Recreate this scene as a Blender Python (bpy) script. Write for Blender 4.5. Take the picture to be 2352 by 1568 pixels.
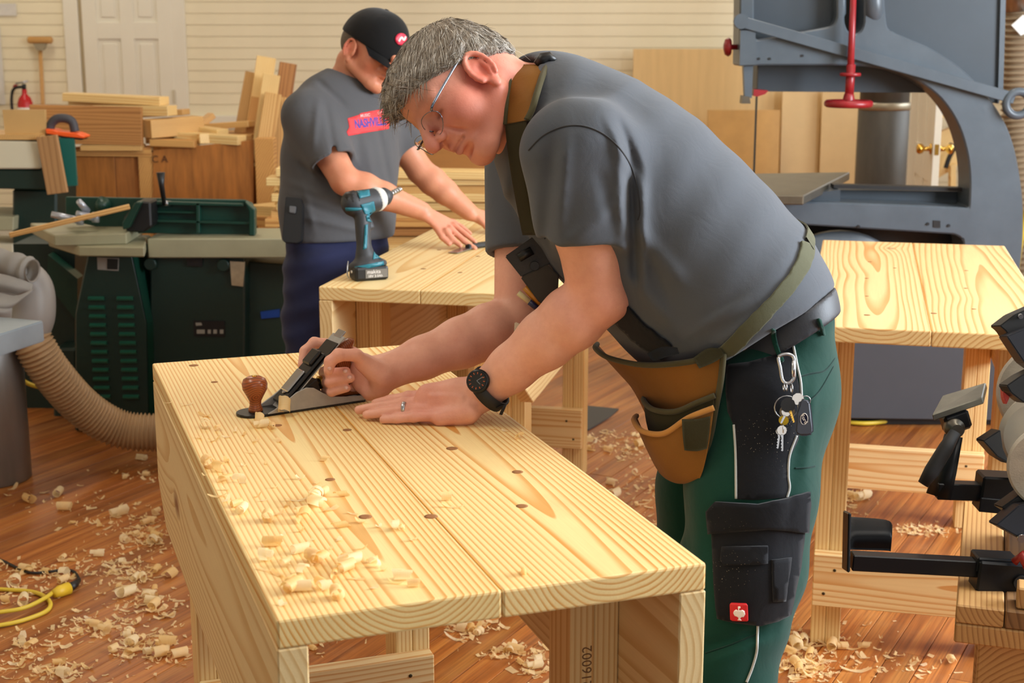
import bpy, bmesh, math, random
import numpy as np
from mathutils import Vector, Matrix, Euler
from mathutils.bvhtree import BVHTree
from mathutils.geometry import delaunay_2d_cdt

for o in list(bpy.data.objects): bpy.data.objects.remove(o)
S = bpy.context.scene
COL = S.collection
random.seed(7); RNG = np.random.default_rng(7)

# ------------------------------------------------------------------ camera
CAM_H, PITCH, FPX = 1.582, 0.215, 3344.0
cam_data = bpy.data.cameras.new('camera'); cam = bpy.data.objects.new('camera', cam_data); COL.objects.link(cam)
cam.location = (0, 0, CAM_H); cam.rotation_euler = (math.pi/2 - PITCH, 0, 0)
cam_data.sensor_width = 36; cam_data.lens = FPX/2352*36; cam_data.clip_start = .05
cam_data.dof.use_dof = True; cam_data.dof.focus_distance = 2.62; cam_data.dof.aperture_fstop = 8.0
S.camera = cam

# ------------------------------------------------------------------ world, lights, exposure
W = bpy.data.worlds.new('world'); S.world = W; W.use_nodes = True
bg = W.node_tree.nodes['Background']; bg.inputs[0].default_value = (.86, .92, 1, 1); bg.inputs[1].default_value = 0.14
def area(name, loc, rot, sx, sy, power, col):
    l = bpy.data.lights.new(name, 'AREA'); l.shape = 'RECTANGLE'; l.size = sx; l.size_y = sy; l.energy = power; l.color = col
    o = bpy.data.objects.new(name, l); COL.objects.link(o); o.location = loc; o.rotation_euler = rot; return o
# daylight through the windows of the right wall (cool), an added fill light behind the camera, warm ceiling lamps
area('window_light_right', (4.05, 2.6, 2.05), (0, math.radians(82), 0), 1.5, 2.6, 360, (.82, .91, 1))
area('window_light_far', (4.05, 8.2, 2.05), (0, math.radians(88), 0), 1.5, 2.4, 60, (.84, .92, 1))
area('fill_light', (.6, -3.4, 2.2), (math.radians(72), 0, 0), 4.2, 2.0, 36, (1, .96, .92))
for i, (x, y) in enumerate([(-1.6, 2.4), (1.5, 2.2), (-1.6, 6.4), (1.5, 6.0), (-3.2, 9.4), (1.0, 9.2)]):
    area('lamp_light', (x, y, 3.28), (0, 0, 0), .5, 1.5, (22 if y < 3 else 17), (1, .93, .80))
S.view_settings.view_transform = 'Standard'; S.view_settings.look = 'None'; S.view_settings.gamma = 1
S.view_settings.use_curve_mapping = False; S.view_settings.exposure = 0.10

# ------------------------------------------------------------------ coordinate helpers
CT, ST = math.cos(PITCH), math.sin(PITCH)
CAMP = Vector((0, 0, CAM_H)); FWD = Vector((0, CT, -ST)); CDN = Vector((0, -ST, -CT)); CRT = Vector((1, 0, 0))
def P(px, py, d):                      # photograph pixel + depth along the optical axis -> world
    return CAMP + FWD*d + CRT*((px-1176)/FPX*d) + CDN*((py-784)/FPX*d)
def Q(px, py, y):                      # pixel at world distance y
    r = FWD + CRT*((px-1176)/FPX) + CDN*((py-784)/FPX)
    return CAMP + r*(y/r.y)
def G(px, py, z=0.0):                  # pixel at world height z
    r = FWD + CRT*((px-1176)/FPX) + CDN*((py-784)/FPX)
    return CAMP + r*((z-CAM_H)/r.z)
def lin(r, g, b):
    f = lambda c: (c/255/12.92 if c/255 <= .04045 else ((c/255+.055)/1.055)**2.4)
    return (f(r), f(g), f(b), 1)

# ------------------------------------------------------------------ materials
MAT = {}
def new_mat(name):
    m = bpy.data.materials.new(name); m.use_nodes = True; nt = m.node_tree
    return m, nt, nt.nodes['Principled BSDF']
def N(nt, t, **kw):
    n = nt.nodes.new(t)
    for k, v in kw.items():
        if k == 'op': n.operation = v
        elif k.startswith('i'): n.inputs[int(k[1:])].default_value = v
        else: setattr(n, k, v)
    return n
def mth(nt, op, a, b=None, c=None):
    n = nt.nodes.new('ShaderNodeMath'); n.operation = op
    for i, v in enumerate((a, b, c)):
        if v is None: continue
        if isinstance(v, (int, float)): n.inputs[i].default_value = v
        else: nt.links.new(v, n.inputs[i])
    return n.outputs[0]
def ramp(nt, fac, stops, interp='LINEAR'):
    r = nt.nodes.new('ShaderNodeValToRGB'); r.color_ramp.interpolation = interp
    e = r.color_ramp.elements
    while len(e) < len(stops): e.new(.5)
    for el, (p, c) in zip(e, stops): el.position = p; el.color = c
    nt.links.new(fac, r.inputs[0]); return r.outputs[0]
def mixc(nt, fac, a, b, mode='MIX'):
    n = nt.nodes.new('ShaderNodeMix'); n.data_type = 'RGBA'; n.blend_type = mode
    for sk, v in ((n.inputs[0], fac), (n.inputs[6], a), (n.inputs[7], b)):
        if isinstance(v, (int, float)): sk.default_value = v
        elif isinstance(v, tuple): sk.default_value = v
        else: nt.links.new(v, sk)
    return n.outputs[2]
def plain(name, col, rough=.5, metal=0, noise=0, nscale=20, bump=0, bscale=200, spec=.5, coat=0, col2=None, stretch=None):
    if name in MAT: return MAT[name]
    m, nt, b = new_mat(name); b.inputs['Base Color'].default_value = col; b.inputs['Roughness'].default_value = rough
    b.inputs['Metallic'].default_value = metal; b.inputs['Specular IOR Level'].default_value = spec
    if coat: b.inputs['Coat Weight'].default_value = coat; b.inputs['Coat Roughness'].default_value = .15
    tc = nt.nodes.new('ShaderNodeTexCoord'); src = tc.outputs['Object']
    if stretch:
        mp = nt.nodes.new('ShaderNodeMapping'); mp.inputs[3].default_value = stretch; nt.links.new(src, mp.inputs[0]); src = mp.outputs[0]
    if noise:
        n = N(nt, 'ShaderNodeTexNoise'); n.inputs['Scale'].default_value = nscale; n.inputs['Detail'].default_value = 5; n.inputs['Roughness'].default_value = .6
        nt.links.new(src, n.inputs[0])
        c2 = col2 or tuple(c*(1-noise) for c in col[:3])+(1,)
        f = ramp(nt, n.outputs[0], [(.3, (0,0,0,1)), (.7, (1,1,1,1))])
        nt.links.new(mixc(nt, f, col, c2), b.inputs['Base Color'])
    if bump:
        n = N(nt, 'ShaderNodeTexNoise'); n.inputs['Scale'].default_value = bscale; n.inputs['Detail'].default_value = 3
        nt.links.new(src, n.inputs[0])
        bp = nt.nodes.new('ShaderNodeBump'); bp.inputs['Strength'].default_value = bump; bp.inputs['Distance'].default_value = .002
        nt.links.new(n.outputs[0], bp.inputs['Height']); nt.links.new(bp.outputs[0], b.inputs['Normal'])
    MAT[name] = m; return m

def pine(name, pith=(0, .1), ring=.0075, early=lin(247,220,160), late=lin(214,152,76), warp=.012, rough=.5, vary=.05, knots=0.0, wear=None, dark=0.35):
    """solid growth rings around a pith line parallel to local Y: end grain and face grain from one 3-D field"""
    if name in MAT: return MAT[name]
    m, nt, b = new_mat(name); b.inputs['Roughness'].default_value = rough
    tc = nt.nodes.new('ShaderNodeTexCoord'); oi = nt.nodes.new('ShaderNodeObjectInfo')
    sep = nt.nodes.new('ShaderNodeSeparateXYZ'); nt.links.new(tc.outputs['Object'], sep.inputs[0])
    rnd = oi.outputs['Random']
    mp = nt.nodes.new('ShaderNodeMapping'); mp.inputs[3].default_value = (8, .7, 8); nt.links.new(tc.outputs['Object'], mp.inputs[0])
    cmb = nt.nodes.new('ShaderNodeCombineXYZ'); nt.links.new(mth(nt, 'MULTIPLY', rnd, 37.0), cmb.inputs[1]); nt.links.new(cmb.outputs[0], mp.inputs[1])
    nz = N(nt, 'ShaderNodeTexNoise'); nz.inputs['Scale'].default_value = 1; nz.inputs['Detail'].default_value = 2; nt.links.new(mp.outputs[0], nz.inputs[0])
    off = mth(nt, 'MULTIPLY', mth(nt, 'SUBTRACT', rnd, .5), vary)
    x = mth(nt, 'ADD', mth(nt, 'SUBTRACT', sep.outputs[0], pith[0]), off)
    z = mth(nt, 'SUBTRACT', sep.outputs[2], pith[1])
    yb = mth(nt, 'MULTIPLY', sep.outputs[1], .012)
    z = mth(nt, 'ADD', z, yb)
    r = mth(nt, 'SQRT', mth(nt, 'ADD', mth(nt, 'MULTIPLY', x, x), mth(nt, 'MULTIPLY', z, z)))
    r = mth(nt, 'ADD', r, mth(nt, 'MULTIPLY', mth(nt, 'SUBTRACT', nz.outputs[0], .5), warp*2))
    if knots:
        vo = nt.nodes.new('ShaderNodeTexVoronoi'); vo.inputs['Scale'].default_value = knots
        mk = nt.nodes.new('ShaderNodeMapping'); mk.inputs[3].default_value = (1, .55, .15); nt.links.new(tc.outputs['Object'], mk.inputs[0]); nt.links.new(cmb.outputs[0], mk.inputs[1]); nt.links.new(mk.outputs[0], vo.inputs[0])
        kd = vo.outputs['Distance']
        bulge = mth(nt, 'MULTIPLY', mth(nt, 'POWER', 2.718, mth(nt, 'MULTIPLY', kd, -9.0)), .03)
        r = mth(nt, 'ADD', r, bulge)
    fr = mth(nt, 'FRACT', mth(nt, 'DIVIDE', r, ring))
    rg = ramp(nt, fr, [(0, (0,0,0,1)), (.5, (.10,.10,.10,1)), (.78, (.9,.9,.9,1)), (.94, (1,1,1,1)), (.97, (0,0,0,1))])
    fm = nt.nodes.new('ShaderNodeMapping'); fm.inputs[3].default_value = (700, 9, 700); nt.links.new(tc.outputs['Object'], fm.inputs[0])
    fn = N(nt, 'ShaderNodeTexNoise'); fn.inputs['Scale'].default_value = 1; fn.inputs['Detail'].default_value = 3; nt.links.new(fm.outputs[0], fn.inputs[0])
    big = N(nt, 'ShaderNodeTexNoise'); big.inputs['Scale'].default_value = 3.0; nt.links.new(mp.outputs[0], big.inputs[0])
    amt = mth(nt, 'MULTIPLY', rg, mth(nt, 'ADD', .45, mth(nt, 'MULTIPLY', big.outputs[0], .75)))
    c = mixc(nt, amt, early, late)
    c = mixc(nt, mth(nt, 'MULTIPLY', fn.outputs[0], .30), c, mixc(nt, .5, late, (.25,.12,.04,1)), 'MIX')
    tone = mth(nt, 'ADD', .93, mth(nt, 'MULTIPLY', rnd, .12))
    hs = nt.nodes.new('ShaderNodeHueSaturation'); nt.links.new(tone, hs.inputs['Value']); nt.links.new(c, hs.inputs['Color']); c = hs.outputs[0]
    if knots:
        kf = ramp(nt, kd, [(.035, (1,1,1,1)), (.075, (0,0,0,1))])
        c = mixc(nt, mth(nt, 'MULTIPLY', kf, .85), c, lin(120, 66, 28))
    if wear:
        wn = N(nt, 'ShaderNodeTexNoise'); wn.inputs['Scale'].default_value = 4.5; wn.inputs['Detail'].default_value = 6; nt.links.new(tc.outputs['Object'], wn.inputs[0])
        wf = ramp(nt, wn.outputs[0], [(.52, (0,0,0,1)), (.72, (1,1,1,1))])
        c = mixc(nt, mth(nt, 'MULTIPLY', wf, wear[1]), c, wear[0])
    nt.links.new(c, b.inputs['Base Color'])
    bp = nt.nodes.new('ShaderNodeBump'); bp.inputs['Strength'].default_value = .12; bp.inputs['Distance'].default_value = .0006
    nt.links.new(mth(nt, 'ADD', rg, fn.outputs[0]), bp.inputs['Height']); nt.links.new(bp.outputs[0], b.inputs['Normal'])
    MAT[name] = m; return m

# ------------------------------------------------------------------ mesh helpers
def mesh_of(bm, name='mesh', smooth=False):
    me = bpy.data.meshes.new(name); bm.normal_update(); bm.to_mesh(me); bm.free()
    if smooth: me.polygons.foreach_set('use_smooth', [True]*len(me.polygons))
    return me
def ob(name, me, mat=None, parent=None, loc=(0,0,0), rot=(0,0,0), kind=None):
    if isinstance(me, bmesh.types.BMesh): me = mesh_of(me, name)
    if mat is not None and len(me.materials) == 0: me.materials.append(mat)
    o = bpy.data.objects.new(name, me); COL.objects.link(o)
    o.location = loc
    if isinstance(rot, Matrix): o.matrix_basis = Matrix.Translation(loc) @ rot.to_4x4()
    else: o.rotation_euler = rot
    if parent: o.parent = parent
    if kind: o['kind'] = kind
    return o
def tag(o, label, cat, group=None):
    o['label'] = label; o['category'] = cat
    if group: o['group'] = group
    return o
def empty(name, loc=(0,0,0), rz=0):
    o = bpy.data.objects.new(name, None); COL.objects.link(o); o.location = loc; o.rotation_euler = (0,0,rz); o.empty_display_size = .05; return o
def struct(o): o['kind'] = 'structure'; return o
_bc = {}
def box_bm(sx, sy, sz, bev=.002, seg=1, c=(0,0,0)):
    bm = bmesh.new(); bmesh.ops.create_cube(bm, size=1)
    bmesh.ops.scale(bm, vec=(sx, sy, sz), verts=bm.verts)
    if bev > 0: bmesh.ops.bevel(bm, geom=list(bm.edges), offset=min(bev, min(sx, sy, sz)*.45), segments=seg, profile=.5, affect='EDGES')
    bmesh.ops.translate(bm, vec=c, verts=bm.verts)
    return bm
def box_me(sx, sy, sz, bev=.002, seg=1, mat=None):
    k = (round(sx,4), round(sy,4), round(sz,4), bev, seg, mat.name if mat else None)
    if k not in _bc:
        _bc[k] = mesh_of(box_bm(sx, sy, sz, bev, seg), 'board')
        if mat: _bc[k].materials.append(mat)
    return _bc[k]
def box(name, size, loc, mat, parent=None, rot=(0,0,0), bev=.002, seg=1):
    return ob(name, box_me(*size, bev, seg, mat), mat, parent, loc, rot)
def prism_bm(pts, depth, axis='Y', bev=0):
    """extrude a 2-D outline (list of (u,v)) by depth centred on 0 along axis"""
    bm = bmesh.new()
    def mk(u, v, w): return {'Y': (u, w, v), 'Z': (u, v, w), 'X': (w, u, v)}[axis]
    a = [bm.verts.new(mk(u, v, -depth/2)) for u, v in pts]; b = [bm.verts.new(mk(u, v, depth/2)) for u, v in pts]
    bm.faces.new(a); bm.faces.new(list(reversed(b)))
    n = len(pts)
    for i in range(n): bm.faces.new((a[i], b[i], b[(i+1)%n], a[(i+1)%n])) if False else bm.faces.new((a[(i+1)%n], b[(i+1)%n], b[i], a[i])) 
    bmesh.ops.recalc_face_normals(bm, faces=bm.faces)
    if bev: bmesh.ops.bevel(bm, geom=[e for e in bm.edges], offset=bev, segments=1, affect='EDGES')
    return bm
def frame_from(t, up=Vector((0,0,1))):
    t = t.normalized()
    if abs(t.dot(up)) > .98: up = Vector((1,0,0))
    u = t.cross(up).normalized(); return u, u.cross(t).normalized()
def tube_bm(pts, rad, seg=10, caps=True, flat=1.0, bm=None, up=Vector((0,0,1))):
    bm = bm or bmesh.new(); pts = [Vector(p) for p in pts]; rs = rad if hasattr(rad, '__len__') else [rad]*len(pts)
    rings = []; pu = None
    for i, p in enumerate(pts):
        t = (pts[min(i+1, len(pts)-1)]-pts[max(i-1, 0)])
        if t.length < 1e-9: t = Vector((0,0,1))
        t.normalize()
        if pu is None: u, v = frame_from(t, up)
        else:
            u = (pu - t*pu.dot(t)); u = u.normalized() if u.length > 1e-6 else frame_from(t)[0]; v = t.cross(u).normalized()*-1; v = u.cross(t).normalized()
        pu = u
        rings.append([bm.verts.new(p + u*(math.cos(a)*rs[i]) + v*(math.sin(a)*rs[i]*flat)) for a in [2*math.pi*k/seg for k in range(seg)]])
    for A, B in zip(rings, rings[1:]):
        for k in range(seg): bm.faces.new((A[k], A[(k+1)%seg], B[(k+1)%seg], B[k]))
    if caps: bm.faces.new(list(reversed(rings[0]))); bm.faces.new(rings[-1])
    for f in bm.faces: f.smooth = True
    return bm
def lathe_bm(prof, seg=24, axis='Z', bm=None):
    bm = bm or bmesh.new(); rings = []
    def mk(r, h, a):
        c, s = r*math.cos(a), r*math.sin(a)
        return {'Z': (c, s, h), 'Y': (c, h, s), 'X': (h, c, s)}[axis]
    for r, h in prof:
        rings.append([bm.verts.new(mk(max(r, 1e-5), h, 2*math.pi*k/seg)) for k in range(seg)])
    for A, B in zip(rings, rings[1:]):
        for k in range(seg): bm.faces.new((A[k], A[(k+1)%seg], B[(k+1)%seg], B[k]))
    bm.faces.new(rings[0]); bm.faces.new(rings[-1])
    bmesh.ops.recalc_face_normals(bm, faces=bm.faces)
    for f in bm.faces: f.smooth = len(f.verts) == 4
    return bm
def sm(me_or_ob, ang=40):
    me = me_or_ob.data if hasattr(me_or_ob, 'data') else me_or_ob
    me.polygons.foreach_set('use_smooth', [True]*len(me.polygons))
    me.set_sharp_from_angle(angle=math.radians(ang)); return me_or_ob
def join_bm(*bms):
    out = bmesh.new()
    for b in bms:
        me = bpy.data.meshes.new('t'); b.to_mesh(me); b.free(); out.from_mesh(me); bpy.data.meshes.remove(me)
    return out
def smooth_pts(pts, n=6, closed=False):
    """Catmull-Rom through points"""
    pts = [Vector(p) for p in pts]; out = []; m = len(pts)
    rng = range(m) if closed else range(m-1)
    for i in rng:
        g = lambda k: pts[k % m] if closed else pts[max(0, min(m-1, k))]
        a, b, c, d = g(i-1), g(i), g(i+1), g(i+2)
        for k in range(n):
            t = k/n
            out.append(.5*((2*b)+(c-a)*t+(2*a-5*b+4*c-d)*t*t+(-a+3*b-3*c+d)*t**3))
    if not closed: out.append(pts[-1])
    return out
def rot_to(dirv, up=Vector((0,0,1))):
    """matrix whose Y axis is dirv"""
    y = Vector(dirv).normalized(); 
    if abs(y.dot(up)) > .98: up = Vector((0,1,0)) if abs(y.y) < .9 else Vector((1,0,0))
    x = y.cross(up).normalized(); z = x.cross(y).normalized()
    return Matrix((x, y, z)).transposed()
def board_between(name, a, b, w, t, mat, parent=None, up=Vector((0,0,1)), bev=.002):
    """plank with its length from a to b, width w, thickness t (t along up)"""
    a, b = Vector(a), Vector(b); L = (b-a).length
    return ob(name, box_me(w, L, t, bev, 1, mat), mat, parent, (a+b)/2, rot_to(b-a, up))
# ------------------------------------------------------------------ room
M_wall = plain('wall_paint', lin(244,233,201), .6, noise=.08, nscale=1.5, bump=.1, bscale=60)
M_trim = plain('trim_paint', lin(236,230,212), .45, noise=.05, nscale=3)
M_gap = plain('gap_dark', lin(196,180,146), .8)
M_ceil = plain('ceiling_paint', lin(232,226,212), .8)
def floor_mat():
    m, nt, b = new_mat('floor_wood'); tc = nt.nodes.new('ShaderNodeTexCoord'); oi = nt.nodes.new('ShaderNodeObjectInfo')
    cmb = nt.nodes.new('ShaderNodeCombineXYZ'); nt.links.new(mth(nt, 'MULTIPLY', oi.outputs['Random'], 53.0), cmb.inputs[1]); nt.links.new(mth(nt, 'MULTIPLY', oi.outputs['Random'], 17.0), cmb.inputs[0])
    mp = nt.nodes.new('ShaderNodeMapping'); mp.inputs[3].default_value = (30, 1.6, 30); nt.links.new(tc.outputs['Object'], mp.inputs[0]); nt.links.new(cmb.outputs[0], mp.inputs[1])
    n = N(nt, 'ShaderNodeTexNoise'); n.inputs['Scale'].default_value = 1; n.inputs['Detail'].default_value = 4; n.inputs['Distortion'].default_value = .6; nt.links.new(mp.outputs[0], n.inputs[0])
    mp2 = nt.nodes.new('ShaderNodeMapping'); mp2.inputs[3].default_value = (260, 4, 260); nt.links.new(tc.outputs['Object'], mp2.inputs[0]); nt.links.new(cmb.outputs[0], mp2.inputs[1])
    n2 = N(nt, 'ShaderNodeTexNoise'); n2.inputs['Scale'].default_value = 1; n2.inputs['Detail'].default_value = 3; nt.links.new(mp2.outputs[0], n2.inputs[0])
    c = ramp(nt, n.outputs[0], [(.28, lin(142,76,26)), (.5, lin(188,110,46)), (.72, lin(212,140,66))])
    c = mixc(nt, ramp(nt, n2.outputs[0], [(.45, (0,0,0,1)), (.75, (.6,.6,.6,1))]), c, lin(104,50,20))
    hs = nt.nodes.new('ShaderNodeHueSaturation'); nt.links.new(c, hs.inputs['Color'])
    nt.links.new(mth(nt, 'ADD', .60, mth(nt, 'MULTIPLY', oi.outputs['Random'], .32)), hs.inputs['Value'])
    # dust film
    n3 = N(nt, 'ShaderNodeTexNoise'); n3.inputs['Scale'].default_value = 2.2; n3.inputs['Detail'].default_value = 8; n3.inputs['Roughness'].default_value = .7
    geo = nt.nodes.new('ShaderNodeNewGeometry'); nt.links.new(geo.outputs['Position'], n3.inputs[0])
    d = ramp(nt, n3.outputs[0], [(.5, (0,0,0,1)), (.8, (.45,.45,.45,1))])
    nt.links.new(mixc(nt, d, hs.outputs[0], lin(190,140,92)), b.inputs['Base Color'])
    nt.links.new(mth(nt, 'ADD', .30, mth(nt, 'MULTIPLY', n3.outputs[0], .25)), b.inputs['Roughness'])
    bp = nt.nodes.new('ShaderNodeBump'); bp.inputs['Strength'].default_value = .1; bp.inputs['Distance'].default_value = .001; nt.links.new(n2.outputs[0], bp.inputs['Height']); nt.links.new(bp.outputs[0], b.inputs['Normal'])
    return m
M_floor = floor_mat()
YW = 11.0                                             # back wall
fl = struct(ob('floor', box_bm(11, 17, .05, 0, c=(0, 4.5, -.047)), plain('subfloor', lin(70,36,16), .9)))
# strip floor: boards run away to the right
FA = math.radians(-28); fd = Vector((-math.sin(FA), math.cos(FA), 0)); fn_ = Vector((math.cos(FA), math.sin(FA), 0))
PW = .083
fb_me = {}
cnt = 0
for k in range(-78, 70):
    off = k*PW
    # clip the line c + t*fd to the area in view
    c0 = Vector((.2, 4.6, 0)) + fn_*off
    ts = []
    t0, t1 = -9, 9
    for (pp, dd, lo, hi) in ((c0.x, fd.x, -5.2, 4.2), (c0.y, fd.y, 1.6, YW)):
        ta, tb = (lo-pp)/dd, (hi-pp)/dd
        t0 = max(t0, min(ta, tb)); t1 = min(t1, max(ta, tb))
    if t1-t0 < .3: continue
    cuts = [t0]
    t = t0 + random.uniform(1.2, 4.2)
    while t < t1-.8 and len(cuts) < 2: cuts.append(t); t += random.uniform(2.6, 4.5)
    cuts.append(t1)
    for a, b in zip(cuts, cuts[1:]):
        mid = c0 + fd*((a+b)/2)
        ob('floor_plank', box_bm(PW-.0018, b-a-.002, .02, .0012), M_floor, fl, (mid.x, mid.y, -.0101 + random.uniform(-.0004, .0003)), (0, 0, FA)); cnt += 1
print('floor planks', cnt)

# back wall: horizontal beadboard, door, window
wb = struct(ob('wall_back', box_bm(9.4, .1, 3.5, 0, c=(-.5, YW+.06, 1.75)), M_gap))
bh = .083
nrow = int(3.4/bh)
DX0, DX1, DZ = Q(150, 100, YW).x, Q(428, 100, YW).x, 2.12
rdx0, rdx1 = Q(2060, 300, YW).x, Q(2262, 300, YW).x           # open doorway on the right
def beadrow(z, x0, x1):
    L = x1-x0
    bm = bmesh.new()
    prof = [(-bh/2+.0005, .0), (-bh/2+.0005, -.0102), (-bh/2+.004, -.012), (bh/2-.014, -.012), (bh/2-.0125, -.0106), (bh/2-.011, -.0106), (bh/2-.007, -.0122), (bh/2-.0025, -.0108), (bh/2-.0005, 0)]
    A = [bm.verts.new((-L/2, y, zz)) for zz, y in prof]; B = [bm.verts.new((L/2, y, zz)) for zz, y in prof]
    for i in range(len(prof)-1): bm.faces.new((A[i], B[i], B[i+1], A[i+1]))
    bm.faces.new(A); bm.faces.new(list(reversed(B))); bmesh.ops.recalc_face_normals(bm, faces=bm.faces)
    return ob('wall_plank', bm, M_wall, wb, ((x0+x1)/2, YW+.012, z))
WX0, WX1, WZ0, WZ1 = 3.62, 4.05, 1.2, 2.5
for k in range(nrow):
    z = .16 + bh*(k+.5)
    if z < DZ:
        beadrow(z, -5.2, DX0); beadrow(z, DX1, 4.2)
    else: beadrow(z, -5.2, 4.2)
struct(ob('baseboard_back', box_bm(7.6, .02, .16, .003, c=(-.9, YW-.012, .08)), M_trim))
struct(ob('trim_4', box_bm(rdx0-DX1-.02, .03, .10, .004, c=((rdx0+DX1)/2, YW-.016, .86)), M_trim))
# panelled door
def panel_door(name, cx, w, h, y, rz=0, hinge=True, kn=True):
    d = empty(name, (cx, y, 0), rz); struct(d)
    st = .105; rails = [(0, .22), (.78, .17), (1.47, .12), (h-.12, .12)]
    for sx in (-w/2+st/2, w/2-st/2, 0): box('door_stile', (st if sx else .10, .035, h), (sx, 0, h/2), M_trim, d, bev=.002)
    for z, hh in rails: box('door_rail', (w-2*st, .033, hh), (0, 0, z+hh/2), M_trim, d)
    for a, b in ((.22, .78), (.95, 1.47), (1.59, h-.12)):
        for s in (-1, 1):
            pw = (w-2*st-.10)/2
            bm = box_bm(pw+.004, .012, b-a+.004, 0); 
            me = ob('door_panel', bm, M_trim, d, (s*(.05+pw/2), .004, (a+b)/2))
            bm = box_bm(pw-.07, .012, b-a-.07, .005); ob('raised_field', bm, M_trim, me, (0, -.008, 0))
    return d
dw = DX1-DX0-.24
dr = panel_door('door_1', (DX0+DX1)/2+.02, dw, 2.03, YW-.004)
for z in (.25, 1.05, 1.83): ob('hinge', box_bm(.018, .012, .10, .002), plain('hinge_paint', lin(206,196,170), .5), dr, (dw/2-.004, -.022, z))
for nm, x0, x1 in (('trim_1', DX0, DX0+.11), ('trim_2', DX1-.11, DX1)):
    struct(ob(nm, box_bm(x1-x0, .03, 2.16, .006, 2, c=((x0+x1)/2, YW-.004, 1.08)), M_trim))
struct(ob('trim_3', box_bm(DX1-DX0+.04, .034, .11, .006, 2, c=((DX0+DX1)/2, YW-.006, 2.14)), M_trim))
# side walls, ceiling
wl = struct(ob('wall_left', box_bm(.1, 15, 3.5, 0, c=(-5.25, 4.5, 1.75)), M_wall))
wr = struct(empty('wall_right'))
for nm, y0, y1, z0, z1 in (('wall_panel', -3, 12, 0, 1.25), ('wall_panel', -3, 12, 2.85, 3.5), ('wall_panel', -3, 1.9, 1.25, 2.85), ('wall_panel', 4.5, 7, 1.25, 2.85), ('wall_panel', 9.4, 12, 1.25, 2.85)):
    ob(nm, box_bm(.1, y1-y0, z1-z0, 0, c=(4.3, (y0+y1)/2, (z0+z1)/2)), M_wall, wr)
for i, (y0, y1) in enumerate(((1.9, 4.5), (7, 9.4))):
    w = struct(empty('window_%d' % (i+1), (4.3, (y0+y1)/2, 1.25)))
    for yy in np.linspace(-(y1-y0)/2, (y1-y0)/2, 4): box('window_frame', (.06, .05, 1.6), (0, yy, .8), M_trim, w)
    for zz in (0.03, .8, 1.57): box('sash_bar', (.05, y1-y0, .05), (0, 0, zz), M_trim, w)
ce = struct(ob('ceiling', box_bm(10, 15, .1, 0, c=(-.5, 4.5, 3.5)), M_ceil))
M_em, nt_, b_ = new_mat('lamp_tube'); b_.inputs['Emission Color'].default_value = (1, .87, .68, 1); b_.inputs['Emission Strength'].default_value = 4
for i, (x, y) in enumerate([(-1.6, 2.4), (1.5, 2.2), (-1.6, 6.4), (1.5, 6.0), (-3.2, 9.4), (1.0, 9.2)]):
    l = empty('ceiling_lamp', (x, y, 3.45)); tag(l, 'white fluorescent ceiling lamp above the workshop, out of the picture', 'lamp', 'ceiling lamps')
    box('housing', (.5, 1.5, .06), (0, 0, -.03), M_trim, l)
    for s in (-.12, .12): ob('tube', tube_bm([(s, -.68, -.085), (s, .68, -.085)], .016, 8), M_em, l)

# ------------------------------------------------------------------ workbenches
BW, BL, BH, TH, AW = .572, 1.43, .885, .038, .286
E1, L1 = lin(252,226,160), lin(220,150,62)
M_top = [pine('bench_top_pine_a', (.02, .068), .0072, E1, L1, .010, .42), pine('bench_top_pine_b', (.025, .075), .0078, lin(252,226,162), lin(216,146,60), .012, .42, wear=(lin(196,146,88), .22))]
M_top2 = [pine('bench2_top_a', (.0, .12), .011, lin(250,226,168), lin(226,178,104), .012, .42), pine('bench2_top_b', (.02, -.12), .010, lin(250,226,168), lin(226,178,104), .012, .42)]
M_top3 = [pine('bench3_top_a', (.02, .11), .011, lin(242,210,150), lin(208,146,76), .02, .45, knots=3.2), pine('bench3_top_b', (.05, -.10), .011, lin(240,206,144), lin(206,142,72), .02, .45, knots=3.0)]
M_apr = pine('apron_pine', (.05, .16), .011, lin(240,213,158), lin(212,170,108), .010, .5, knots=2.2)
M_leg = pine('leg_pine', (.10, .06), .009, lin(244,214,152), lin(212,158,86), .006, .5)
M_str = pine('stretcher_pine', (.0, .045), .012, lin(246,218,160), lin(216,150,76), .03, .5, knots=2.4)
M_scr = plain('screw_dark', lin(70,58,36), .5, .6)
M_hole = plain('hole_dark', lin(146,96,52), .8)
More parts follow.
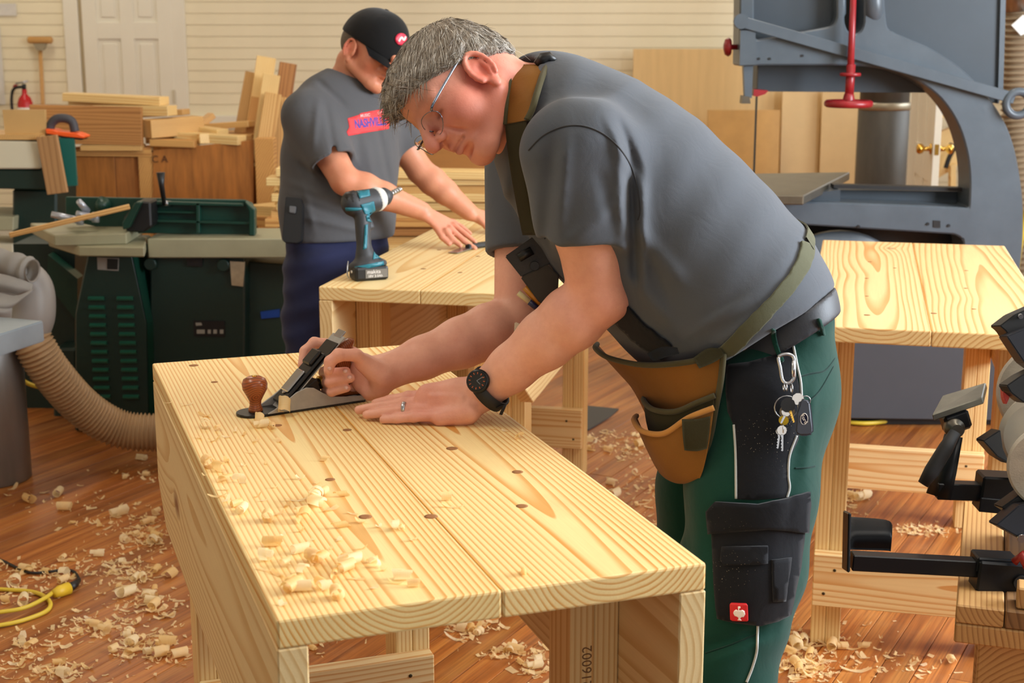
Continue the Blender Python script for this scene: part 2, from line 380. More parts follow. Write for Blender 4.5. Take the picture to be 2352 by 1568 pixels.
def bench(loc, a, label, tops, holes, L=BL, near_left=.24):
    b = empty('workbench', (loc[0], loc[1], 0), a); tag(b, label, 'workbench', 'pine workbenches')
    for i, x in enumerate((BW/4, BW*3/4)):
        t = box('top_board', (BW/2-.0006, L, TH), (x, L/2, BH-TH/2), tops[i], b, bev=.0035, seg=2)
    tp = t
    ob('glue_line', box_bm(.0016, L-.01, .0006, 0), plain('glue', lin(224,158,60), .4), t, (-BW/4, 0, TH/2))
    for (hx, hy, r) in holes:
        h = ob('screw_hole', lathe_bm([(r*1.0, 0), (r*1.0, .0004), (r*.55, .0006)], 14), M_hole, tp, (hx-BW*3/4, hy-L/2, TH/2-.0001))
    cl, ch = .12, .07
    out = [(0, 0), (L, 0), (L, -AW+ch), (L-cl, -AW), (cl, -AW), (0, -AW+ch)]
    for x in (TH/2, BW-TH/2):
        # outline is built in (length, height); the mesh keeps its length on local Y for the grain
        bm = prism_bm([(v+AW/2, u-L/2) for u, v in out], TH, 'Z', .002)
        ob('apron', bm, M_apr, b, (x, L/2, BH-TH-AW/2-.0005), Matrix(((0,0,1),(0,1,0),(1,0,0))) if False else Euler((0, -math.pi/2, 0)).to_matrix())
    for y in (.24, L-.18):
        for x in (TH+.038+.0006, BW-TH-.038-.0006):
            lg = empty('leg', (x, near_left if (y < .5 and x < .2) else y, 0)); lg.parent = b
            for s in (-1, 1): ob('leg_board', box_me(.0376, BH-TH-.001, .089, .0025, 1, M_leg), M_leg, lg, (s*.019, 0, (BH-TH)/2), (math.pi/2, 0, 0))
        s = ob('stretcher', box_me(.140, BW-2*TH-.004, TH, .002, 1, M_str), M_str, b, (BW/2, y-.089/2-TH/2-.0008, .19), Matrix(((0,1,0),(0,0,-1),(-1,0,0))))
        for sx in (-1, 1):
            for k, (dx, dz) in enumerate(((.03, .035), (.055, -.03))):
                ob('screw', lathe_bm([(.0042, 0), (.0042, .0008), (.002, .001)], 8), M_scr, s, (dz, sx*((BW-2*TH)/2-dx), TH/2))
    return b
h1 = [(.19,.33,.010),(.28,.30,.010),(.18,.52,.008),(.27,.79,.008),(.42,.30,.009),(.41,.62,.010),(.47,.46,.009),(.40,.88,.008),(.36,1.02,.009),(.17,1.18,.010),(.10,1.22,.007),(.16,.86,.008),(.47,1.14,.010),(.08,1.38,.010)]
b1 = bench((-.282, 1.629), .338, 'pine workbench in front with shavings on top, the man is planing it', M_top, h1, near_left=.47)
h2 = [(.12,.2,.008),(.2,.34,.008),(.32,.3,.007),(.45,.25,.007),(.3,.6,.007),(.4,.45,.008),(.15,.7,.007)]
b2 = bench((-.525, 3.891), -.214, 'pine workbench in the middle with the blue cordless drill standing on it', M_top2, h2)
h3 = [(.14,.16,.008),(.14,.42,.005),(.14,.7,.006),(.15,1.0,.006),(.3,.22,.008),(.4,.3,.006),(.4,.6,.006),(.42,.9,.006),(.52,.25,.008),(.22,.9,.005)]
b3 = bench((.696, 3.371), -.232, 'empty pine workbench on the right in front of the grey bandsaw', M_top3, h3)
# ------------------------------------------------------------------ helpers for things measured in the photograph
def wpos(o):
    v = Vector((0,0,0))
    while o is not None: v += o.location; o = o.parent
    return v
def wob(name, bm, mat, parent=None, smooth=None):
    """mesh given in world coordinates, put under an unrotated parent (or given its own base as origin)"""
    me = bm if isinstance(bm, bpy.types.Mesh) else mesh_of(bm, name)
    if parent is None:
        co = np.empty(len(me.vertices)*3); me.vertices.foreach_get('co', co); co = co.reshape(-1, 3)
        c = Vector(((co[:,0].min()+co[:,0].max())/2, (co[:,1].min()+co[:,1].max())/2, co[:,2].min()))
        me.transform(Matrix.Translation(-c)); o = ob(name, me, mat, None, c)
    else: o = ob(name, me, mat, parent, -wpos(parent))
    if smooth: sm(o, smooth)
    return o
def wboard(name, a, b, w, t, mat, parent=None, up=Vector((0,0,1)), bev=.002):
    o = board_between(name, a, b, w, t, mat, None, up, bev)
    if parent: o.location = o.location - wpos(parent); o.parent = parent
    return o
def ext_bm(pts, y0, y1, bev=0, q=True):
    """outline traced at the plane y0, given a real depth up to y1"""
    pp = [Q(x, y, y0) for x, y in pts]
    bm = prism_bm([(p.x, p.z) for p in pp], y1-y0, 'Y', bev)
    bmesh.ops.translate(bm, vec=(0, (y0+y1)/2, 0), verts=bm.verts); return bm
def wcyl(name, c, r, z0, z1, mat, parent=None, seg=28, bev=.004):
    bm = lathe_bm([(r-bev, z0), (r, z0+bev), (r, z1-bev), (r-bev, z1)], seg); bmesh.ops.translate(bm, vec=(c[0], c[1], 0), verts=bm.verts)
    return wob(name, bm, mat, parent)
def torus_bm(R, r, seg=32, s2=10, axis='Z'):
    bm = bmesh.new(); rings = []
    for i in range(seg):
        a = 2*math.pi*i/seg; ring = []
        for k in range(s2):
            b = 2*math.pi*k/s2; rr = R+r*math.cos(b); h = r*math.sin(b)
            p = (rr*math.cos(a), rr*math.sin(a), h)
            p = {'Z': p, 'Y': (p[0], p[2], p[1]), 'X': (p[2], p[0], p[1])}[axis]; ring.append(bm.verts.new(p))
        rings.append(ring)
    for i in range(seg):
        A, B = rings[i], rings[(i+1) % seg]
        for k in range(s2): bm.faces.new((A[k], B[k], B[(k+1) % s2], A[(k+1) % s2]))
    bmesh.ops.recalc_face_normals(bm, faces=bm.faces)
    for f in bm.faces: f.smooth = True
    return bm
def text_mesh(s, size=1, bold=0):
    cu = bpy.data.curves.new('t', 'FONT'); cu.body = s; cu.size = size; cu.align_x = 'CENTER'; cu.align_y = 'CENTER'; cu.offset = bold; cu.resolution_u = 3
    o = bpy.data.objects.new('t', cu); COL.objects.link(o); bpy.context.view_layer.update()
    me = bpy.data.meshes.new_from_object(o.evaluated_get(bpy.context.evaluated_depsgraph_get())); bpy.data.objects.remove(o); return me
def hose_bm(pts, r, pitch=.014, amp=.006, seg=18):
    pts = smooth_pts(pts, 40); L = [0]
    for a, b in zip(pts, pts[1:]): L.append(L[-1]+(b-a).length)
    n = int(L[-1]/pitch*4); P_, R_ = [], []; j = 0
    for i in range(n+1):
        s = L[-1]*i/n
        while j < len(L)-2 and L[j+1] < s: j += 1
        t = (s-L[j])/max(1e-9, L[j+1]-L[j]); P_.append(pts[j].lerp(pts[j+1], t)); R_.append(r+amp*math.cos(i*math.pi/2))
    return tube_bm(P_, R_, seg)

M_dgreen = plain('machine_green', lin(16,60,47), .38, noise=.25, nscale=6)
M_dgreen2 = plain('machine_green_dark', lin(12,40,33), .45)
M_cream = plain('machine_cream', lin(160,156,126), .45, noise=.12, nscale=8)
M_castiron = plain('cast_iron', lin(112,104,90), .38, .7, noise=.3, nscale=12)
M_steel = plain('steel', lin(190,192,196), .28, 1, noise=.15, nscale=30)
M_black = plain('black_plastic', lin(14,14,15), .45)
M_rubber = plain('black_rubber', lin(30,29,30), .65)
M_grey = plain('bandsaw_grey', lin(82,92,101), .36, noise=.25, nscale=5, bump=.15, bscale=40)
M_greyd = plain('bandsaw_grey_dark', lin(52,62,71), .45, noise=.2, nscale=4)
M_red = plain('red_enamel', lin(150,28,36), .35, noise=.2, nscale=25)
M_hose = plain('hose_tan', lin(172,138,98), .5, noise=.2, nscale=10)
M_ply = plain('plywood_pale', lin(226,190,130), .55, noise=.12, nscale=3, stretch=(8, 8, .6))
M_ply2 = plain('plywood_orange', lin(206,146,76), .55, noise=.35, nscale=4, stretch=(6, 6, .8))
M_osb = plain('plywood_bin', lin(184,116,50), .55, noise=.4, nscale=5, stretch=(9, 9, 1))
M_bin = [pine('old_pine_a', (.2, .06), .011, lin(222,170,98), lin(170,106,48), .02, .55), pine('new_pine', (.1, .05), .010, lin(246,216,150), lin(222,168,92), .01, .5), pine('tan_pine', (.06, .08), .009, lin(226,184,116), lin(184,126,62), .01, .55), pine('brown_board', (.1, .12), .012, lin(190,134,74), lin(142,88,40), .03, .55, knots=2)]
M_brass = plain('brass', lin(214,170,80), .25, 1)
M_yel = plain('yellow_cord', lin(206,176,50), .5)

# ------------------------------------------------------------------ things at the back wall
# broom hung head up
br = empty('broom', Q(105, 430, YW-.08)); tag(br, 'wooden broom leaning head-up against the white wall beside the door', 'broom')
a, b = Q(112, 520, YW-.08), Q(92, 108, YW-.06)
wob('handle', tube_bm([a, b], .014, 10), pine('broom_wood', (.05, .05), .01, lin(214,164,98), lin(190,138,76)), br)
hd = Q(92, 92, YW-.07)
bm = box_bm(.185, .05, .05, .018, 3); bmesh.ops.translate(bm, vec=hd, verts=bm.verts); wob('broom_head', bm, plain('broom_head_wood', lin(196,148,84), .6), br, 60)
bm = prism_bm([(-.05, 0), (.05, 0), (.02, -.05), (-.02, -.05)], .04, 'Y'); bmesh.ops.translate(bm, vec=hd+Vector((0, 0, -.025)), verts=bm.verts); wob('bracket', bm, plain('tin', lin(170,160,140), .4, .8), br)
# fire extinguisher
fe = empty('fire_extinguisher', Q(52, 420, YW-.12)); tag(fe, 'red fire extinguisher on the white wall at the left edge', 'extinguisher')
c = Q(58, 240, YW-.12); R_ = .055
bm = lathe_bm([(R_*.8, -.36), (R_, -.34), (R_, -.05), (R_*.75, -.01), (R_*.35, .015), (.018, .02), (.018, .05)], 20); bmesh.ops.translate(bm, vec=c+Vector((0, 0, .06)), verts=bm.verts); wob('cylinder', bm, plain('red_gloss', lin(196,26,34), .25), fe)
wob('valve', tube_bm([c+Vector((0, 0, .1)), c+Vector((0, 0, .15))], .016, 8), M_black, fe)
wob('lever', tube_bm([c+Vector((.03, 0, .17)), c+Vector((-.06, 0, .15))], .008, 6), M_steel, fe)
wob('hose', tube_bm(smooth_pts([c+Vector((-.01, -.02, .13)), c+Vector((-.07, -.03, .11)), c+Vector((-.09, -.03, 0)), c+Vector((-.075, -.03, -.2))], 6), .011, 8), M_black, fe)
wob('label_band', lathe_bm([(R_+.001, c.z-.1), (R_+.001, c.z-.02)], 20), plain('white_label', lin(230,228,220), .5), fe).location += Vector((c.x, c.y, 0))
wob('gauge', lathe_bm([(.018, -.006), (.018, .006)], 12, 'Y'), M_red, fe).location += Vector(c)+Vector((-.055, -.02, .13))
# paper notices
for (x0, y0, x1, y1, lb) in ((-20, 8, 38, 36, 'small white paper notice high on the wall at the left edge'), (-30, 60, 12, 240, 'white paper chart on the wall below the notice, left edge')):
    p0, p1 = Q(x0, y0, YW-.02), Q(x1, y1, YW-.02)
    tag(wob('paper_notice', box_bm(abs(p1.x-p0.x), .003, abs(p0.z-p1.z), 0, c=((p0.x+p1.x)/2, YW-.014, (p0.z+p1.z)/2)), plain('paper', lin(226,222,214), .7, noise=.15, nscale=14)), lb, 'notice', 'paper notices')
# plywood sheets leaning at the wall
def sheet(px0, py0, px1, zb, y, mat, label, lean=.06, th=.018):
    a, b = Q(px0, py0, y), Q(px1, py0, y)
    h = a.z-zb
    o = ob('plywood_sheet', box_bm(b.x-a.x, th, h, .001, c=(0, 0, h/2)), mat, None, ((a.x+b.x)/2, y-lean*h*.0-.0, zb), (-math.atan(lean), 0, 0)); tag(o, label, 'plywood', 'plywood sheets along the back wall'); return o
sheet(1457, 112, 1905, .012, 10.72, M_ply, 'largest pale plywood sheet leaning on the back wall beside the bandsaw')
sheet(1628, 253, 1795, .012, 10.42, plain('plywood_tan', lin(214,166,96), .55, noise=.2, nscale=5), 'small square tan plywood panel leaning behind the bandsaw blade')
sheet(1800, 205, 1888, .012, 10.60, plain('plywood_pale2', lin(228,194,138), .55, noise=.1, nscale=4), 'narrow pale plywood strip leaning behind the red handwheel', .045)
sheet(1892, 205, 1985, .012, 10.52, plain('plywood_pale3', lin(222,186,128), .55, noise=.12, nscale=4), 'narrow plywood strip leaning left of the grey duct', .045)
# galvanised duct
du = empty('dust_duct', (Q(2028, 300, 8.6).x, 8.6, 0)); tag(du, 'vertical dark galvanised dust duct seen through the bandsaw throat', 'duct')
M_duct = plain('galvanised', lin(92,88,82), .5, .35, noise=.35, nscale=9, stretch=(1, 1, .2))
wcyl('pipe', (0+du.location.x, 8.6), .148, .0, 1.10, M_duct, du); wcyl('pipe', (du.location.x, 8.6), .142, 1.10, 3.4, M_duct, du)
wob('clamp_band', lathe_bm([(.149, 1.09), (.153, 1.10), (.153, 1.125), (.149, 1.135)], 28), plain('tin', lin(170,160,140), .4, .8), du).location += du.location
# open door with brass knob, room beyond
d2 = panel_door('door_2', 2.20, .70, 2.03, 7.78, math.radians(83))
for s in (-1, 1):
    o = ob('door_knob', lathe_bm([(.028, 0), (.028, .006), (.012, .01), (.012, .035), (.024, .045), (.028, .06), (.02, .072), (.004, .074)], 18, 'Y'), M_brass, d2, (-.29, .018*s, .955), (0, 0, 0 if s > 0 else math.pi))
ob('latch_plate', box_bm(.003, .022, .055, .001), M_brass, d2, (-.3515, 0, .955))
struct(ob('trim_7', box_bm(.09, .09, 2.1, .004, c=(2.275, 8.19, 1.05)), M_trim))
ws = empty('wooden_rack', (Q(2190, 500, 9.6).x, 9.6, 0)); tag(ws, 'pale wooden rack with a hook standing in the room beyond the open door', 'rack')
wob('side_panel', ext_bm([(2148, 330), (2165, 300), (2214, 283), (2216, 350), (2195, 385), (2150, 412)], 9.6, 9.64), M_bin[1], ws)
wob('shelf', ext_bm([(2140, 255), (2260, 258), (2260, 272), (2140, 270)], 9.5, 9.9), M_bin[1], ws)
wob('post', ext_bm([(2184, 380), (2196, 375), (2196, 590), (2184, 590)], 9.52, 9.58), M_bin[1], ws)
wob('panel', ext_bm([(2208, 330), (2300, 330), (2300, 590), (2208, 590)], 9.7, 9.75), M_ply2, ws)
wob('hook', tube_bm(smooth_pts([Q(2180, 332, 9.5), Q(2190, 340, 9.5), Q(2180, 362, 9.5), Q(2172, 386, 9.5)], 6), .016, 8), M_black, ws)

# ------------------------------------------------------------------ lumber bin with offcuts
YB = 7.4
bn = empty('lumber_bin', Q(400, 700, YB)); bn.location = (Q(400, 480, YB).x, YB+.3, 0); tag(bn, 'big plywood offcut bin behind the green jointer, heaped with boards', 'bin')
def xz(px, py, y=YB): q = Q(px, py, y); return q.x, q.z
def binpart(nm, x0, y0, x1, mat, dy=0, th=.02):
    p0 = Q(x0, y0, YB+dy); p1 = Q(x1, y0, YB+dy); z1 = p0.z
    return wob(nm, box_bm(p1.x-p0.x, th, z1-.02, .002, c=((p0.x+p1.x)/2, YB+dy+th/2, (z1+.02)/2)), mat, bn)
binpart('front_panel', 168, 352, 262, M_osb); binpart('front_panel', 263, 352, 318, plain('plywood_bin2', lin(176,110,50), .55, noise=.4, nscale=6, stretch=(9, 9, 1)))
binpart('batten', 316, 350, 352, M_bin[0], -.022, .04); 
wob('osb_panel', ext_bm([(352, 345), (582, 322), (582, 760), (352, 760)], YB-.03, YB-.012), M_osb, bn)
binpart('corner_post', 584, 318, 628, M_bin[0], -.06, .09)
a, b = Q(176, 347, YB), Q(350, 349, YB); wboard('top_rail', a, b, .05, .045, M_bin[0], bn)
p = Q(400, 350, YB)
wob('back_panel', box_bm(1.1, .02, .92, .002, c=(p.x, YB+.62, .47)), M_osb, bn)
for s in (Q(170, 345, YB).x+.012, Q(628, 345, YB).x-.03): wob('side_panel', box_bm(.02, .6, .92, .002, c=(s, YB+.31, .47)), M_osb, bn)
wob('bottom', box_bm(1.0, .58, .02, .002, c=(p.x, YB+.31, .1)), M_osb, bn)
wob('letter_marks', text_mesh('C A', .05), plain('marker', lin(70,40,20), .7), bn); m_ = bpy.data.objects['letter_marks'] if 'letter_marks' in bpy.data.objects else None
m_.rotation_euler = (math.pi/2, 0, 0); m_.location = Q(367, 366, YB-.035)-bn.location
# heap inside the bin so that the boards rest on something
hp = []
def offcut(a, b, w, t, mi, label, up=Vector((0,0,1))):
    o = wboard('offcut_board', a, b, w, t, M_bin[mi], None, up); tag(o, label, 'board', 'offcuts in the lumber bin'); return o
U = Vector((0,0,1)); FY = Vector((0,-1,.2))
offcut(Q(72, 284, YB-.05), Q(327, 290, YB-.05), .038, .19, 3, 'wide brown board lying on edge along the front of the offcut bin')
offcut(Q(155, 222, YB+.25), Q(378, 232, YB+.10), .10, .042, 1, 'bright new pine plank lying on top of the offcut heap')
offcut(Q(165, 236, YB+.33), Q(330, 242, YB+.3), .10, .03, 1, 'thin pine plank directly under the bright top plank')
offcut(Q(225, 252, YB+.2), Q(396, 254, YB+.05), .09, .05, 1, 'pine offcut whose end sticks out right of the brown board')
offcut(Q(330, 262, YB+.3), Q(428, 257, YB+.25), .09, .03, 2, 'short tan offcut pointing right behind the pale block')
offcut(Q(335, 296, YB-.02), Q(456, 286, YB+.2), .10, .09, 2, 'thick greyish square block of timber on the offcut bin')
offcut(Q(350, 326, YB), Q(452, 330, YB-.02), .09, .035, 0, 'brown short board below the square block on the bin')
offcut(Q(410, 312, YB+.1), Q(556, 322, YB-.02), .09, .045, 1, 'pale board slanting down to the right on the offcut bin')
offcut(Q(458, 300, YB+.2), Q(512, 308, YB+.1), .08, .05, 1, 'short pale block left of the slanting board in the bin')
offcut(Q(450, 292, YB+.3), Q(578, 284, YB+.2), .08, .03, 2, 'tan strip crossing the heap near the upright boards')
offcut(Q(455, 290, YB+.25), Q(487, 264, YB+.3), .06, .03, 2, 'small stick pointing up from the middle of the offcut heap')
offcut(Q(440, 322, YB+.2), Q(470, 318, YB-.02), .05, .05, 1, 'small pale square end between two boards on the bin')
offcut(Q(190, 338, YB-.02), Q(330, 338, YB-.02), .09, .03, 2, 'old tan board lying flat along the bin rim below the brown board')
offcut(Q(350, 316, YB+.3), Q(590, 312, YB+.3), .30, .04, 0, 'wide board lying flat under the heap on the bin')
for i, (x0, y0, x1, y1, w, mi, dy, lb) in enumerate([
    (545, 330, 582, 168, .085, 2, .30, 'upright tan board leftmost of those leaning in the bin'),
    (578, 330, 612, 132, .10, 1, .26, 'tallest upright pine board in the bin'),
    (566, 340, 590, 225, .06, 0, .20, 'narrow upright brown board between two taller ones'),
    (592, 345, 624, 172, .09, 1, .14, 'upright pine board with pale top beside the man in the cap'),
    (602, 335, 628, 216, .085, 2, .06, 'shortest upright post at the front of the leaning boards'),
    (628, 340, 662, 146, .09, 3, .33, 'dark brown upright board rightmost behind the others'),
    (640, 350, 645, 225, .06, 2, .12, 'upright tan board half hidden by the grey shirt')]):
    offcut(Q(x0, y0+40, YB+dy), Q(x1, y1, YB+dy+.12), w, .04, mi, lb, Vector((.2, -1, .1)))
for i, (x0, y0, x1, y1, lb) in enumerate(((645, 404, 664, 466, 'small offcut standing tilted beside the bin corner post'), (640, 436, 646, 466, 'small block standing below the tilted offcut beside the bin'))):
    offcut(Q(x0, y0, 6.82), Q(x1, y1, 6.78), .05, .05, 1, lb)
# second, lower pile of sawn boards behind the far workbench
pl = 0
M_st = [M_bin[1], M_bin[2], M_bin[1], M_bin[0]]
YP = 6.5
def stk(x0, y0, x1, y1, t, mi, dy, lb, w=.12):
    o = wboard('sawn_board', Q(x0, y0, YP+dy), Q(x1, y1, YP+dy), w, t, M_bin[mi]); tag(o, lb, 'board', 'sawn boards stacked behind the far bench'); return o
rows = [(392, 402, 1, 'top'), (414, 412, 1, 'second'), (432, 431, 2, 'third'), (450, 451, 1, 'fourth'), (470, 470, 1, 'fifth'), (489, 490, 2, 'sixth'), (508, 508, 0, 'seventh'), (528, 527, 3, 'eighth'), (548, 547, 2, 'ninth'), (568, 567, 1, 'tenth'), (588, 587, 0, 'eleventh')]
for i, (ya, yb, mi, nm) in enumerate(rows):
    stk(620+random.randint(-10, 30), ya, 1190+random.randint(-20, 40), yb, .036, mi, .02*(i % 3), '%s board from above in the stack behind the man in the cap' % nm, .14)
st = empty('sawhorse', Q(900, 640, YP)); st.location.z = 0; tag(st, 'low wooden stand carrying the sawn boards behind the far bench', 'stand')
zb = Q(900, 599, YP).z-.004
for px in (690, 1110):
    x = Q(px, 640, YP).x
    wob('post', box_bm(.09, .12, zb-.06, .002, c=(x, YP+.02, (zb-.06)/2)), M_bin[0], st)
wob('bearer', box_bm(Q(1150, 640, YP).x-Q(650, 640, YP).x, .10, .06, .002, c=((Q(1150, 640, YP).x+Q(650, 640, YP).x)/2, YP+.02, zb-.03)), M_bin[0], st)
pa_, pb_ = Q(880, 290, YP+.45), Q(1190, 290, YP+.45)
tag(wob('plywood_sheet', box_bm(pb_.x-pa_.x, .018, pa_.z, .001, c=((pa_.x+pb_.x)/2, YP+.46, pa_.z/2)), plain('brown_ply', lin(186,128,66), .5, noise=.2, nscale=3, stretch=(.8, 1, 8))), 'brown plywood sheet standing behind the stack of sawn boards', 'plywood')
o = wboard('sawn_board', Q(592, 480, 6.9), Q(668, 484, 6.7), .16, .05, M_bin[1]); tag(o, 'pale board end lying low between the bin and the man in the cap', 'board', 'sawn boards stacked behind the far bench')
o = wboard('sawn_board', Q(585, 502, 6.9), Q(672, 506, 6.7), .18, .045, M_bin[0]); tag(o, 'brown board under the pale board end beside the jointer fence', 'board', 'sawn boards stacked behind the far bench')
# ------------------------------------------------------------------ grey bandsaw
YS = 5.62
bs = empty('bandsaw', (Q(2100, 990, YS).x, YS+.2, 0)); tag(bs, 'big grey cast-iron bandsaw with a red handwheel on the right', 'bandsaw')
def arc(pts, n=5): return [(q.x, q.y) for q in smooth_pts([Vector((x, y, 0)) for x, y in pts], n)]
cast = [(1700, -60), (1697, 152)]+arc([(1760, 150), (1880, 150), (1975, 152), (2050, 163), (2110, 187), (2160, 225), (2198, 280), (2220, 345), (2228, 410), (2226, 478)])+[(2120, 472), (1950, 466), (1790, 462), (1700, 462), (1700, 512), (1840, 516), (2000, 526)]+arc([(2190, 538), (2208, 548), (2214, 575), (2214, 760)], 4)+[(2320, 760)]+arc([(2340, 640), (2349, 560), (2350, 480), (2345, 420), (2330, 340), (2305, 275), (2262, 212), (2205, 155), (2140, 112), (2085, 88), (2050, 72), (2036, 50), (2030, -60)])+[(1985, -60)]+arc([(1985, 50), (1978, 70), (1962, 78), (1947, 70), (1940, 50)], 4)+[(1940, -60), (1922, -60)]+arc([(1922, 40), (1912, 58), (1880, 66), (1800, 80), (1738, 92)], 4)+[(1732, 80), (1732, -60)]
wob('cast_frame', ext_bm(cast, YS, YS+.16, .006), M_grey, bs, 35)
wob('rear_arm', ext_bm([(1738, 140), (2120, 140), (2150, 213), (1738, 210)], YS+.16, YS+.40), M_greyd, bs)
wob('wheel_cover', ext_bm([(1726, -60), (1930, -60), (1930, 100), (1726, 100)], YS+.07, YS+.40), M_greyd, bs)
wob('wheel_cover', ext_bm([(2020, -60), (2308, -60), (2296, 238), (2240, 232), (2140, 130), (2020, 90)], YS+.07, YS+.42, .004), M_greyd, bs)
wob('slot_back', ext_bm([(1930, -60), (2000, -60), (2000, 90), (1930, 90)], YS+.2, YS+.3), M_black, bs)
wob('cover_edge', ext_bm([(2300, -60), (2312, -60), (2304, 215), (2292, 238)], YS+.055, YS+.43), M_grey, bs)
for px in (1932, 2006): wob('rib', tube_bm([Q(px, -60, YS+.02), Q(px, 30, YS+.02), Q(px+(-14 if px < 1950 else 12), 66, YS+.04)], [.018 if px < 1950 else .04, .018 if px < 1950 else .04, .01], 14), M_grey, bs)
lv = [Q(1703, 50, YS-.03), Q(1960, 110, YS-.03), Q(2326, 222, YS-.03)]
wboard('lever_bar', Q(1700, 49, YS-.03), Q(2330, 226, YS-.03), .010, .042, M_grey, bs)
o = wob('lever_pivot', lathe_bm([(.028, -.012), (.028, .012)], 18, 'Y'), M_grey, bs); o.location += Q(1702, 49, YS-.035)
o = wob('lever_eye', torus_bm(.045, .016, 28, 10, 'Y'), M_grey, bs); o.location += Q(2338, 238, YS-.03)
wob('corner_block', ext_bm([(1701, 70), (1735, 70), (1738, 148), (1699, 150)], YS-.025, YS+.0), M_grey, bs)
o = wob('guide_knob', lathe_bm([(.010, .0), (.010, .03), (.030, .032), (.036, .042), (.028, .055), (.012, .06)], 8, 'X'), M_red, bs); o.rotation_euler = (0, 0, math.pi); o.location += Q(1698, 108, YS+.05)
wx = Q(1956, 238, YS-.1)
wob('handwheel_rod', tube_bm([Q(1962, -60, YS-.06), Q(1951, 225, YS-.06)], [.011, .014], 12), M_red, bs)
wob('rod_sleeve', tube_bm([Q(1955, 148, YS-.06), Q(1950, 225, YS-.06)], [.017, .017], 12), M_red, bs)
o = wob('collar', lathe_bm([(.038, -.006), (.040, 0), (.038, .006)], 24), M_red, bs); o.location += Q(1953, 171, YS-.06)
o = wob('handwheel', torus_bm(.078, .014, 36, 10), M_red, bs); o.location += Q(1949, 238, YS-.06)
hw = o
for k in range(4):
    a = k*math.pi/2+.4; ob('spoke', tube_bm([(0, 0, .008), (math.cos(a)*.07, math.sin(a)*.07, 0)], .009, 8), M_red, hw)
ob('hub', lathe_bm([(.02, -.012), (.026, 0), (.02, .03), (.014, .045)], 14), M_red, hw)
wob('guide_post', ext_bm([(1708, 150), (1730, 150), (1727, 225), (1711, 225)], YS+.02, YS+.06), M_grey, bs)
wob('guide_block', ext_bm([(1706, 220), (1722, 222), (1724, 238), (1704, 238)], YS, YS+.06), M_castiron, bs)
wob('guide_bracket', ext_bm([(1732, 205), (1765, 208), (1758, 216), (1740, 222), (1730, 220)], YS+.03, YS+.12), M_red, bs)
bt = G(1733, 434, .965)
wob('blade', box_bm(.005, .022, .95, 0, c=(Q(1735, 300, YS+.07).x, YS+.07, 1.0)), plain('blade_steel', lin(60,56,50), .45, .8), bs)
tb = [G(1952, 395, .965), G(1846, 449, .965), G(1560, 446, .965), G(1500, 402, .965)]
bm = bmesh.new(); up_ = [bm.verts.new(p) for p in tb]; dn_ = [bm.verts.new(p-Vector((0,0,.035))) for p in tb]
bm.faces.new(up_); bm.faces.new(list(reversed(dn_)))
for i in range(4): bm.faces.new((up_[i], dn_[i], dn_[(i+1) % 4], up_[(i+1) % 4]))
bmesh.ops.recalc_face_normals(bm, faces=bm.faces); bmesh.ops.bevel(bm, geom=list(bm.edges), offset=.004, segments=1, affect='EDGES')
wob('saw_table', bm, M_castiron, bs)
wob('table_trunnion', ext_bm([(1720, 462), (1930, 436), (1930, 470), (1720, 470)], YS+.05, YS+.3), M_greyd, bs)
wob('rear_rail', ext_bm([(1915, 424), (2226, 432), (2226, 440), (1915, 432)], YS+.1, YS+.16), M_black, bs)
wob('lower_arm_rear', ext_bm([(1900, 436), (2226, 440), (2226, 478), (1850, 470)], YS+.16, YS+.36), M_greyd, bs)
wob('cavity_back', ext_bm([(1700, 500), (2230, 525), (2230, 800), (1700, 800)], YS+.25, YS+.27), M_black, bs)
o = wob('lower_wheel', lathe_bm([(.30, -.02), (.31, -.012), (.31, .02), (.29, .03), (.27, -.012), (.06, -.014), (.05, -.03)], 48, 'Y'), M_grey, bs, 40); o.location += Q(1922, 706, YS+.10)
wob('base_panel', ext_bm([(1760, 775), (2330, 760), (2330, 966), (1760, 958)], YS+.01, YS+.40, .003), plain('base_grey', lin(66,68,74), .5, noise=.15, nscale=3), bs)
wob('plinth', box_bm(1.0, .38, .052, .002, c=(Q(2045, 985, YS).x, YS+.24, .0265)), M_black, bs)
for px, py in ((1972, 520), (2131, 514), (2179, 518)): o = wob('bolt', lathe_bm([(.006, -.003), (.006, .003)], 8, 'Y'), M_black, bs); o.location += Q(px, py, YS-.003)
wob('square_socket', ext_bm([(2144, 506), (2160, 507), (2160, 523), (2144, 522)], YS-.004, YS+.002), M_black, bs)
for px, py in ((1743, 135), (1768, 135), (1843, 128)): o = wob('bolt', lathe_bm([(.005, -.003), (.005, .003)], 8, 'Y'), M_black, bs); o.location += Q(px, py, YS-.002)
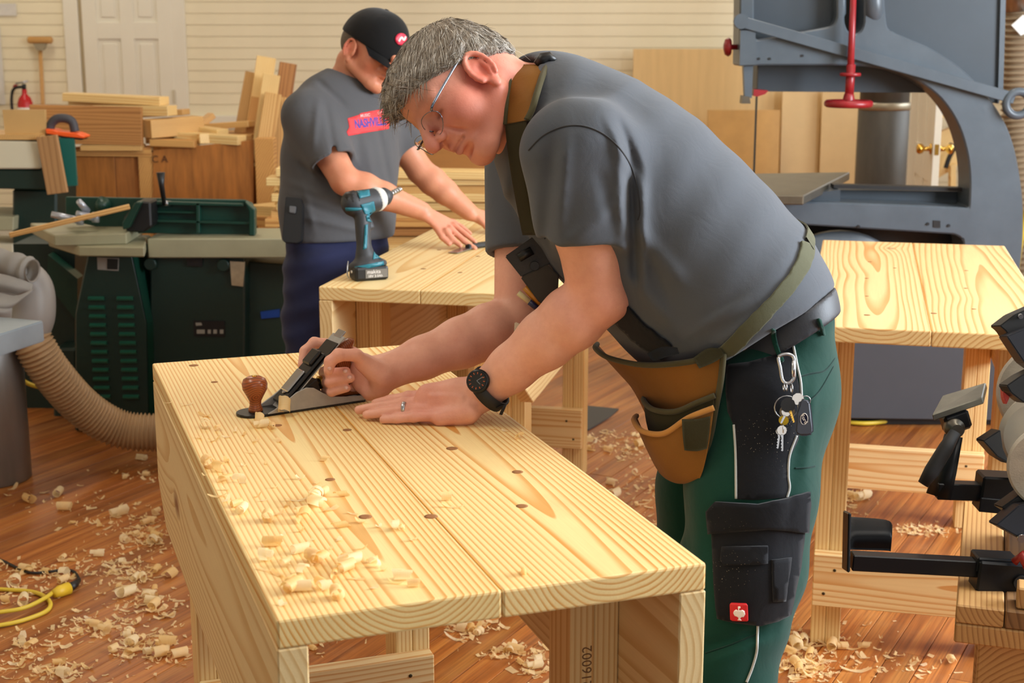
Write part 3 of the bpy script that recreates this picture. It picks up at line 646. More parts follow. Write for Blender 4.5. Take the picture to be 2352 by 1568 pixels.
# flexible duct beside it
fh = empty('flexible_duct', (Q(2340, 200, 6.5).x, 6.5, .0)); tag(fh, 'ribbed grey-brown flexible duct hanging at the right edge behind the bandsaw', 'duct')
wob('ribbed_hose', hose_bm([Q(2345, -200, 6.5), Q(2348, 20, 6.5), Q(2343, 250, 6.5), Q(2352, 450, 6.45), Q(2362, 700, 6.4), Q(2370, 800, 6.4), Q(2375, 868, 6.4)], .078, .026, .007), plain('duct_rib', lin(146,126,100), .5), fh)
wob('sleeve', tube_bm([Q(2345, -200, 6.5), Q(2348, 25, 6.5)], .09, 24), M_steel, fh)
tag(wob('duct_tape', ext_bm([(2323, 58), (2350, 34), (2390, 60), (2345, 82)], 6.405, 6.41), plain('clear_tape', lin(210,206,198), .25)), 'loose flap of clear tape on the ribbed duct at right edge', 'tape')
tag(wob('air_hose', tube_bm(smooth_pts([Q(2360, 470, 6.2), Q(2347, 540, 6.2), Q(2338, 600, 6.2), Q(2330, 680, 6.2), Q(2320, 905, 6.18), Q(2200, 915, 6.15), Q(2100, 925, 5.6+.5)], 8), .012, 8), M_yel), 'yellow air hose hanging beside the bandsaw column', 'hose')
tag(wob('floor_cable', tube_bm(smooth_pts([G(1935, 968, .012), G(1985, 972, .012), G(2030, 968, .012), G(2080, 960, .012)], 8), .009, 8), M_yel), 'yellow cable lying on the floor below the grey bandsaw base', 'cable').location.z = .003

# ------------------------------------------------------------------ green jointer
YJ = 5.55
jt = empty('jointer', (Q(400, 960, YJ).x, YJ+.3, 0)); tag(jt, 'dark green jointer with cream tables and a louvred motor cover', 'jointer')
# motor cover: front face with chamfered right side
fc = [(196, 572), (318, 566), (362, 735), (366, 1000), (172, 1000), (174, 720)]
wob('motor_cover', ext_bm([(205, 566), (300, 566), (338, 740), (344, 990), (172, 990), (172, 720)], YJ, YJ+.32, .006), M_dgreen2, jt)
bm = bmesh.new(); A_ = [Q(300, 566, YJ), Q(338, 740, YJ), Q(344, 990, YJ)]; B_ = [Q(332, 566, YJ+.12), Q(366, 735, YJ+.12), Q(372, 975, YJ+.12)]
va = [bm.verts.new(p) for p in A_]; vb = [bm.verts.new(p) for p in B_]; vc = [bm.verts.new(Vector((p.x-.05, YJ+.3, p.z))) for p in B_]; vd = [bm.verts.new(Vector((p.x-.08, YJ+.3, p.z))) for p in A_]
for i in range(2):
    bm.faces.new((va[i], va[i+1], vb[i+1], vb[i])); bm.faces.new((vb[i], vb[i+1], vc[i+1], vc[i]))
bmesh.ops.recalc_face_normals(bm, faces=bm.faces); wob('cover_side', bm, M_dgreen, jt)
lvm = mesh_of(prism_bm([(0, 0), (-.012, .003), (-.014, .010), (-.004, .016), (0, .017)], .062, 'X'), 'louvre'); lvm.materials.append(plain('louvre_green', lin(30,84,66), .35))
for c_, (xa, xb) in enumerate(((222, 236), (288, 302))):
    for k in range(12):
        py = 690+k*20.5; px = xa+(xb-xa)*k/11
        o = ob('louvre', lvm, None, jt, Q(px, py, YJ-.001)-jt.location)
o = wob('nameplate', ext_bm([(223, 591), (273, 593), (272, 622), (224, 619)], YJ-.003, YJ+.001), plain('plate_pale', lin(150,146,140), .5), jt); wob('plate_panel', ext_bm([(246, 594), (271, 595), (270, 619), (246, 618)], YJ-.005, YJ), M_black, jt)
# main cabinet
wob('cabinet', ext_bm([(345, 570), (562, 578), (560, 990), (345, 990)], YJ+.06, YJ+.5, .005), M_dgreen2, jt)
wob('cabinet_lip', ext_bm([(335, 560), (430, 562), (428, 582), (335, 580)], YJ+.045, YJ+.10, .003), M_dgreen, jt); wob('cabinet_lip', ext_bm([(466, 566), (566, 572), (564, 594), (466, 586)], YJ+.045, YJ+.10, .003), M_dgreen, jt)
wob('recess', ext_bm([(428, 570), (466, 572), (464, 612), (430, 610)], YJ+.05, YJ+.08), M_black, jt)
for px, py in ((347, 605), (514, 608)):
    o = wob('star_knob', lathe_bm([(.022, -.02), (.026, -.012), (.022, 0)], 12, 'Y'), M_dgreen2, jt); o.location += Q(px, py, YJ+.05)
wob('spec_plate', ext_bm([(444, 736), (516, 737), (516, 773), (445, 772)], YJ+.054, YJ+.062), M_black, jt)
for k, (x0, x1) in enumerate(((452, 470), (477, 484), (490, 498), (505, 513))): wob('plate_text', ext_bm([(x0, 757), (x1, 757), (x1, 766), (x0, 766)], YJ+.051, YJ+.056), plain('plate_print', lin(150,148,140), .5), jt)
wob('plate_logo', ext_bm([(449, 741), (462, 741), (464, 747), (450, 748)], YJ+.051, YJ+.056), plain('plate_print', lin(150,148,140), .5), jt)
wob('door_flap', ext_bm([(528, 600), (562, 602), (558, 658), (532, 655)], YJ+.045, YJ+.055), plain('masking_tape', lin(170,150,120), .6, noise=.3, nscale=30), jt)
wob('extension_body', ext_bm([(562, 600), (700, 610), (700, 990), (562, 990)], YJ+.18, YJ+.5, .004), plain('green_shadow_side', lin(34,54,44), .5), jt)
wob('blue_tape', ext_bm([(598, 716), (642, 710), (642, 728), (600, 732)], YJ+.17, YJ+.178), plain('blue_tape', lin(20,70,160), .6), jt)
# tables
def wplate(nm, pts, z1, z0, mat, bev=.004):
    bm = bmesh.new(); a = [bm.verts.new((p.x, p.y, z1)) for p in pts]; b = [bm.verts.new((p.x, p.y, z0)) for p in pts]; n = len(pts)
    bm.faces.new(a); bm.faces.new(list(reversed(b)))
    for i in range(n): bm.faces.new((a[i], b[i], b[(i+1) % n], a[(i+1) % n]))
    bmesh.ops.recalc_face_normals(bm, faces=bm.faces)
    if bev: bmesh.ops.bevel(bm, geom=list(bm.edges), offset=bev, segments=1, affect='EDGES')
    return wob(nm, bm, mat, jt)
z1 = Q(340, 548, YJ+.02).z
xa, xb, xc = Q(338, 548, YJ+.02).x, Q(665, 560, YJ+.02).x, Q(340, 548, YJ).x
wplate('outfeed_table', [Vector((xa, YJ+.02, 0)), Vector((xb+.35, YJ+.02, 0)), Vector((xb+.35, YJ+.32, 0)), Vector((xa, YJ+.32, 0))], z1, z1-.075, M_cream)
zt = Q(125, 548, YJ-.12).z
c1, c2, c3, c4 = Q(125, 560, YJ-.10), Q(282, 520, YJ-.02), Q(282, 515, YJ+.2), Q(62, 545, YJ+.1)
wplate('infeed_table', [c1, Q(290, 535, YJ-.05), Q(330, 500, YJ+.25), Q(70, 520, YJ+.25)], zt+.01, zt-.032, M_cream)
wplate('table_ledge', [Q(180, 560, YJ-.10), Q(330, 548, YJ-.12), Q(338, 540, YJ+.15), Q(110, 540, YJ+.15)], zt-.032, zt-.070, M_cream)
# fence with ribs and bracket
fz0, fz1 = Q(300, 542, YJ+.10).z, Q(300, 455, YJ+.10).z; fx0, fx1 = Q(140, 500, YJ+.12).x, Q(585, 500, YJ+.12).x
wob('fence', ext_bm([(150, 452), (560, 459), (578, 466), (585, 480), (585, 541), (290, 535), (150, 505)], YJ+.14, YJ+.16, .003), M_dgreen, jt)
wob('fence_rib', ext_bm([(350, 462), (555, 468), (560, 474), (350, 470)], YJ+.10, YJ+.14, .002), M_dgreen, jt)
wob('fence_rib', ext_bm([(345, 484), (450, 486), (450, 491), (345, 489)], YJ+.11, YJ+.14, .002), M_dgreen, jt); wob('fence_rib', ext_bm([(345, 504), (575, 510), (575, 516), (345, 510)], YJ+.10, YJ+.14, .002), M_dgreen, jt)
wob('fence_rib', ext_bm([(450, 465), (458, 465), (458, 535), (450, 535)], YJ+.10, YJ+.14, .002), M_dgreen, jt); wob('fence_end', ext_bm([(562, 462), (585, 482), (585, 541), (572, 541), (572, 486)], YJ+.09, YJ+.14, .003), M_dgreen, jt)
wob('fence_bracket', ext_bm([(283, 500), (315, 462), (345, 464), (348, 520), (330, 534), (290, 532)], YJ+.0, YJ+.12, .006), M_black, jt)
wob('bracket_arm', ext_bm([(280, 512), (310, 464), (325, 464), (296, 524), (282, 528)], YJ-.03, YJ+.02, .004), M_dgreen, jt)
wob('lock_lever', tube_bm([Q(378, 470, YJ+.1), Q(371, 425, YJ+.08), Q(369, 396, YJ+.08)], [.008, .011, .017], 10), M_black, jt); wob('lock_shaft', tube_bm([Q(375, 466, YJ+.1), Q(392, 468, YJ+.12)], .012, 10), M_steel, jt)
for (xa, ya, xb, yb) in ((118, 492, 182, 506), (176, 490, 218, 500), (181, 462, 200, 485)):
    wob('clamp_lever', tube_bm([Q(xa, ya, YJ-.02), Q(xb, yb, YJ+.02)], [.012, .015], 10), plain('lever_alu', lin(186,192,204), .3, .6), jt)
for px, py in ((184, 508), (220, 502)): wob('lever_post', tube_bm([Q(px, py+8, YJ+.02), Q(px, py-14, YJ+.02)], .014, 10), plain('lever_alu', lin(186,192,204), .3, .6), jt)
wob('fence_knob', tube_bm([Q(225, 480, YJ+.12), Q(240, 465, YJ+.1)], [.02, .03], 12), M_dgreen, jt)
# rear body at left
wob('rear_column', ext_bm([(30, 560), (172, 560), (172, 990), (55, 990)], YJ+.38, YJ+.7), M_dgreen2, jt)
wob('gusset', ext_bm([(110, 585), (178, 640), (178, 740), (108, 650)], YJ+.30, YJ+.38), M_dgreen, jt)
wob('foot_box', ext_bm([(122, 800), (176, 800), (176, 990), (122, 990)], YJ+.25, YJ+.38, .01), M_dgreen2, jt)
stick = wboard('pine_stick', Q(22, 540, YJ-.14)+Vector((0, 0, .0)), Q(298, 474, YJ-.02)+Vector((0, 0, .0)), .024, .018, M_bin[2]); tag(stick, 'slim tan stick lying across the cream jointer table', 'stick')

# ------------------------------------------------------------------ planer behind at the left edge
YN = 6.75
pn = empty('planer', (Q(30, 700, YN).x, YN+.3, 0)); tag(pn, 'green and cream machine with a plywood jig at the left edge', 'machine')
wob('head_panel', ext_bm([(-80, 322), (95, 325), (92, 388), (-80, 388)], YN, YN+.5, .006), plain('panel_offwhite', lin(206,198,172), .5), pn)
wob('body_band', ext_bm([(-80, 389), (100, 390), (112, 436), (-80, 432)], YN+.02, YN+.5, .005), M_dgreen2, pn)
wob('column', ext_bm([(28, 434), (130, 436), (130, 820), (28, 820)], YN+.12, YN+.45, .01), M_dgreen2, pn)
wob('table_slab', ext_bm([(-80, 495), (32, 498), (30, 530), (-80, 530)], YN+.05, YN+.4, .004), M_cream, pn)
wob('lower_panel', ext_bm([(-80, 560), (30, 560), (30, 820), (-80, 820)], YN+.1, YN+.4, .004), plain('panel_offwhite', lin(206,198,172), .5), pn)
zt = Q(0, 322, YN).z
jg = empty('plywood_jig', (Q(50, 310, YN).x, YN+.1, zt)); tag(jg, 'L-shaped plywood jig standing on top of the left machine', 'jig')
wob('upright', ext_bm([(5, 252), (103, 252), (105, 312), (12, 312)], YN+.08, YN+.10), plain('mdf', lin(196,158,100), .6, noise=.1, nscale=5), jg)
wob('base', ext_bm([(-60, 309), (92, 309), (92, 321), (-60, 321)], YN+.0, YN+.3), M_bin[2], jg)
lp = wboard('leaning_board', Q(108, 312, YN-.02), Q(133, 444, YN-.02), .022, .095, pine('grey_board', (.1, .2), .02, lin(176,132,84), lin(146,104,62), .02, .6, knots=2), pn, Vector((1, 0, .2)))  # loose leaning plank, only grouped with the machine's parts
wob('teal_guard', ext_bm([(100, 316), (170, 318), (177, 426), (110, 430)], YN+.06, YN+.075), plain('teal_steel', lin(30,96,86), .4), pn)
ph = empty('push_pad', Q(148, 312, YN+.1)); tag(ph, 'orange push pad with a curved dark grip on the left machine', 'push pad')
wob('pad', ext_bm([(104, 296), (122, 298), (132, 302), (176, 306), (194, 313), (192, 318), (150, 314), (106, 307)], YN+.06, YN+.16, .003), plain('orange_plastic', lin(240,92,30), .4), ph)
wob('sole', ext_bm([(110, 308), (150, 315), (190, 319), (186, 322), (112, 313)], YN+.065, YN+.155), M_black, ph)
wob('grip', tube_bm(smooth_pts([Q(114, 298, YN+.11), Q(118, 284, YN+.11), Q(130, 273, YN+.11), Q(150, 272, YN+.11), Q(166, 280, YN+.11), Q(172, 302, YN+.11)], 6), .021, 12), plain('grip_grey', lin(62,60,64), .6), ph)

# ------------------------------------------------------------------ grey machine table with hose and dust bag at the left
gt = empty('steel_table', (-1.65, 4.85, 0)); tag(gt, 'grey steel machine table on a round pillar at the left edge', 'machine table')
zt = .655
q = [G(100, 736, zt), G(-90, 795, zt), G(-200, 760, zt), G(-60, 722, zt)]
def plate_bm(pts, z1, z0, bev=.004):
    bm = bmesh.new(); a = [bm.verts.new((p.x, p.y, z1)) for p in pts]; b = [bm.verts.new((p.x, p.y, z0)) for p in pts]; n = len(pts)
    bm.faces.new(a); bm.faces.new(list(reversed(b)))
    for i in range(n): bm.faces.new((a[i], b[i], b[(i+1) % n], a[(i+1) % n]))
    bmesh.ops.recalc_face_normals(bm, faces=bm.faces); bmesh.ops.bevel(bm, geom=list(bm.edges), offset=bev, segments=2, affect='EDGES'); return bm
wob('table_plate', plate_bm(q, zt, zt-.068), plain('plate_grey', lin(150,160,166), .4, .3, noise=.15, nscale=8), gt)
pc = G(-40, 1118, 0)
wcyl('pillar', (pc.x, pc.y+.10), .135, 0.0, zt-.068, plain('pillar_steel', lin(150,148,146), .4, .5, noise=.35, nscale=7, stretch=(1, 1, .15)), gt)
wob('inner_box', box_bm(.2, .2, .2, .005, c=(pc.x-.03, pc.y+.1, zt-.17)), plain('plate_grey', lin(150,160,166), .4, .3), gt)
dh = empty('dust_hose', G(360, 1030, 0)); tag(dh, 'ribbed tan dust hose curving down to the floor beside the jointer', 'hose')
wob('ribbed_hose', hose_bm([P(60, 745, 5.05), P(78, 790, 5.05), P(118, 855, 5.1), P(190, 935, 5.2), P(270, 983, 5.27), P(365, 993, 5.3), P(520, 985, 5.35), P(640, 975, 5.4)], .066, .0155, .0055), M_hose, dh)
wob('elbow', tube_bm(smooth_pts([P(0, 640, 5.0), P(38, 640, 5.02), P(70, 665, 5.05), P(74, 720, 5.05), P(62, 755, 5.05)], 8), [.075]*9+[.078]*24, 24), plain('pvc_grey', lin(150,146,142), .45), dh)
o = wob('yellow_lead', tube_bm(smooth_pts([P(40, 855, 5.35), P(60, 878, 5.4), P(100, 890, 5.4), P(150, 885, 5.45)], 6), .008, 8), M_yel); tag(o, 'yellow lead hanging behind the tan dust hose', 'cord')
# ------------------------------------------------------------------ implicit modelling (signed fields -> one smooth surface)
class Field:
    def __init__(s, lo, hi, h):
        s.h = h; s.lo = np.array(lo, np.float32); s.n = np.ceil((np.array(hi)-np.array(lo))/h).astype(int)+1
        s.D = np.full(s.n, 1.0, np.float32); s.ax = [(s.lo[i]+h*np.arange(s.n[i])).astype(np.float32) for i in range(3)]
    def like(s):
        import copy
        t = copy.copy(s); t.D = np.full(s.n, 1.0, np.float32); return t
    def _sl(s, bmin, bmax):
        a = np.clip(np.floor((np.array(bmin)-s.lo)/s.h).astype(int), 0, s.n); b = np.clip(np.ceil((np.array(bmax)-s.lo)/s.h).astype(int)+1, 0, s.n)
        if np.any(b <= a): return None
        sl = tuple(slice(a[i], b[i]) for i in range(3))
        return sl, s.ax[0][sl[0]][:, None, None], s.ax[1][sl[1]][None, :, None], s.ax[2][sl[2]][None, None, :]
    def _app(s, fn, bmin, bmax, k, mode):
        pad = k+3*s.h; r = s._sl(np.array(bmin)-pad, np.array(bmax)+pad)
        if r is None: return
        sl, X, Y, Z = r; d = fn(X, Y, Z).astype(np.float32); a = s.D[sl]
        if mode == 'sub': d = -d
        if k > 1e-6:
            hh = np.maximum(k-np.abs(a-d), 0)/k; q = hh*hh*k*.25
        else: q = 0
        s.D[sl] = np.minimum(a, d)-q if mode == 'add' else np.maximum(a, d)+q
    def rc(s, a, b, ra, rb, k=.01, mode='add'):
        a = np.array(a, float); b = np.array(b, float); w = b-a; L2 = max(1e-12, w@w); R = max(ra, rb)
        def fn(X, Y, Z):
            x, y, z = X-a[0], Y-a[1], Z-a[2]
            t = np.clip((x*w[0]+y*w[1]+z*w[2])/L2, 0, 1)
            return np.sqrt((x-t*w[0])**2+(y-t*w[1])**2+(z-t*w[2])**2)-(ra+(rb-ra)*t)
        s._app(fn, np.minimum(a, b)-R, np.maximum(a, b)+R, k, mode)
    def chain(s, pts, rs, k=.006, mode='add'):
        for i in range(len(pts)-1): s.rc(pts[i], pts[i+1], rs[i], rs[i+1], k, mode)
    def ecap(s, a, b, ra, rb, u, k=.02, mode='add', cap=1.0):
        """elliptic capsule a->b, radii (along u, along the third axis)"""
        a = np.array(a, float); b = np.array(b, float); w = b-a; L = math.sqrt(w@w); w = w/L
        u = np.array(u, float); u = u-w*(u@w); u /= math.sqrt(u@u); v = np.cross(w, u); R = max(*ra, *rb)
        def fn(X, Y, Z):
            x, y, z = X-a[0], Y-a[1], Z-a[2]
            q = x*w[0]+y*w[1]+z*w[2]; t = np.clip(q/L, 0, 1); qw = q-t*L
            qu = x*u[0]+y*u[1]+z*u[2]; qv = x*v[0]+y*v[1]+z*v[2]
            ru = ra[0]+(rb[0]-ra[0])*t; rv = ra[1]+(rb[1]-ra[1])*t; rw = (ru+rv)*.5*cap
            k0 = np.sqrt((qu/ru)**2+(qv/rv)**2+(qw/rw)**2); k1 = np.sqrt((qu/ru**2)**2+(qv/rv**2)**2+(qw/rw**2)**2)+1e-9
            return k0*(k0-1)/k1
        s._app(fn, np.minimum(a, b)-R, np.maximum(a, b)+R, k, mode)
    def ell(s, c, r, ax=None, k=.01, mode='add'):
        c = np.array(c, float); ax = np.array(ax if ax is not None else np.eye(3), float); R = max(r)
        def fn(X, Y, Z):
            x, y, z = X-c[0], Y-c[1], Z-c[2]
            q = [x*A[0]+y*A[1]+z*A[2] for A in ax]
            k0 = np.sqrt(sum((q[i]/r[i])**2 for i in range(3))); k1 = np.sqrt(sum((q[i]/r[i]**2)**2 for i in range(3)))+1e-9
            return k0*(k0-1)/k1
        s._app(fn, c-R, c+R, k, mode)
    def cut(s, p, n, k=0, lo=None, hi=None):
        """remove everything on the +n side of the plane (inside an optional box)"""
        p = np.array(p, float); n = np.array(n, float); n /= math.sqrt(n@n)
        r = s._sl(lo if lo is not None else s.lo-1, hi if hi is not None else s.lo+s.n*s.h+1)
        sl, X, Y, Z = r; d = ((X-p[0])*n[0]+(Y-p[1])*n[1]+(Z-p[2])*n[2]).astype(np.float32); a = s.D[sl]
        q = 0
        if k: hh = np.maximum(k-np.abs(a-d), 0)/k; q = hh*hh*k*.25
        s.D[sl] = np.maximum(a, d)+q
    def wave(s, fn, amount=1):
        """add a displacement field (metres) where the surface is near"""
        m = np.abs(s.D) < .04; i = np.nonzero(m)
        s.D[i] -= fn(s.ax[0][i[0]], s.ax[1][i[1]], s.ax[2][i[2]]).astype(np.float32)*amount
    def mesh(s, name, smooth=2):
        D = s.D; ins = D < 0; c = np.zeros(s.n-1, np.int8)
        for dx in (0, 1):
            for dy in (0, 1):
                for dz in (0, 1): c += ins[dx:s.n[0]-1+dx, dy:s.n[1]-1+dy, dz:s.n[2]-1+dz]
        I, J, K = np.nonzero((c > 0) & (c < 8)); del c
        cn = s.n-1; flat = (I.astype(np.int64)*cn[1]+J)*cn[2]+K
        cor = [(0,0,0),(1,0,0),(0,1,0),(1,1,0),(0,0,1),(1,0,1),(0,1,1),(1,1,1)]
        v = [D[I+a, J+b, K+d] for a, b, d in cor]
        acc = np.zeros((len(I), 3)); n = np.zeros(len(I))
        for e0, e1 in ((0,1),(2,3),(4,5),(6,7),(0,2),(1,3),(4,6),(5,7),(0,4),(1,5),(2,6),(3,7)):
            m = (v[e0] < 0) != (v[e1] < 0); t = np.where(m, v[e0]/np.where(m, v[e0]-v[e1], 1), 0)
            for q in range(3): acc[:, q] += m*(cor[e0][q]+t*(cor[e1][q]-cor[e0][q]))
            n += m
        V = s.lo+s.h*(np.stack([I, J, K], 1)+acc/n[:, None])
        faces = []
        for axn in range(3):
            d = [0, 0, 0]; d[axn] = 1; o1, o2 = (axn+1) % 3, (axn+2) % 3
            A = ins[tuple(slice(1, s.n[q]-1) if q != axn else slice(0, s.n[q]-1) for q in range(3))]
            B = ins[tuple(slice(1, s.n[q]-1) if q != axn else slice(1, s.n[q]) for q in range(3))]
            E = np.nonzero(A != B); flip = B[E]
            base = [E[0]+(0 if axn == 0 else 1), E[1]+(0 if axn == 1 else 1), E[2]+(0 if axn == 2 else 1)]
            q = []
            for s1, s2 in ((-1, -1), (0, -1), (0, 0), (-1, 0)):
                cc = [b.astype(np.int64) for b in base]; cc[o1] = cc[o1]+s1; cc[o2] = cc[o2]+s2
                q.append(np.searchsorted(flat, (cc[0]*cn[1]+cc[1])*cn[2]+cc[2]))
            f = np.stack(q, 1); f[flip] = f[flip][:, ::-1]; faces.append(f)
        Fa = np.concatenate(faces)
        for _ in range(smooth):
            ac = np.zeros_like(V); ct = np.zeros(len(V))
            for a, b in ((0, 1), (1, 2), (2, 3), (3, 0)):
                np.add.at(ac, Fa[:, a], V[Fa[:, b]]); np.add.at(ct, Fa[:, a], 1)
                np.add.at(ac, Fa[:, b], V[Fa[:, a]]); np.add.at(ct, Fa[:, b], 1)
            V = V*.4+.6*ac/np.maximum(ct, 1)[:, None]
        me = bpy.data.meshes.new(name); me.vertices.add(len(V)); me.vertices.foreach_set('co', V.astype(np.float32).ravel())
        me.loops.add(len(Fa)*4); me.loops.foreach_set('vertex_index', Fa.astype(np.int32).ravel())
        me.polygons.add(len(Fa)); me.polygons.foreach_set('loop_start', np.arange(0, len(Fa)*4, 4, dtype=np.int32))
        me.update(calc_edges=True); me.polygons.foreach_set('use_smooth', np.ones(len(Fa), bool))
        return me
def verts_np(me):
    co = np.empty(len(me.vertices)*3, np.float32); me.vertices.foreach_get('co', co); return co.reshape(-1, 3).astype(float)
def vcol(me, cols, name='tint'):
    a = me.color_attributes.new(name, 'FLOAT_COLOR', 'POINT'); a.data.foreach_set('color', np.concatenate([cols, np.ones((len(cols), 1))], 1).astype(np.float32).ravel())
def bvh_of(me):
    V = verts_np(me); me.calc_loop_triangles(); t = np.empty(len(me.loop_triangles)*3, np.int32); me.loop_triangles.foreach_get('vertices', t)
    return BVHTree.FromPolygons([tuple(v) for v in V], [tuple(x) for x in t.reshape(-1, 3).tolist()])
def ray_px(bvh, px, py):
    d = (FWD + CRT*((px-1176)/FPX) + CDN*((py-784)/FPX)).normalized()
    return bvh.ray_cast(CAMP, d)
def drape(bvh, outline, step=9, off=.002, th=.003, fallback=None, relax=0):
    """a patch lying on a surface: outline traced in the photograph, projected on the modelled surface, given thickness"""
    pts = [Vector((x, y)) for x, y in outline]; dense = []
    for a, b in zip(pts, pts[1:]+pts[:1]):
        m = max(1, int((b-a).length/step))
        for k in range(m): dense.append(a.lerp(b, k/m))
    ne = len(dense); xs = [p.x for p in dense]; ys = [p.y for p in dense]
    def inside(x, y):
        c = False; j = ne-1
        for i in range(ne):
            if (ys[i] > y) != (ys[j] > y) and x < (xs[j]-xs[i])*(y-ys[i])/(ys[j]-ys[i])+xs[i]: c = not c
            j = i
        return c
    inner = []
    y = min(ys)+step*.6
    while y < max(ys):
        x = min(xs)+step*.6
        while x < max(xs):
            if inside(x, y) and min((Vector((x, y))-p).length for p in dense) > step*.45: inner.append(Vector((x, y)))
            x += step
        y += step
    V2, _, F2, _, _, _ = delaunay_2d_cdt(dense+inner, [(i, (i+1) % ne) for i in range(ne)], [], 0, 1e-4)
    F2 = [f for f in F2 if inside(sum(V2[i].x for i in f)/len(f), sum(V2[i].y for i in f)/len(f))]
    pos, nor = [], []
    last = None
    for v in V2:
        h = ray_px(bvh, v.x, v.y)
        if h[0] is not None and (last is None or abs((h[0]-CAMP).length-last) < .12): p, nn = h[0], h[1]; last = (p-CAMP).length if last is None else last*.9+.1*(p-CAMP).length
        else:
            p = CAMP+(FWD+CRT*((v.x-1176)/FPX)+CDN*((v.y-784)/FPX)).normalized()*(last or fallback or 2.5); nr = bvh.find_nearest(p); p, nn = nr[0], nr[1]
        if nn.dot(CAMP-p) < 0: nn = -nn
        pos.append(p); nor.append(nn)
    if relax:
        nb = [set() for _ in pos]
        for f in F2:
            for i in f: nb[i].update(j for j in f if j != i)
        for _ in range(relax):
            pos = [p*.45+sum((pos[j] for j in nb[i]), Vector((0,0,0)))*(.55/len(nb[i])) if nb[i] else p for i, p in enumerate(pos)]
            nor = [(q*.4+sum((nor[j] for j in nb[i]), Vector((0,0,0)))*(.6/len(nb[i]))).normalized() if nb[i] else q for i, q in enumerate(nor)]
    bm = bmesh.new(); top = [bm.verts.new(p+q*(off+th)) for p, q in zip(pos, nor)]; bot = [bm.verts.new(p+q*(off-.002)) for p, q in zip(pos, nor)]
    cnt = {}
    for f in F2:
        try: bm.faces.new([top[i] for i in f]).smooth = True; bm.faces.new([bot[i] for i in reversed(f)]).smooth = True
        except ValueError: continue
        for a, b in zip(f, f[1:]+f[:1]): cnt[(a, b)] = 1
    for (a, b) in cnt:
        if (b, a) not in cnt:
            try: bm.faces.new((top[b], top[a], bot[a], bot[b]))
            except ValueError: pass
    bmesh.ops.delete(bm, geom=[v for v in bm.verts if not v.link_faces], context='VERTS'); bmesh.ops.recalc_face_normals(bm, faces=bm.faces)
    return bm
def drape_line(bvh, pts, r=.0015, off=.001, n=10, seg=6):
    out = []
    for p in smooth_pts([Vector((x, y, 0)) for x, y in pts], n):
        h = ray_px(bvh, p.x, p.y)
        if h[0] is None: continue
        nn = h[1] if h[1].dot(CAMP-h[0]) > 0 else -h[1]; q = h[0]+nn*off
        if out and (q-out[-1]).length > .08: continue
        out.append(q)
    return tube_bm(out, r, seg)
def ribbon_px(p0, w):
    """outline of a band of pixel width w around a pixel polyline"""
    P2 = [Vector(p) for p in smooth_pts([Vector((x, y, 0)) for x, y in p0], 5)]; Lf, Rt = [], []
    for i, p in enumerate(P2):
        t = (P2[min(i+1, len(P2)-1)]-P2[max(0, i-1)]).normalized(); n = Vector((-t.y, t.x, 0)); ww = w[0]+(w[1]-w[0])*i/(len(P2)-1) if isinstance(w, tuple) else w
        Lf.append(p+n*ww/2); Rt.append(p-n*ww/2)
    return [(q.x, q.y) for q in Lf+Rt[::-1]]

def cloth(name, col, rough=.85, var=.12, nscale=5, weave=900, bump=.25, sheen=.12, dust=None):
    if name in MAT: return MAT[name]
    m, nt, b = new_mat(name); tc = nt.nodes.new('ShaderNodeTexCoord'); b.inputs['Roughness'].default_value = rough
    b.inputs['Sheen Weight'].default_value = sheen; b.inputs['Sheen Roughness'].default_value = .5; b.inputs['Specular IOR Level'].default_value = .2
    n = N(nt, 'ShaderNodeTexNoise'); n.inputs['Scale'].default_value = nscale; n.inputs['Detail'].default_value = 6; nt.links.new(tc.outputs['Object'], n.inputs[0])
    c = mixc(nt, n.outputs[0], tuple(x*(1-var) for x in col[:3])+(1,), tuple(min(1, x*(1+var)) for x in col[:3])+(1,))
    w = N(nt, 'ShaderNodeTexNoise'); w.inputs['Scale'].default_value = weave; w.inputs['Detail'].default_value = 2; nt.links.new(tc.outputs['Object'], w.inputs[0])
    c = mixc(nt, mth(nt, 'MULTIPLY', w.outputs[0], .25), c, tuple(x*.5 for x in col[:3])+(1,))
    if dust:
        vo = nt.nodes.new('ShaderNodeTexVoronoi'); vo.inputs['Scale'].default_value = 220; nt.links.new(tc.outputs['Object'], vo.inputs[0])
        dn = N(nt, 'ShaderNodeTexNoise'); dn.inputs['Scale'].default_value = 7; nt.links.new(tc.outputs['Object'], dn.inputs[0])
        f = mth(nt, 'MULTIPLY', ramp(nt, vo.outputs['Distance'], [(.08, (1,1,1,1)), (.14, (0,0,0,1))]), ramp(nt, dn.outputs[0], [(.55, (0,0,0,1)), (.68, (1,1,1,1))])); c = mixc(nt, f, c, dust)
    nt.links.new(c, b.inputs['Base Color'])
    bp = nt.nodes.new('ShaderNodeBump'); bp.inputs['Strength'].default_value = bump; bp.inputs['Distance'].default_value = .0008; nt.links.new(w.outputs[0], bp.inputs['Height'])
    wr = N(nt, 'ShaderNodeTexNoise'); wr.inputs['Scale'].default_value = 16; wr.inputs['Detail'].default_value = 3; wr.inputs['Distortion'].default_value = 1.2; nt.links.new(tc.outputs['Object'], wr.inputs[0])
    b2 = nt.nodes.new('ShaderNodeBump'); b2.inputs['Strength'].default_value = .22; b2.inputs['Distance'].default_value = .006; nt.links.new(wr.outputs[0], b2.inputs['Height']); nt.links.new(b2.outputs[0], bp.inputs['Normal']); nt.links.new(bp.outputs[0], b.inputs['Normal'])
    MAT[name] = m; return m
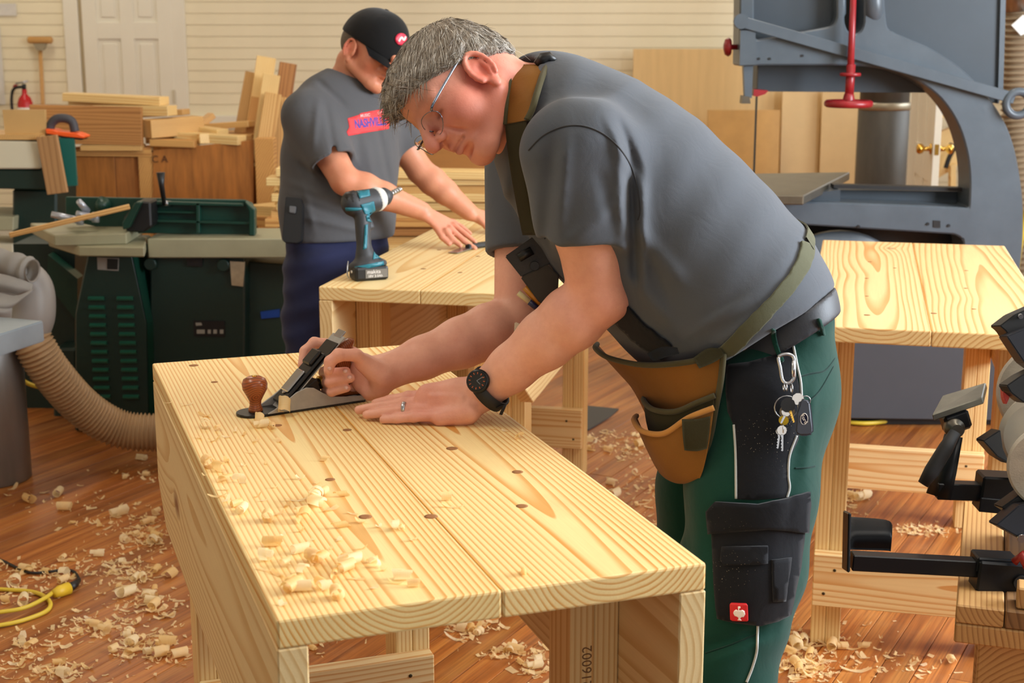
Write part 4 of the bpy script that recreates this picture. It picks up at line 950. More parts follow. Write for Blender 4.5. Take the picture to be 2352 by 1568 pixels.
def skin_mat(name, base):
    m, nt, b = new_mat(name); at = nt.nodes.new('ShaderNodeAttribute'); at.attribute_name = 'tint'; tc = nt.nodes.new('ShaderNodeTexCoord')
    n = N(nt, 'ShaderNodeTexNoise'); n.inputs['Scale'].default_value = 28; n.inputs['Detail'].default_value = 6; n.inputs['Roughness'].default_value = .65; nt.links.new(tc.outputs['Object'], n.inputs[0])
    c = mixc(nt, ramp(nt, n.outputs[0], [(.35, (0,0,0,1)), (.7, (.55,.55,.55,1))]), at.outputs[0], mixc(nt, .5, at.outputs[0], lin(190,104,84)))
    n2 = N(nt, 'ShaderNodeTexNoise'); n2.inputs['Scale'].default_value = 260; n2.inputs['Detail'].default_value = 2; nt.links.new(tc.outputs['Object'], n2.inputs[0])
    nt.links.new(c, b.inputs['Base Color']); b.inputs['Roughness'].default_value = .48; b.inputs['Specular IOR Level'].default_value = .4
    b.inputs['Subsurface Weight'].default_value = .12; b.inputs['Subsurface Radius'].default_value = (.012, .004, .002); b.inputs['Subsurface Scale'].default_value = 1.0
    bp = nt.nodes.new('ShaderNodeBump'); bp.inputs['Strength'].default_value = .35; bp.inputs['Distance'].default_value = .0010; nt.links.new(n2.outputs[0], bp.inputs['Height']); nt.links.new(bp.outputs[0], b.inputs['Normal'])
    return m
def head_frame(C, uimg, psi, near=1):
    u2 = Vector(uimg).normalized(); U_ = CRT*u2.x+CDN*u2.y
    f2 = Vector((u2.y, -u2.x)) if near > 0 else Vector((-u2.y, u2.x))
    F0 = CRT*f2.x+CDN*f2.y; F_ = F0*math.cos(psi)-FWD*math.sin(psi); N_ = -FWD*math.cos(psi)-F0*math.sin(psi)
    return (lambda f, l, u: C+F_*f+N_*l+U_*u), (F_, N_, U_)
def build_head(fd, hp, ax, heavy=1.0, ear=True):
    fd.ell(hp(.006, 0, .045), (.098, .077, .080), ax, .01)
    fd.ell(hp(.05, 0, .065), (.056, .064, .05), ax, .02)
    fd.ell(hp(.055, 0, -.005), (.058, .060*heavy, .075), ax, .02)
    for s in (-1, 1):
        fd.rc(hp(.015, s*.054, -.042), hp(.085, s*.022, -.076), .021*heavy, .018, .02)
        fd.ell(hp(.072, s*.042, -.012), (.030, .026, .032), ax, .02)
        fd.rc(hp(.098, s*.010, .046), hp(.085, s*.046, .043), .011, .010, .012)
    fd.ell(hp(.093, 0, -.028), (.031, .034, .034), ax, .015)
    fd.rc(hp(.097, -.009, -.074), hp(.097, .009, -.074), .0235, .0235, .016)
    for s in (-1, 1):
        fd.ell(hp(.116, s*.033, .020), (.021, .018, .012), ax, .012, 'sub')
        fd.ell(hp(.086, s*.033, .019), (.0150, .0175, .0135), ax, .003)
        fd.rc(hp(.1025, s*.022, .0165), hp(.100, s*.046, .017), .0022, .0018, .002, 'sub')
    fd.rc(hp(.107, 0, .044), hp(.137, 0, .007), .0090, .0120, .007)
    fd.ell(hp(.141, 0, .001), (.0138, .0140, .0130), ax, .005)
    for s in (-1, 1):
        fd.ell(hp(.125, s*.0150, -.003), (.0125, .0088, .0098), ax, .004)
        fd.rc(hp(.133, s*.0078, -.014), hp(.129, s*.0080, .000), .0050, .0040, .002, 'sub')
        fd.rc(hp(.112, s*.024, -.002), hp(.104, s*.036, -.034), .003, .0024, .006, 'sub')       # nasolabial fold
    for s in (-1, 1):
        fd.rc(hp(.1245, 0, -.029), hp(.110, s*.025, -.035), .0050, .003, .006)
        fd.rc(hp(.1225, 0, -.042), hp(.109, s*.023, -.039), .0060, .003, .006)
        fd.rc(hp(.1300, 0, -.0352), hp(.110, s*.029, -.0378), .0034, .0028, .002, 'sub')
        fd.ell(hp(.115, s*.001, -.055), (.006, .02, .005), ax, .008, 'sub')
    if ear:
        ef, eu = .014, -.010
        for s in (-1, 1):
            el = []
            for k in range(13):
                a = -2.1+k*4.6/12; el.append(hp(ef-.004-.020*math.sin(a)-.004*math.cos(a), s*(.0835+.004*math.sin(a)), eu+.006+.032*math.cos(a)))
            fd.ell(hp(ef-.006, s*.077, eu+.002), (.020, .0075, .032), ax, .006)
            fd.ell(hp(ef-.002, s*.088, eu), (.0115, .009, .018), ax, .004, 'sub')
            fd.chain(el, [.0046]*13, .003)
            fd.chain([hp(ef-.016, s*.084, eu+.014), hp(ef-.012, s*.0845, eu-.004), hp(ef-.004, s*.084, eu-.016)], [.003, .0034, .003], .003)
            fd.rc(hp(ef+.012, s*.079, eu-.004), hp(ef+.010, s*.079, eu-.012), .0045, .0045, .004)
            fd.ell(hp(ef+.001, s*.0805, eu-.027), (.0098, .0055, .0115), ax, .005)
def face_tint(V, base, pts):
    col = np.tile(np.array(base[:3]), (len(V), 1))
    for c, r, cc, amt in pts:
        w = np.exp(-((V-np.array(c))**2).sum(1)/(r*r))[:, None]*amt; col = col*(1-w)+np.array(cc[:3])*w
    return col
# ------------------------------------------------------------------ the man planing
man = empty('person', (.42, 2.55, 0)); tag(man, 'man in grey T-shirt, green trousers and glasses bending over the bench with a plane', 'person')
hp, hax = head_frame(P(1082, 205, 2.56), (-.865, -.5), math.radians(27))
LAT = np.array([-.22, .975, 0]); LAT /= np.linalg.norm(LAT)
DM = 2.64
T = [(1775, 800), (1665, 690), (1545, 562), (1425, 440), (1312, 322), (1240, 238)]
TP = [P(x, y, DM) for x, y in T]
LS, LE, LW = P(1328, 345, 2.43), P(1374, 682, 2.51), P(1112, 897, 2.60)
RS, RE, RW = P(1215, 318, 2.86), P(1192, 735, 2.80), P(893, 852, 2.725)
fd = Field((-.50, 2.22, .86), (.66, 3.02, 1.72), .0027)
# trunk (under the shirt), neck, head
for i, (ra, rb) in enumerate([((.14, .075), (.18, .150)), ((.18, .155), (.185, .155)), ((.185, .155), (.18, .15)), ((.18, .15), (.15, .115)), ((.15, .115), (.075, .065))]):
    fd.ecap(TP[i], TP[i+1], ra, rb, LAT, .03)
fd.rc(P(1235, 246, 2.63), hp(-.028, 0, -.035), .068, .060, .02)
fd.rc(P(1200, 330, 2.62), hp(.045, 0, -.06), .04, .035, .03)
build_head(fd, hp, hax, 1.06)
fd.ell(hp(-.040, 0, -.002), (.055, .058, .052), hax, .03)
# left arm
up = .3
fd.chain([TP[4].lerp(LS, .6), LS, LS.lerp(LE, .5), LE], [.07, .062, .059, .050], .02)
fd.chain([LE, LE.lerp(LW, .22), LE.lerp(LW, .45), LE.lerp(LW, .75), LW], [.049, .0545, .050, .041, .034], .015)
fd.ell(P(1408, 688, 2.51), (.026, .024, .024), None, .02)
# left hand, flat, little-finger edge on the bench
fd.ecap(LW, P(1055, 925, 2.60), (.031, .024), (.043, .019), CDN, .012)
fd.ecap(P(1055, 925, 2.60), P(985, 931, 2.605), (.044, .019), (.040, .0145), CDN, .012)
fd.rc(P(1075, 945, 2.585), P(1010, 958, 2.585), .021, .016, .012)
LF = [([(985, 905, 2.625), (938, 911, 2.635), (897, 918, 2.64), (862, 926, 2.645)], .0098),
      ([(984, 922, 2.610), (926, 926, 2.617), (872, 933, 2.625), (824, 941, 2.632)], .0102),
      ([(984, 939, 2.597), (930, 941, 2.602), (882, 947, 2.608), (842, 952, 2.613)], .0098),
      ([(992, 955, 2.585), (950, 957, 2.587), (912, 961, 2.590), (880, 963, 2.593)], .0090)]
for pts, r in LF:
    q = [P(*p) for p in pts]; fd.chain(q, [r*1.12, r*1.02, r*.96, r*.82], .0035); fd.ell(q[1], (r*1.09,)*3, None, .004)
fd.chain([P(1075, 890, 2.635), P(1015, 893, 2.665), P(970, 908, 2.675), P(940, 918, 2.675)], [.019, .0125, .011, .009], .006)
for k in range(4): fd.rc(P(1060, 912+k*9, 2.578), P(990, 910+k*14, 2.59), .003, .003, .008)             # tendons on the back
# right arm
fd.chain([TP[4].lerp(RS, .6), RS, RS.lerp(RE, .5), RE], [.07, .06, .057, .048], .02)
fd.chain([RE, RE.lerp(RW, .22), RE.lerp(RW, .45), RE.lerp(RW, .75), RW], [.047, .052, .047, .039, .0335], .015)
# right hand round the tote of the plane
fd.ecap(RW, P(836, 862, 2.735), (.030, .024), (.038, .017), CDN, .012)
fd.rc(P(878, 862, 2.70), P(835, 832, 2.685), .025, .018, .012)
fd.rc(P(872, 890, 2.715), P(850, 902, 2.722), .021, .015, .012)
RFN = [([(815, 812, 2.752), (762, 790, 2.768), (722, 787, 2.764), (700, 806, 2.757), (694, 838, 2.748)], .0100),
       ([(818, 838, 2.752), (768, 846, 2.762), (746, 855, 2.730), (758, 857, 2.690), (795, 853, 2.672)], .0102),
       ([(822, 862, 2.752), (768, 871, 2.762), (744, 878, 2.728), (758, 878, 2.690), (806, 868, 2.670)], .0098),
       ([(828, 884, 2.748), (774, 894, 2.755), (750, 899, 2.728), (762, 900, 2.694), (797, 891, 2.676)], .0088),
       ([(858, 846, 2.690), (818, 815, 2.668), (778, 815, 2.655), (758, 830, 2.653), (755, 850, 2.655)], .0112)]
for pts, r in RFN:
    q = [P(*p) for p in pts]; fd.chain(q, [r*1.2, r*1.06, r*1.02, r*.98, r*.86], .0035); fd.ell(q[2], (r*1.08,)*3, None, .004)
bme = fd.mesh('body', 1); V = verts_np(bme)
SK = lin(238,178,153); RD = lin(216,104,92); PK = lin(222,142,124); DK = lin(170,90,66)
tints = [(hp(.06, .03, -.02), .10, lin(218,128,108), .55), (hp(-.03, .06, -.05), .07, lin(220,132,116), .5), (hp(.14, 0, .002), .022, RD, .55), (hp(.01, .085, -.01), .035, lin(224,108,90), .75), (hp(-.005, -.085, .0), .035, lin(224,108,90), .6),
         (hp(.123, 0, -.036), .014, lin(176,84,76), .55), (hp(.085, .05, -.01), .035, RD, .45), (hp(.085, -.05, -.01), .035, RD, .4), (hp(.09, 0, -.075), .03, RD, .25), (hp(.04, .05, -.05), .05, lin(196,104,82), .45),
         (hp(.098, .033, .02), .016, lin(186,108,88), .5), (LE, .06, lin(228,138,122), .5), (P(985, 930, 2.6), .06, lin(220,140,124), .6), (P(770, 850, 2.68), .05, lin(220,144,128), .5),
         (P(1165, 330, 2.6), .08, lin(200,104,84), .5)]
for k in range(9):  # crease shade of mouth and eyelids tinted into the skin colour
    t = k/8*2-1
    tints.append((hp(.128-.017*t*t, t*.026, -.0355-.002*t*t), .0030, lin(120,52,48), .6))
    for s in (-1, 1): tints.append((hp(.1015-.0012*k*.3, s*(.022+.003*k), .0165), .003, lin(110,60,50), .6))
for s in (-1, 1): tints += [(hp(.131, s*.008, -.011), .0055, lin(96,36,34), .85)]+[(hp(.104-.0015*k, s*(.014+.004*k), .050+.003*math.sin(k*.5)), .0055, lin(150,108,86), .5) for k in range(8)]  # nostril shade tinted into the skin; brows get their hair tone
vcol(bme, face_tint(V, SK, tints))
M_skin = skin_mat('skin_a', SK)
body = wob('body', bme, M_skin, man)
# finger nails
M_nail = plain('nail', lin(236,190,178), .3)
def nail(bv, px, py, r=5, sub=body):
    o = wob('finger_nail', drape(bv, [(px+r*math.cos(a), py+r*.8*math.sin(a)) for a in [k*math.pi/4 for k in range(8)]], 4, .0004, .0006), M_nail, sub); return o
bvb = bvh_of(bme)
for px, py in ((793, 852), (803, 866), (795, 890), (757, 846)): nail(bvb, px, py)
# hair: a cap with a modelled hairline plus loose strands
hb = Field(np.array(hp(.0, 0, .05))-.17, np.array(hp(.0, 0, .05))+.17, .0027)
hb.ell(hp(.004, 0, .047), (.110, .088, .091), hax, .0)
hb.ell(hp(.068, 0, .098), (.038, .058, .030), hax, .03)
hb.rc(hp(.097, -.03, .096), hp(.097, .03, .096), .013, .013, .02)
hb.ell(hp(-.046, 0, -.002), (.063, .068, .056), hax, .03)
hb.rc(hp(.055, .075, .030), hp(.028, .077, -.004), .012, .007, .012)
Fv, Lv, Uv = hax
hb.cut(hp(.075, 0, .066), -(Uv*1.0-Fv*.62), .008)
hb.cut(hp(-.03, 0, -.048), -Uv+Fv*.25, .008)
for s in (-1, 1): hb.ell(hp(.012, s*.09, -.026), (.030, .03, .042), hax, .008, 'sub')
sc_ = 1
def hairwave(x, y, z):
    p = np.stack([x, y, z], 1)-np.array(hp(0, 0, 0)); f = p@np.array(Fv); l = p@np.array(Lv); u = p@np.array(Uv)
    return .0022*np.sin(l*310+f*60+u*120)+.0016*np.sin(l*150-f*90+u*260+1.3)+.0014*np.sin((u+l)*520+f*35)
hb.wave(hairwave)
hme = hb.mesh('hair', 1)
mh, nt, b = new_mat('grey_hair'); tc = nt.nodes.new('ShaderNodeTexCoord'); mp = nt.nodes.new('ShaderNodeMapping'); mp.inputs[3].default_value = (22, 200, 160); nt.links.new(tc.outputs['Object'], mp.inputs[0])
n = N(nt, 'ShaderNodeTexNoise'); n.inputs['Scale'].default_value = 1; n.inputs['Detail'].default_value = 5; n.inputs['Distortion'].default_value = .5; nt.links.new(mp.outputs[0], n.inputs[0])
n2 = N(nt, 'ShaderNodeTexNoise'); n2.inputs['Scale'].default_value = 18; nt.links.new(tc.outputs['Object'], n2.inputs[0])
c = ramp(nt, n.outputs[0], [(.30, lin(84,74,62)), (.48, lin(146,134,118)), (.66, lin(198,191,180))])
c = mixc(nt, ramp(nt, n2.outputs[0], [(.4, (0,0,0,1)), (.7, (.6,.6,.6,1))]), c, lin(96,80,64)); nt.links.new(c, b.inputs['Base Color']); b.inputs['Roughness'].default_value = .55
bp = nt.nodes.new('ShaderNodeBump'); bp.inputs['Strength'].default_value = .9; bp.inputs['Distance'].default_value = .003; nt.links.new(n.outputs[0], bp.inputs['Height']); nt.links.new(bp.outputs[0], b.inputs['Normal'])
Rm = Matrix((Fv, Lv, Uv)).transposed()
def local_ob(name, me, mat, parent, origin, R):
    M4 = Matrix.Translation(origin) @ R.to_4x4(); me.transform(M4.inverted()); o = ob(name, me, mat, parent); o.matrix_basis = Matrix.Translation(-wpos(parent)) @ M4; return o
HV = verts_np(hme); hw_ = hme.copy()
hair = local_ob('hair', hme, mh, man, hp(0, 0, 0), Rm)
def strands(name, HV, me2, me, n, hp, hax, length, cols, parent, origin, R, lift=.35):
    Fv, Lv, Uv = [np.array(a) for a in hax]; o0 = np.array(hp(0, 0, 0)); nor = np.empty(len(HV)*3, np.float32); me.vertices.foreach_get('normal', nor)
    nor = (nor.reshape(-1, 3)@np.array(R.transposed())).astype(float)
    idx = RNG.choice(len(HV), n); vs, fs, cl = [], [], []
    crown = np.array(hp(-.06, 0, .12)); tri = bvh_of(me2)
    for i in idx:
        p = HV[i]; nn = nor[i]; loc = p-o0; f, l, u = loc@Fv, loc@Lv, loc@Uv
        d = p-crown; d = d/(np.linalg.norm(d)+1e-6)+Fv*.45*(f > -.05)+Lv*.18*math.sin(f*55+u*40)
        d = d+RNG.normal(0, .10, 3); d -= nn*(d@nn); d /= np.linalg.norm(d)+1e-9
        L = length*RNG.uniform(.5, 1.25); lf = lift*RNG.uniform(.2, 1.2)
        if f < -.04 and u > .1 and RNG.random() < .3: lf *= 2.2; d = d+RNG.normal(0, .25, 3)
        side = np.cross(d, nn); side /= np.linalg.norm(side)+1e-9; w = RNG.uniform(.0004, .0010)
        b0 = len(vs); free = RNG.random() < .03; hug = RNG.random()
        for k in range(4):
            t = k/3; q = p-nn*.0015+d*L*t+nn*(lf*L*(t-.6*t*t)-L*L*4.2*t*t)
            if k and not (f > .075 and u > .06) and not free:
                nr = tri.find_nearest(Vector(q))
                if nr[0] is not None: q = np.array(nr[0]+nr[1]*(.0012+.0022*t*hug))
            vs.append(q-side*w*(1-.8*t)); vs.append(q+side*w*(1-.8*t))
        for k in range(3): fs.append((b0+2*k, b0+2*k+1, b0+2*k+3, b0+2*k+2))
        c = np.array(cols[RNG.integers(len(cols))][:3])*RNG.uniform(.75, 1.15); cl += [c]*8
    m = bpy.data.meshes.new(name); m.from_pydata([tuple(v) for v in vs], [], fs); vcol(m, np.array(cl)); return m
ms, nt, b = new_mat('hair_strands'); at = nt.nodes.new('ShaderNodeAttribute'); at.attribute_name = 'tint'; nt.links.new(at.outputs[0], b.inputs['Base Color']); b.inputs['Roughness'].default_value = .5
sme = strands('hair_strands', HV, hw_, hme, 9000, hp, hax, .034, [lin(126,114,100), lin(168,158,144), lin(200,194,184), lin(108,94,78)], hair, None, Rm, .12)
so = ob('hair_strands', sme, ms, hair); so.matrix_basis = (Matrix.Translation(hp(0, 0, 0)) @ Rm.to_4x4()).inverted()
so['kind'] = 'stuff'
# eyebrows
M_brow = plain('brow', lin(158,116,92), .8)
for s in (): wob('eyebrow', tube_bm([hp(.108, s*.013, .050), hp(.105, s*.03, .054), hp(.094, s*.047, .050)], [.0018, .0026, .0014], 8), M_brow, man)
# glasses
gl = ob('glasses', bmesh.new(), None, man); gl.location = hp(.12, 0, .02)-man.location
M_frame = plain('glasses_metal', lin(120,130,146), .22, .9); M_lens, nt, b = new_mat('glass_lens'); b.inputs['Transmission Weight'].default_value = 1; b.inputs['Roughness'].default_value = 0; b.inputs['IOR'].default_value = 1.02; b.inputs['Base Color'].default_value = (.96, .97, .97, 1)
for s in (-1, 1):
    rim = [hp(.128-.010*(abs(math.cos(a))**2)*(1 if math.cos(a)*1 > 0 else .2), s*(.035+.029*math.cos(a)), .017+.020*math.sin(a)) for a in [2*math.pi*k/28 for k in range(28)]]
    wob('rim', tube_bm(rim+[rim[0]], .0007, 6), M_frame, gl)
    bm = bmesh.new(); bm.faces.new([bm.verts.new(p) for p in rim]); bmesh.ops.solidify(bm, geom=list(bm.faces), thickness=.0012); wob('lens', bm, M_lens, gl)
    wob('temple', tube_bm(smooth_pts([hp(.121, s*.062, .027), hp(.112, s*.073, .030), hp(.04, s*.084, .033), hp(.006, s*.085, .034)], 6), .0022, 6, flat=.6), M_frame, gl)
    wob('nose_pad', tube_bm([hp(.126, s*.012, .018), hp(.122, s*.011, .012)], .0012, 6), M_frame, gl)
wob('bridge', tube_bm(smooth_pts([hp(.127, -.009, .022), hp(.131, 0, .026), hp(.127, .009, .022)], 5), .0013, 6), M_frame, gl)

# ---- grey T-shirt
_b, _m, _f = P(1894, 664, 2.64), P(1782, 752, 2.445), P(1655, 822, 2.52)
BPL = (_m-_b).cross(_f-_b).normalized()
if BPL.z < 0: BPL = -BPL
M_shirt = cloth('shirt_grey', lin(86,90,97), .9, .10, 6)
sf = Field((-.06, 2.16, .86), (.72, 3.06, 1.62), .0042)
def shirt_trunk(sf, g=0):
    for i, (ra, rb) in enumerate([((.205, .137), (.215, .178)), ((.215, .178), (.215, .180)), ((.215, .180), (.21, .174)), ((.21, .174), (.178, .140)), ((.178, .140), (.085, .080))]):
        sf.ecap(TP[i], TP[i+1], (ra[0]+g, ra[1]+g), (rb[0]+g, rb[1]+g), LAT, .05)
shirt_trunk(sf)
AP_ = (Vector(TP[1])-Vector(TP[4])).normalized()
# sleeves
def sleeve(sf, S_, hem, ra, rb, u, hemn):
    lo = np.array([-.2, 2.0, .8]); hi = np.array([.8, 3.2, 1.8])
    sf.ecap(S_, hem, ra, rb, u, .05)
LH = P(1347, 552, 2.462); RH = P(1210, 583, 2.822)
side = np.array(CRT)
tmpf = sf.like()
ax_l = (LH-LS).normalized(); ax_r = (RH-RS).normalized()
tmpf.ecap(LS-ax_l*.0, LH+ax_l*.08, (.098, .078), (.076, .062), side, .0)
tmpf.cut(LH, ax_l+Vector(CRT)*-.10, .004, np.array(LH)-.25, np.array(LH)+.25)
tmpf2 = sf.like()
tmpf2.ecap(RS, RH+ax_r*.08, (.088, .085), (.078, .076), side, .0); tmpf2.cut(RH, ax_r, .004, np.array(RH)-.25, np.array(RH)+.25)
tmpf.ecap(LH-ax_l*.012, LH+ax_l*.06, (.066, .052), (.068, .054), side, .004, 'sub', .3); tmpf2.ecap(RH-ax_r*.012, RH+ax_r*.06, (.064, .056), (.066, .058), side, .004, 'sub', .3)
for tf, kk in ((tmpf, .05), (tmpf2, .05)):
    a, d = sf.D, tf.D; hh = np.maximum(kk-np.abs(a-d), 0)/kk; sf.D = np.minimum(a, d)-hh*hh*kk*.25
del tmpf, tmpf2
# hollow sleeve mouths and neck hole
sf.rc(P(1225, 235, 2.63), hp(-.03, 0, -.05), .070, .075, .01, 'sub')
sf.cut(_b-BPL*.004, -BPL, .012)
LSn, LHn, RSn = np.array(LS), np.array(LH), np.array(RS)
def px_of(x, y, z):
    dz = z-CAM_H; d = y*CT-dz*ST; return 1176+FPX*x/d, 784-FPX*(y*ST+dz*CT)/d
def folds(x, y, z):
    u, v = px_of(x, y, z); d = np.zeros_like(u)
    near = 1/(1+np.exp((y-2.62)*40))
    def fold(x0, y0, x1, y1, w, a):
        L = math.hypot(x1-x0, y1-y0); t = ((u-x0)*(x1-x0)+(v-y0)*(y1-y0))/L**2; s = ((u-x0)*(y1-y0)-(v-y0)*(x1-x0))/L
        return a*np.exp(-(s/w)**2)*np.exp(-(np.maximum(np.abs(t-.5)-.35, 0)/.25)**2)
    for f in [(1268, 330, 1250, 545, 16, -.006), (1300, 330, 1285, 545, 14, .004), (1420, 340, 1428, 530, 12, .005), (1446, 380, 1462, 640, 13, -.011), (1475, 420, 1478, 640, 13, .007), (1400, 290, 1450, 410, 9, .004), (1425, 285, 1470, 400, 9, -.004),
              (1380, 400, 1405, 500, 14, -.003), (1300, 555, 1420, 470, 16, .003), (1460, 520, 1560, 640, 18, .004), (1470, 560, 1530, 680, 16, -.005), (1450, 640, 1540, 740, 16, .004), (1500, 800, 1700, 700, 16, .004), (1530, 790, 1680, 690, 10, -.003), (1160, 420, 1150, 570, 10, .004), (1180, 400, 1185, 560, 9, -.005), (1640, 790, 1760, 720, 10, .003)]:
        d = d+fold(*f)
    return d*1.5*near+.0012*np.sin(u*.05+v*.03)*near
sf.wave(folds)
shme = sf.mesh('shirt', 2); shirt = wob('shirt', shme, M_shirt, man); bvs = bvh_of(shme)
M_seam = cloth('seam_dark', lin(60,60,62), .9, .05)
for pts in ([(1214, 345), (1250, 310), (1300, 290), (1350, 292), (1400, 318), (1440, 365), (1462, 420), (1470, 480), (1466, 505)],):
    wob('sleeve_seam', drape_line(bvs, pts, .0016, .0002), M_seam, shirt)
wob('hem_seam', drape_line(bvs, [(1250, 548), (1300, 532), (1360, 526), (1430, 524)], .0012, 0), M_seam, shirt)
# ---- trousers, belt
M_trou = cloth('trousers_green', lin(7,57,47), .85, .15, 5); M_navy = cloth('panel_navy', lin(15,17,24), .85, .15, 6, dust=lin(180,170,150)); M_pipe = plain('piping_grey', lin(172,174,172), .5)
tf = Field((.12, 2.2, .04), (.76, 3.12, 1.12), .005)
H0 = P(1790, 775, DM); 
tf.ecap(P(1756, 752, DM), P(1742, 900, DM), (.185, .104), (.178, .128), LAT, .03)
tf.ecap(P(1742, 900, DM), P(1722, 1000, DM), (.176, .128), (.155, .124), LAT, .03)
LK, RK = P(1660, 1545, 2.53), P(1600, 1500, 2.82)
tf.chain([P(1752, 930, 2.535), P(1722, 1130, 2.53), P(1705, 1300, 2.53), LK, Vector((LK.x-.02, LK.y+.0, .10))], [.112, .112, .106, .088, .075], .03)
tf.chain([P(1705, 940, 2.76), P(1640, 1120, 2.78), P(1625, 1300, 2.80), RK, Vector((RK.x-.02, RK.y, .10))], [.108, .105, .100, .088, .075], .03)
tf.cut(_b-BPL*.006, BPL, .004)
tf.cut((0, 0, .06), (0, 0, -1))
def tfold(x, y, z):
    u, v = px_of(x, y, z); d = .002*np.sin(v*.045+u*.02)*np.exp(-((v-1480)/90)**2)*2
    def fold(x0, y0, x1, y1, w, a):
        L = math.hypot(x1-x0, y1-y0); t = ((u-x0)*(x1-x0)+(v-y0)*(y1-y0))/L**2; s = ((u-x0)*(y1-y0)-(v-y0)*(x1-x0))/L
        return a*np.exp(-(s/w)**2)*np.exp(-(np.maximum(np.abs(t-.5)-.35, 0)/.25)**2)
    for f in [(1620, 1490, 1740, 1450, 12, -.006), (1630, 1520, 1750, 1475, 10, .004), (1570, 1120, 1590, 1400, 16, -.006), (1840, 960, 1800, 1200, 12, -.003), (1870, 900, 1850, 1100, 10, .003), (1860, 1120, 1800, 1420, 10, .003)]: d = d+fold(*f)
    return d
tf.wave(tfold)
tme = tf.mesh('trousers', 2); trou = wob('trousers', tme, M_trou, man); bvt = bvh_of(tme)
# belt: a ring cut from the offset hip volume
bf = Field((.18, 2.3, .80), (.76, 3.02, 1.24), .004)
bf.ecap(P(1756, 744, DM), P(1744, 880, DM), (.197, .115), (.191, .141), LAT, 0)
bf.cut(_b-BPL*.001, BPL, .003); bf.cut(_b-BPL*.043, -BPL, .003)
belt = wob('belt', bf.mesh('belt', 1), plain('belt_leather', lin(42,44,51), .55, noise=.2, nscale=30, bump=.1, bscale=300), man)
Vs, Vt = verts_np(shme), verts_np(tme)
def tris(me):
    me.calc_loop_triangles(); t = np.empty(len(me.loop_triangles)*3, np.int32); me.loop_triangles.foreach_get('vertices', t); return t.reshape(-1, 3)
# (meshes were shifted to their parents' frame: bring both back to world coordinates)
Vs = Vs; ws_, wt_ = np.array(wpos(shirt)), np.array(wpos(trou))
bme_ = belt.data; Vb, wb_ = verts_np(bme_), np.array(wpos(belt))
bvu = BVHTree.FromPolygons([tuple(v) for v in np.concatenate([Vs+ws_, Vt+wt_, Vb+wb_])], [tuple(x) for x in np.concatenate([tris(shme), tris(tme)+len(Vs), tris(bme_)+len(Vs)+len(Vt)]).tolist()])
# boots
for K in (LK, RK):
    f2 = Field((K.x-.34, K.y-.10, -.01), (K.x+.16, K.y+.12, .20), .005); c = Vector((K.x-.02, K.y, 0))
    f2.ecap((c.x+.02, c.y, .05), (c.x-.20, c.y-.03, .035), (.042, .05), (.046, .032), (0, 1, 0), .02); f2.rc((c.x+.0, c.y, .06), (c.x, c.y, .16), .05, .05, .03); f2.cut((0, 0, .002), (0, 0, -1))
    wob('boot', f2.mesh('boot', 2), plain('boot_black', lin(34,30,28), .5), man)
# trouser details lying on the leg
fbk = 2.45
panel = [(1668, 838), (1720, 832), (1782, 815), (1822, 795), (1826, 850), (1838, 900), (1840, 960), (1832, 1010), (1815, 1045), (1808, 1080), (1812, 1142), (1730, 1148), (1692, 1146), (1692, 1060), (1690, 985), (1672, 945), (1668, 900)]
wob('side_panel', drape(bvt, panel, 11, .0005, .0015), M_navy, trou)
wob('piping', drape_line(bvt, [(1686, 975), (1690, 1040), (1691, 1145)], .0024, .001), M_pipe, trou)
wob('piping', drape_line(bvt, [(1822, 795), (1830, 840), (1838, 880), (1840, 935)], .0024, .002), M_pipe, trou)
wob('piping', drape_line(bvt, [(1828, 1000), (1812, 1045), (1809, 1090), (1812, 1120), (1806, 1142)], .0024, .002), M_pipe, trou)
wob('piping', drape_line(bvt, [(1740, 1432), (1738, 1490), (1728, 1530), (1714, 1566)], .0024, .001), M_pipe, trou)
cp = empty('cargo_pocket'); cp.parent = trou
pocket = [(1640, 1205), (1842, 1190), (1828, 1300), (1806, 1405), (1780, 1420), (1740, 1430), (1690, 1424), (1650, 1415), (1644, 1330)]
cargo = wob('cargo_pocket', drape(bvt, pocket, 11, .003, .008), M_navy, trou); bpy.data.objects.remove(cp)
wob('pocket_flap', drape(bvt, [(1632, 1172), (1650, 1150), (1740, 1155), (1800, 1142), (1848, 1128), (1850, 1150), (1842, 1218), (1760, 1210), (1680, 1218), (1636, 1225)], 10, .009, .006), M_navy, trou)
wob('small_flap', drape(bvt, [(1664, 1254), (1758, 1250), (1757, 1292), (1740, 1294), (1668, 1297), (1660, 1285)], 9, .012, .004), M_navy, trou)
wob('tool_pocket', drape(bvt, [(1766, 1284), (1808, 1278), (1796, 1372), (1768, 1374)], 9, .011, .003), M_navy, trou)
M_patch = plain('patch_red', lin(206,30,36), .6)
patch = wob('logo_patch', drape(bvt, [(1679, 1381), (1682, 1379), (1712, 1379), (1715, 1382), (1715, 1413), (1712, 1416), (1682, 1416), (1678, 1413)], 6, .012, .003), M_patch, trou)
M_wht = plain('print_white', lin(236,230,224), .6)
bird = [(1695, 1385), (1699, 1384), (1700, 1387), (1697, 1389), (1698, 1393), (1704, 1391), (1708, 1394), (1709, 1400), (1705, 1405), (1699, 1407), (1698, 1411), (1701, 1413), (1693, 1413), (1695, 1411), (1695, 1407), (1688, 1404), (1685, 1399), (1687, 1394), (1691, 1391), (1695, 1393), (1695, 1389)]
wob('bird_emblem', drape(bvt, bird, 3, .0155, .001), M_wht, trou)
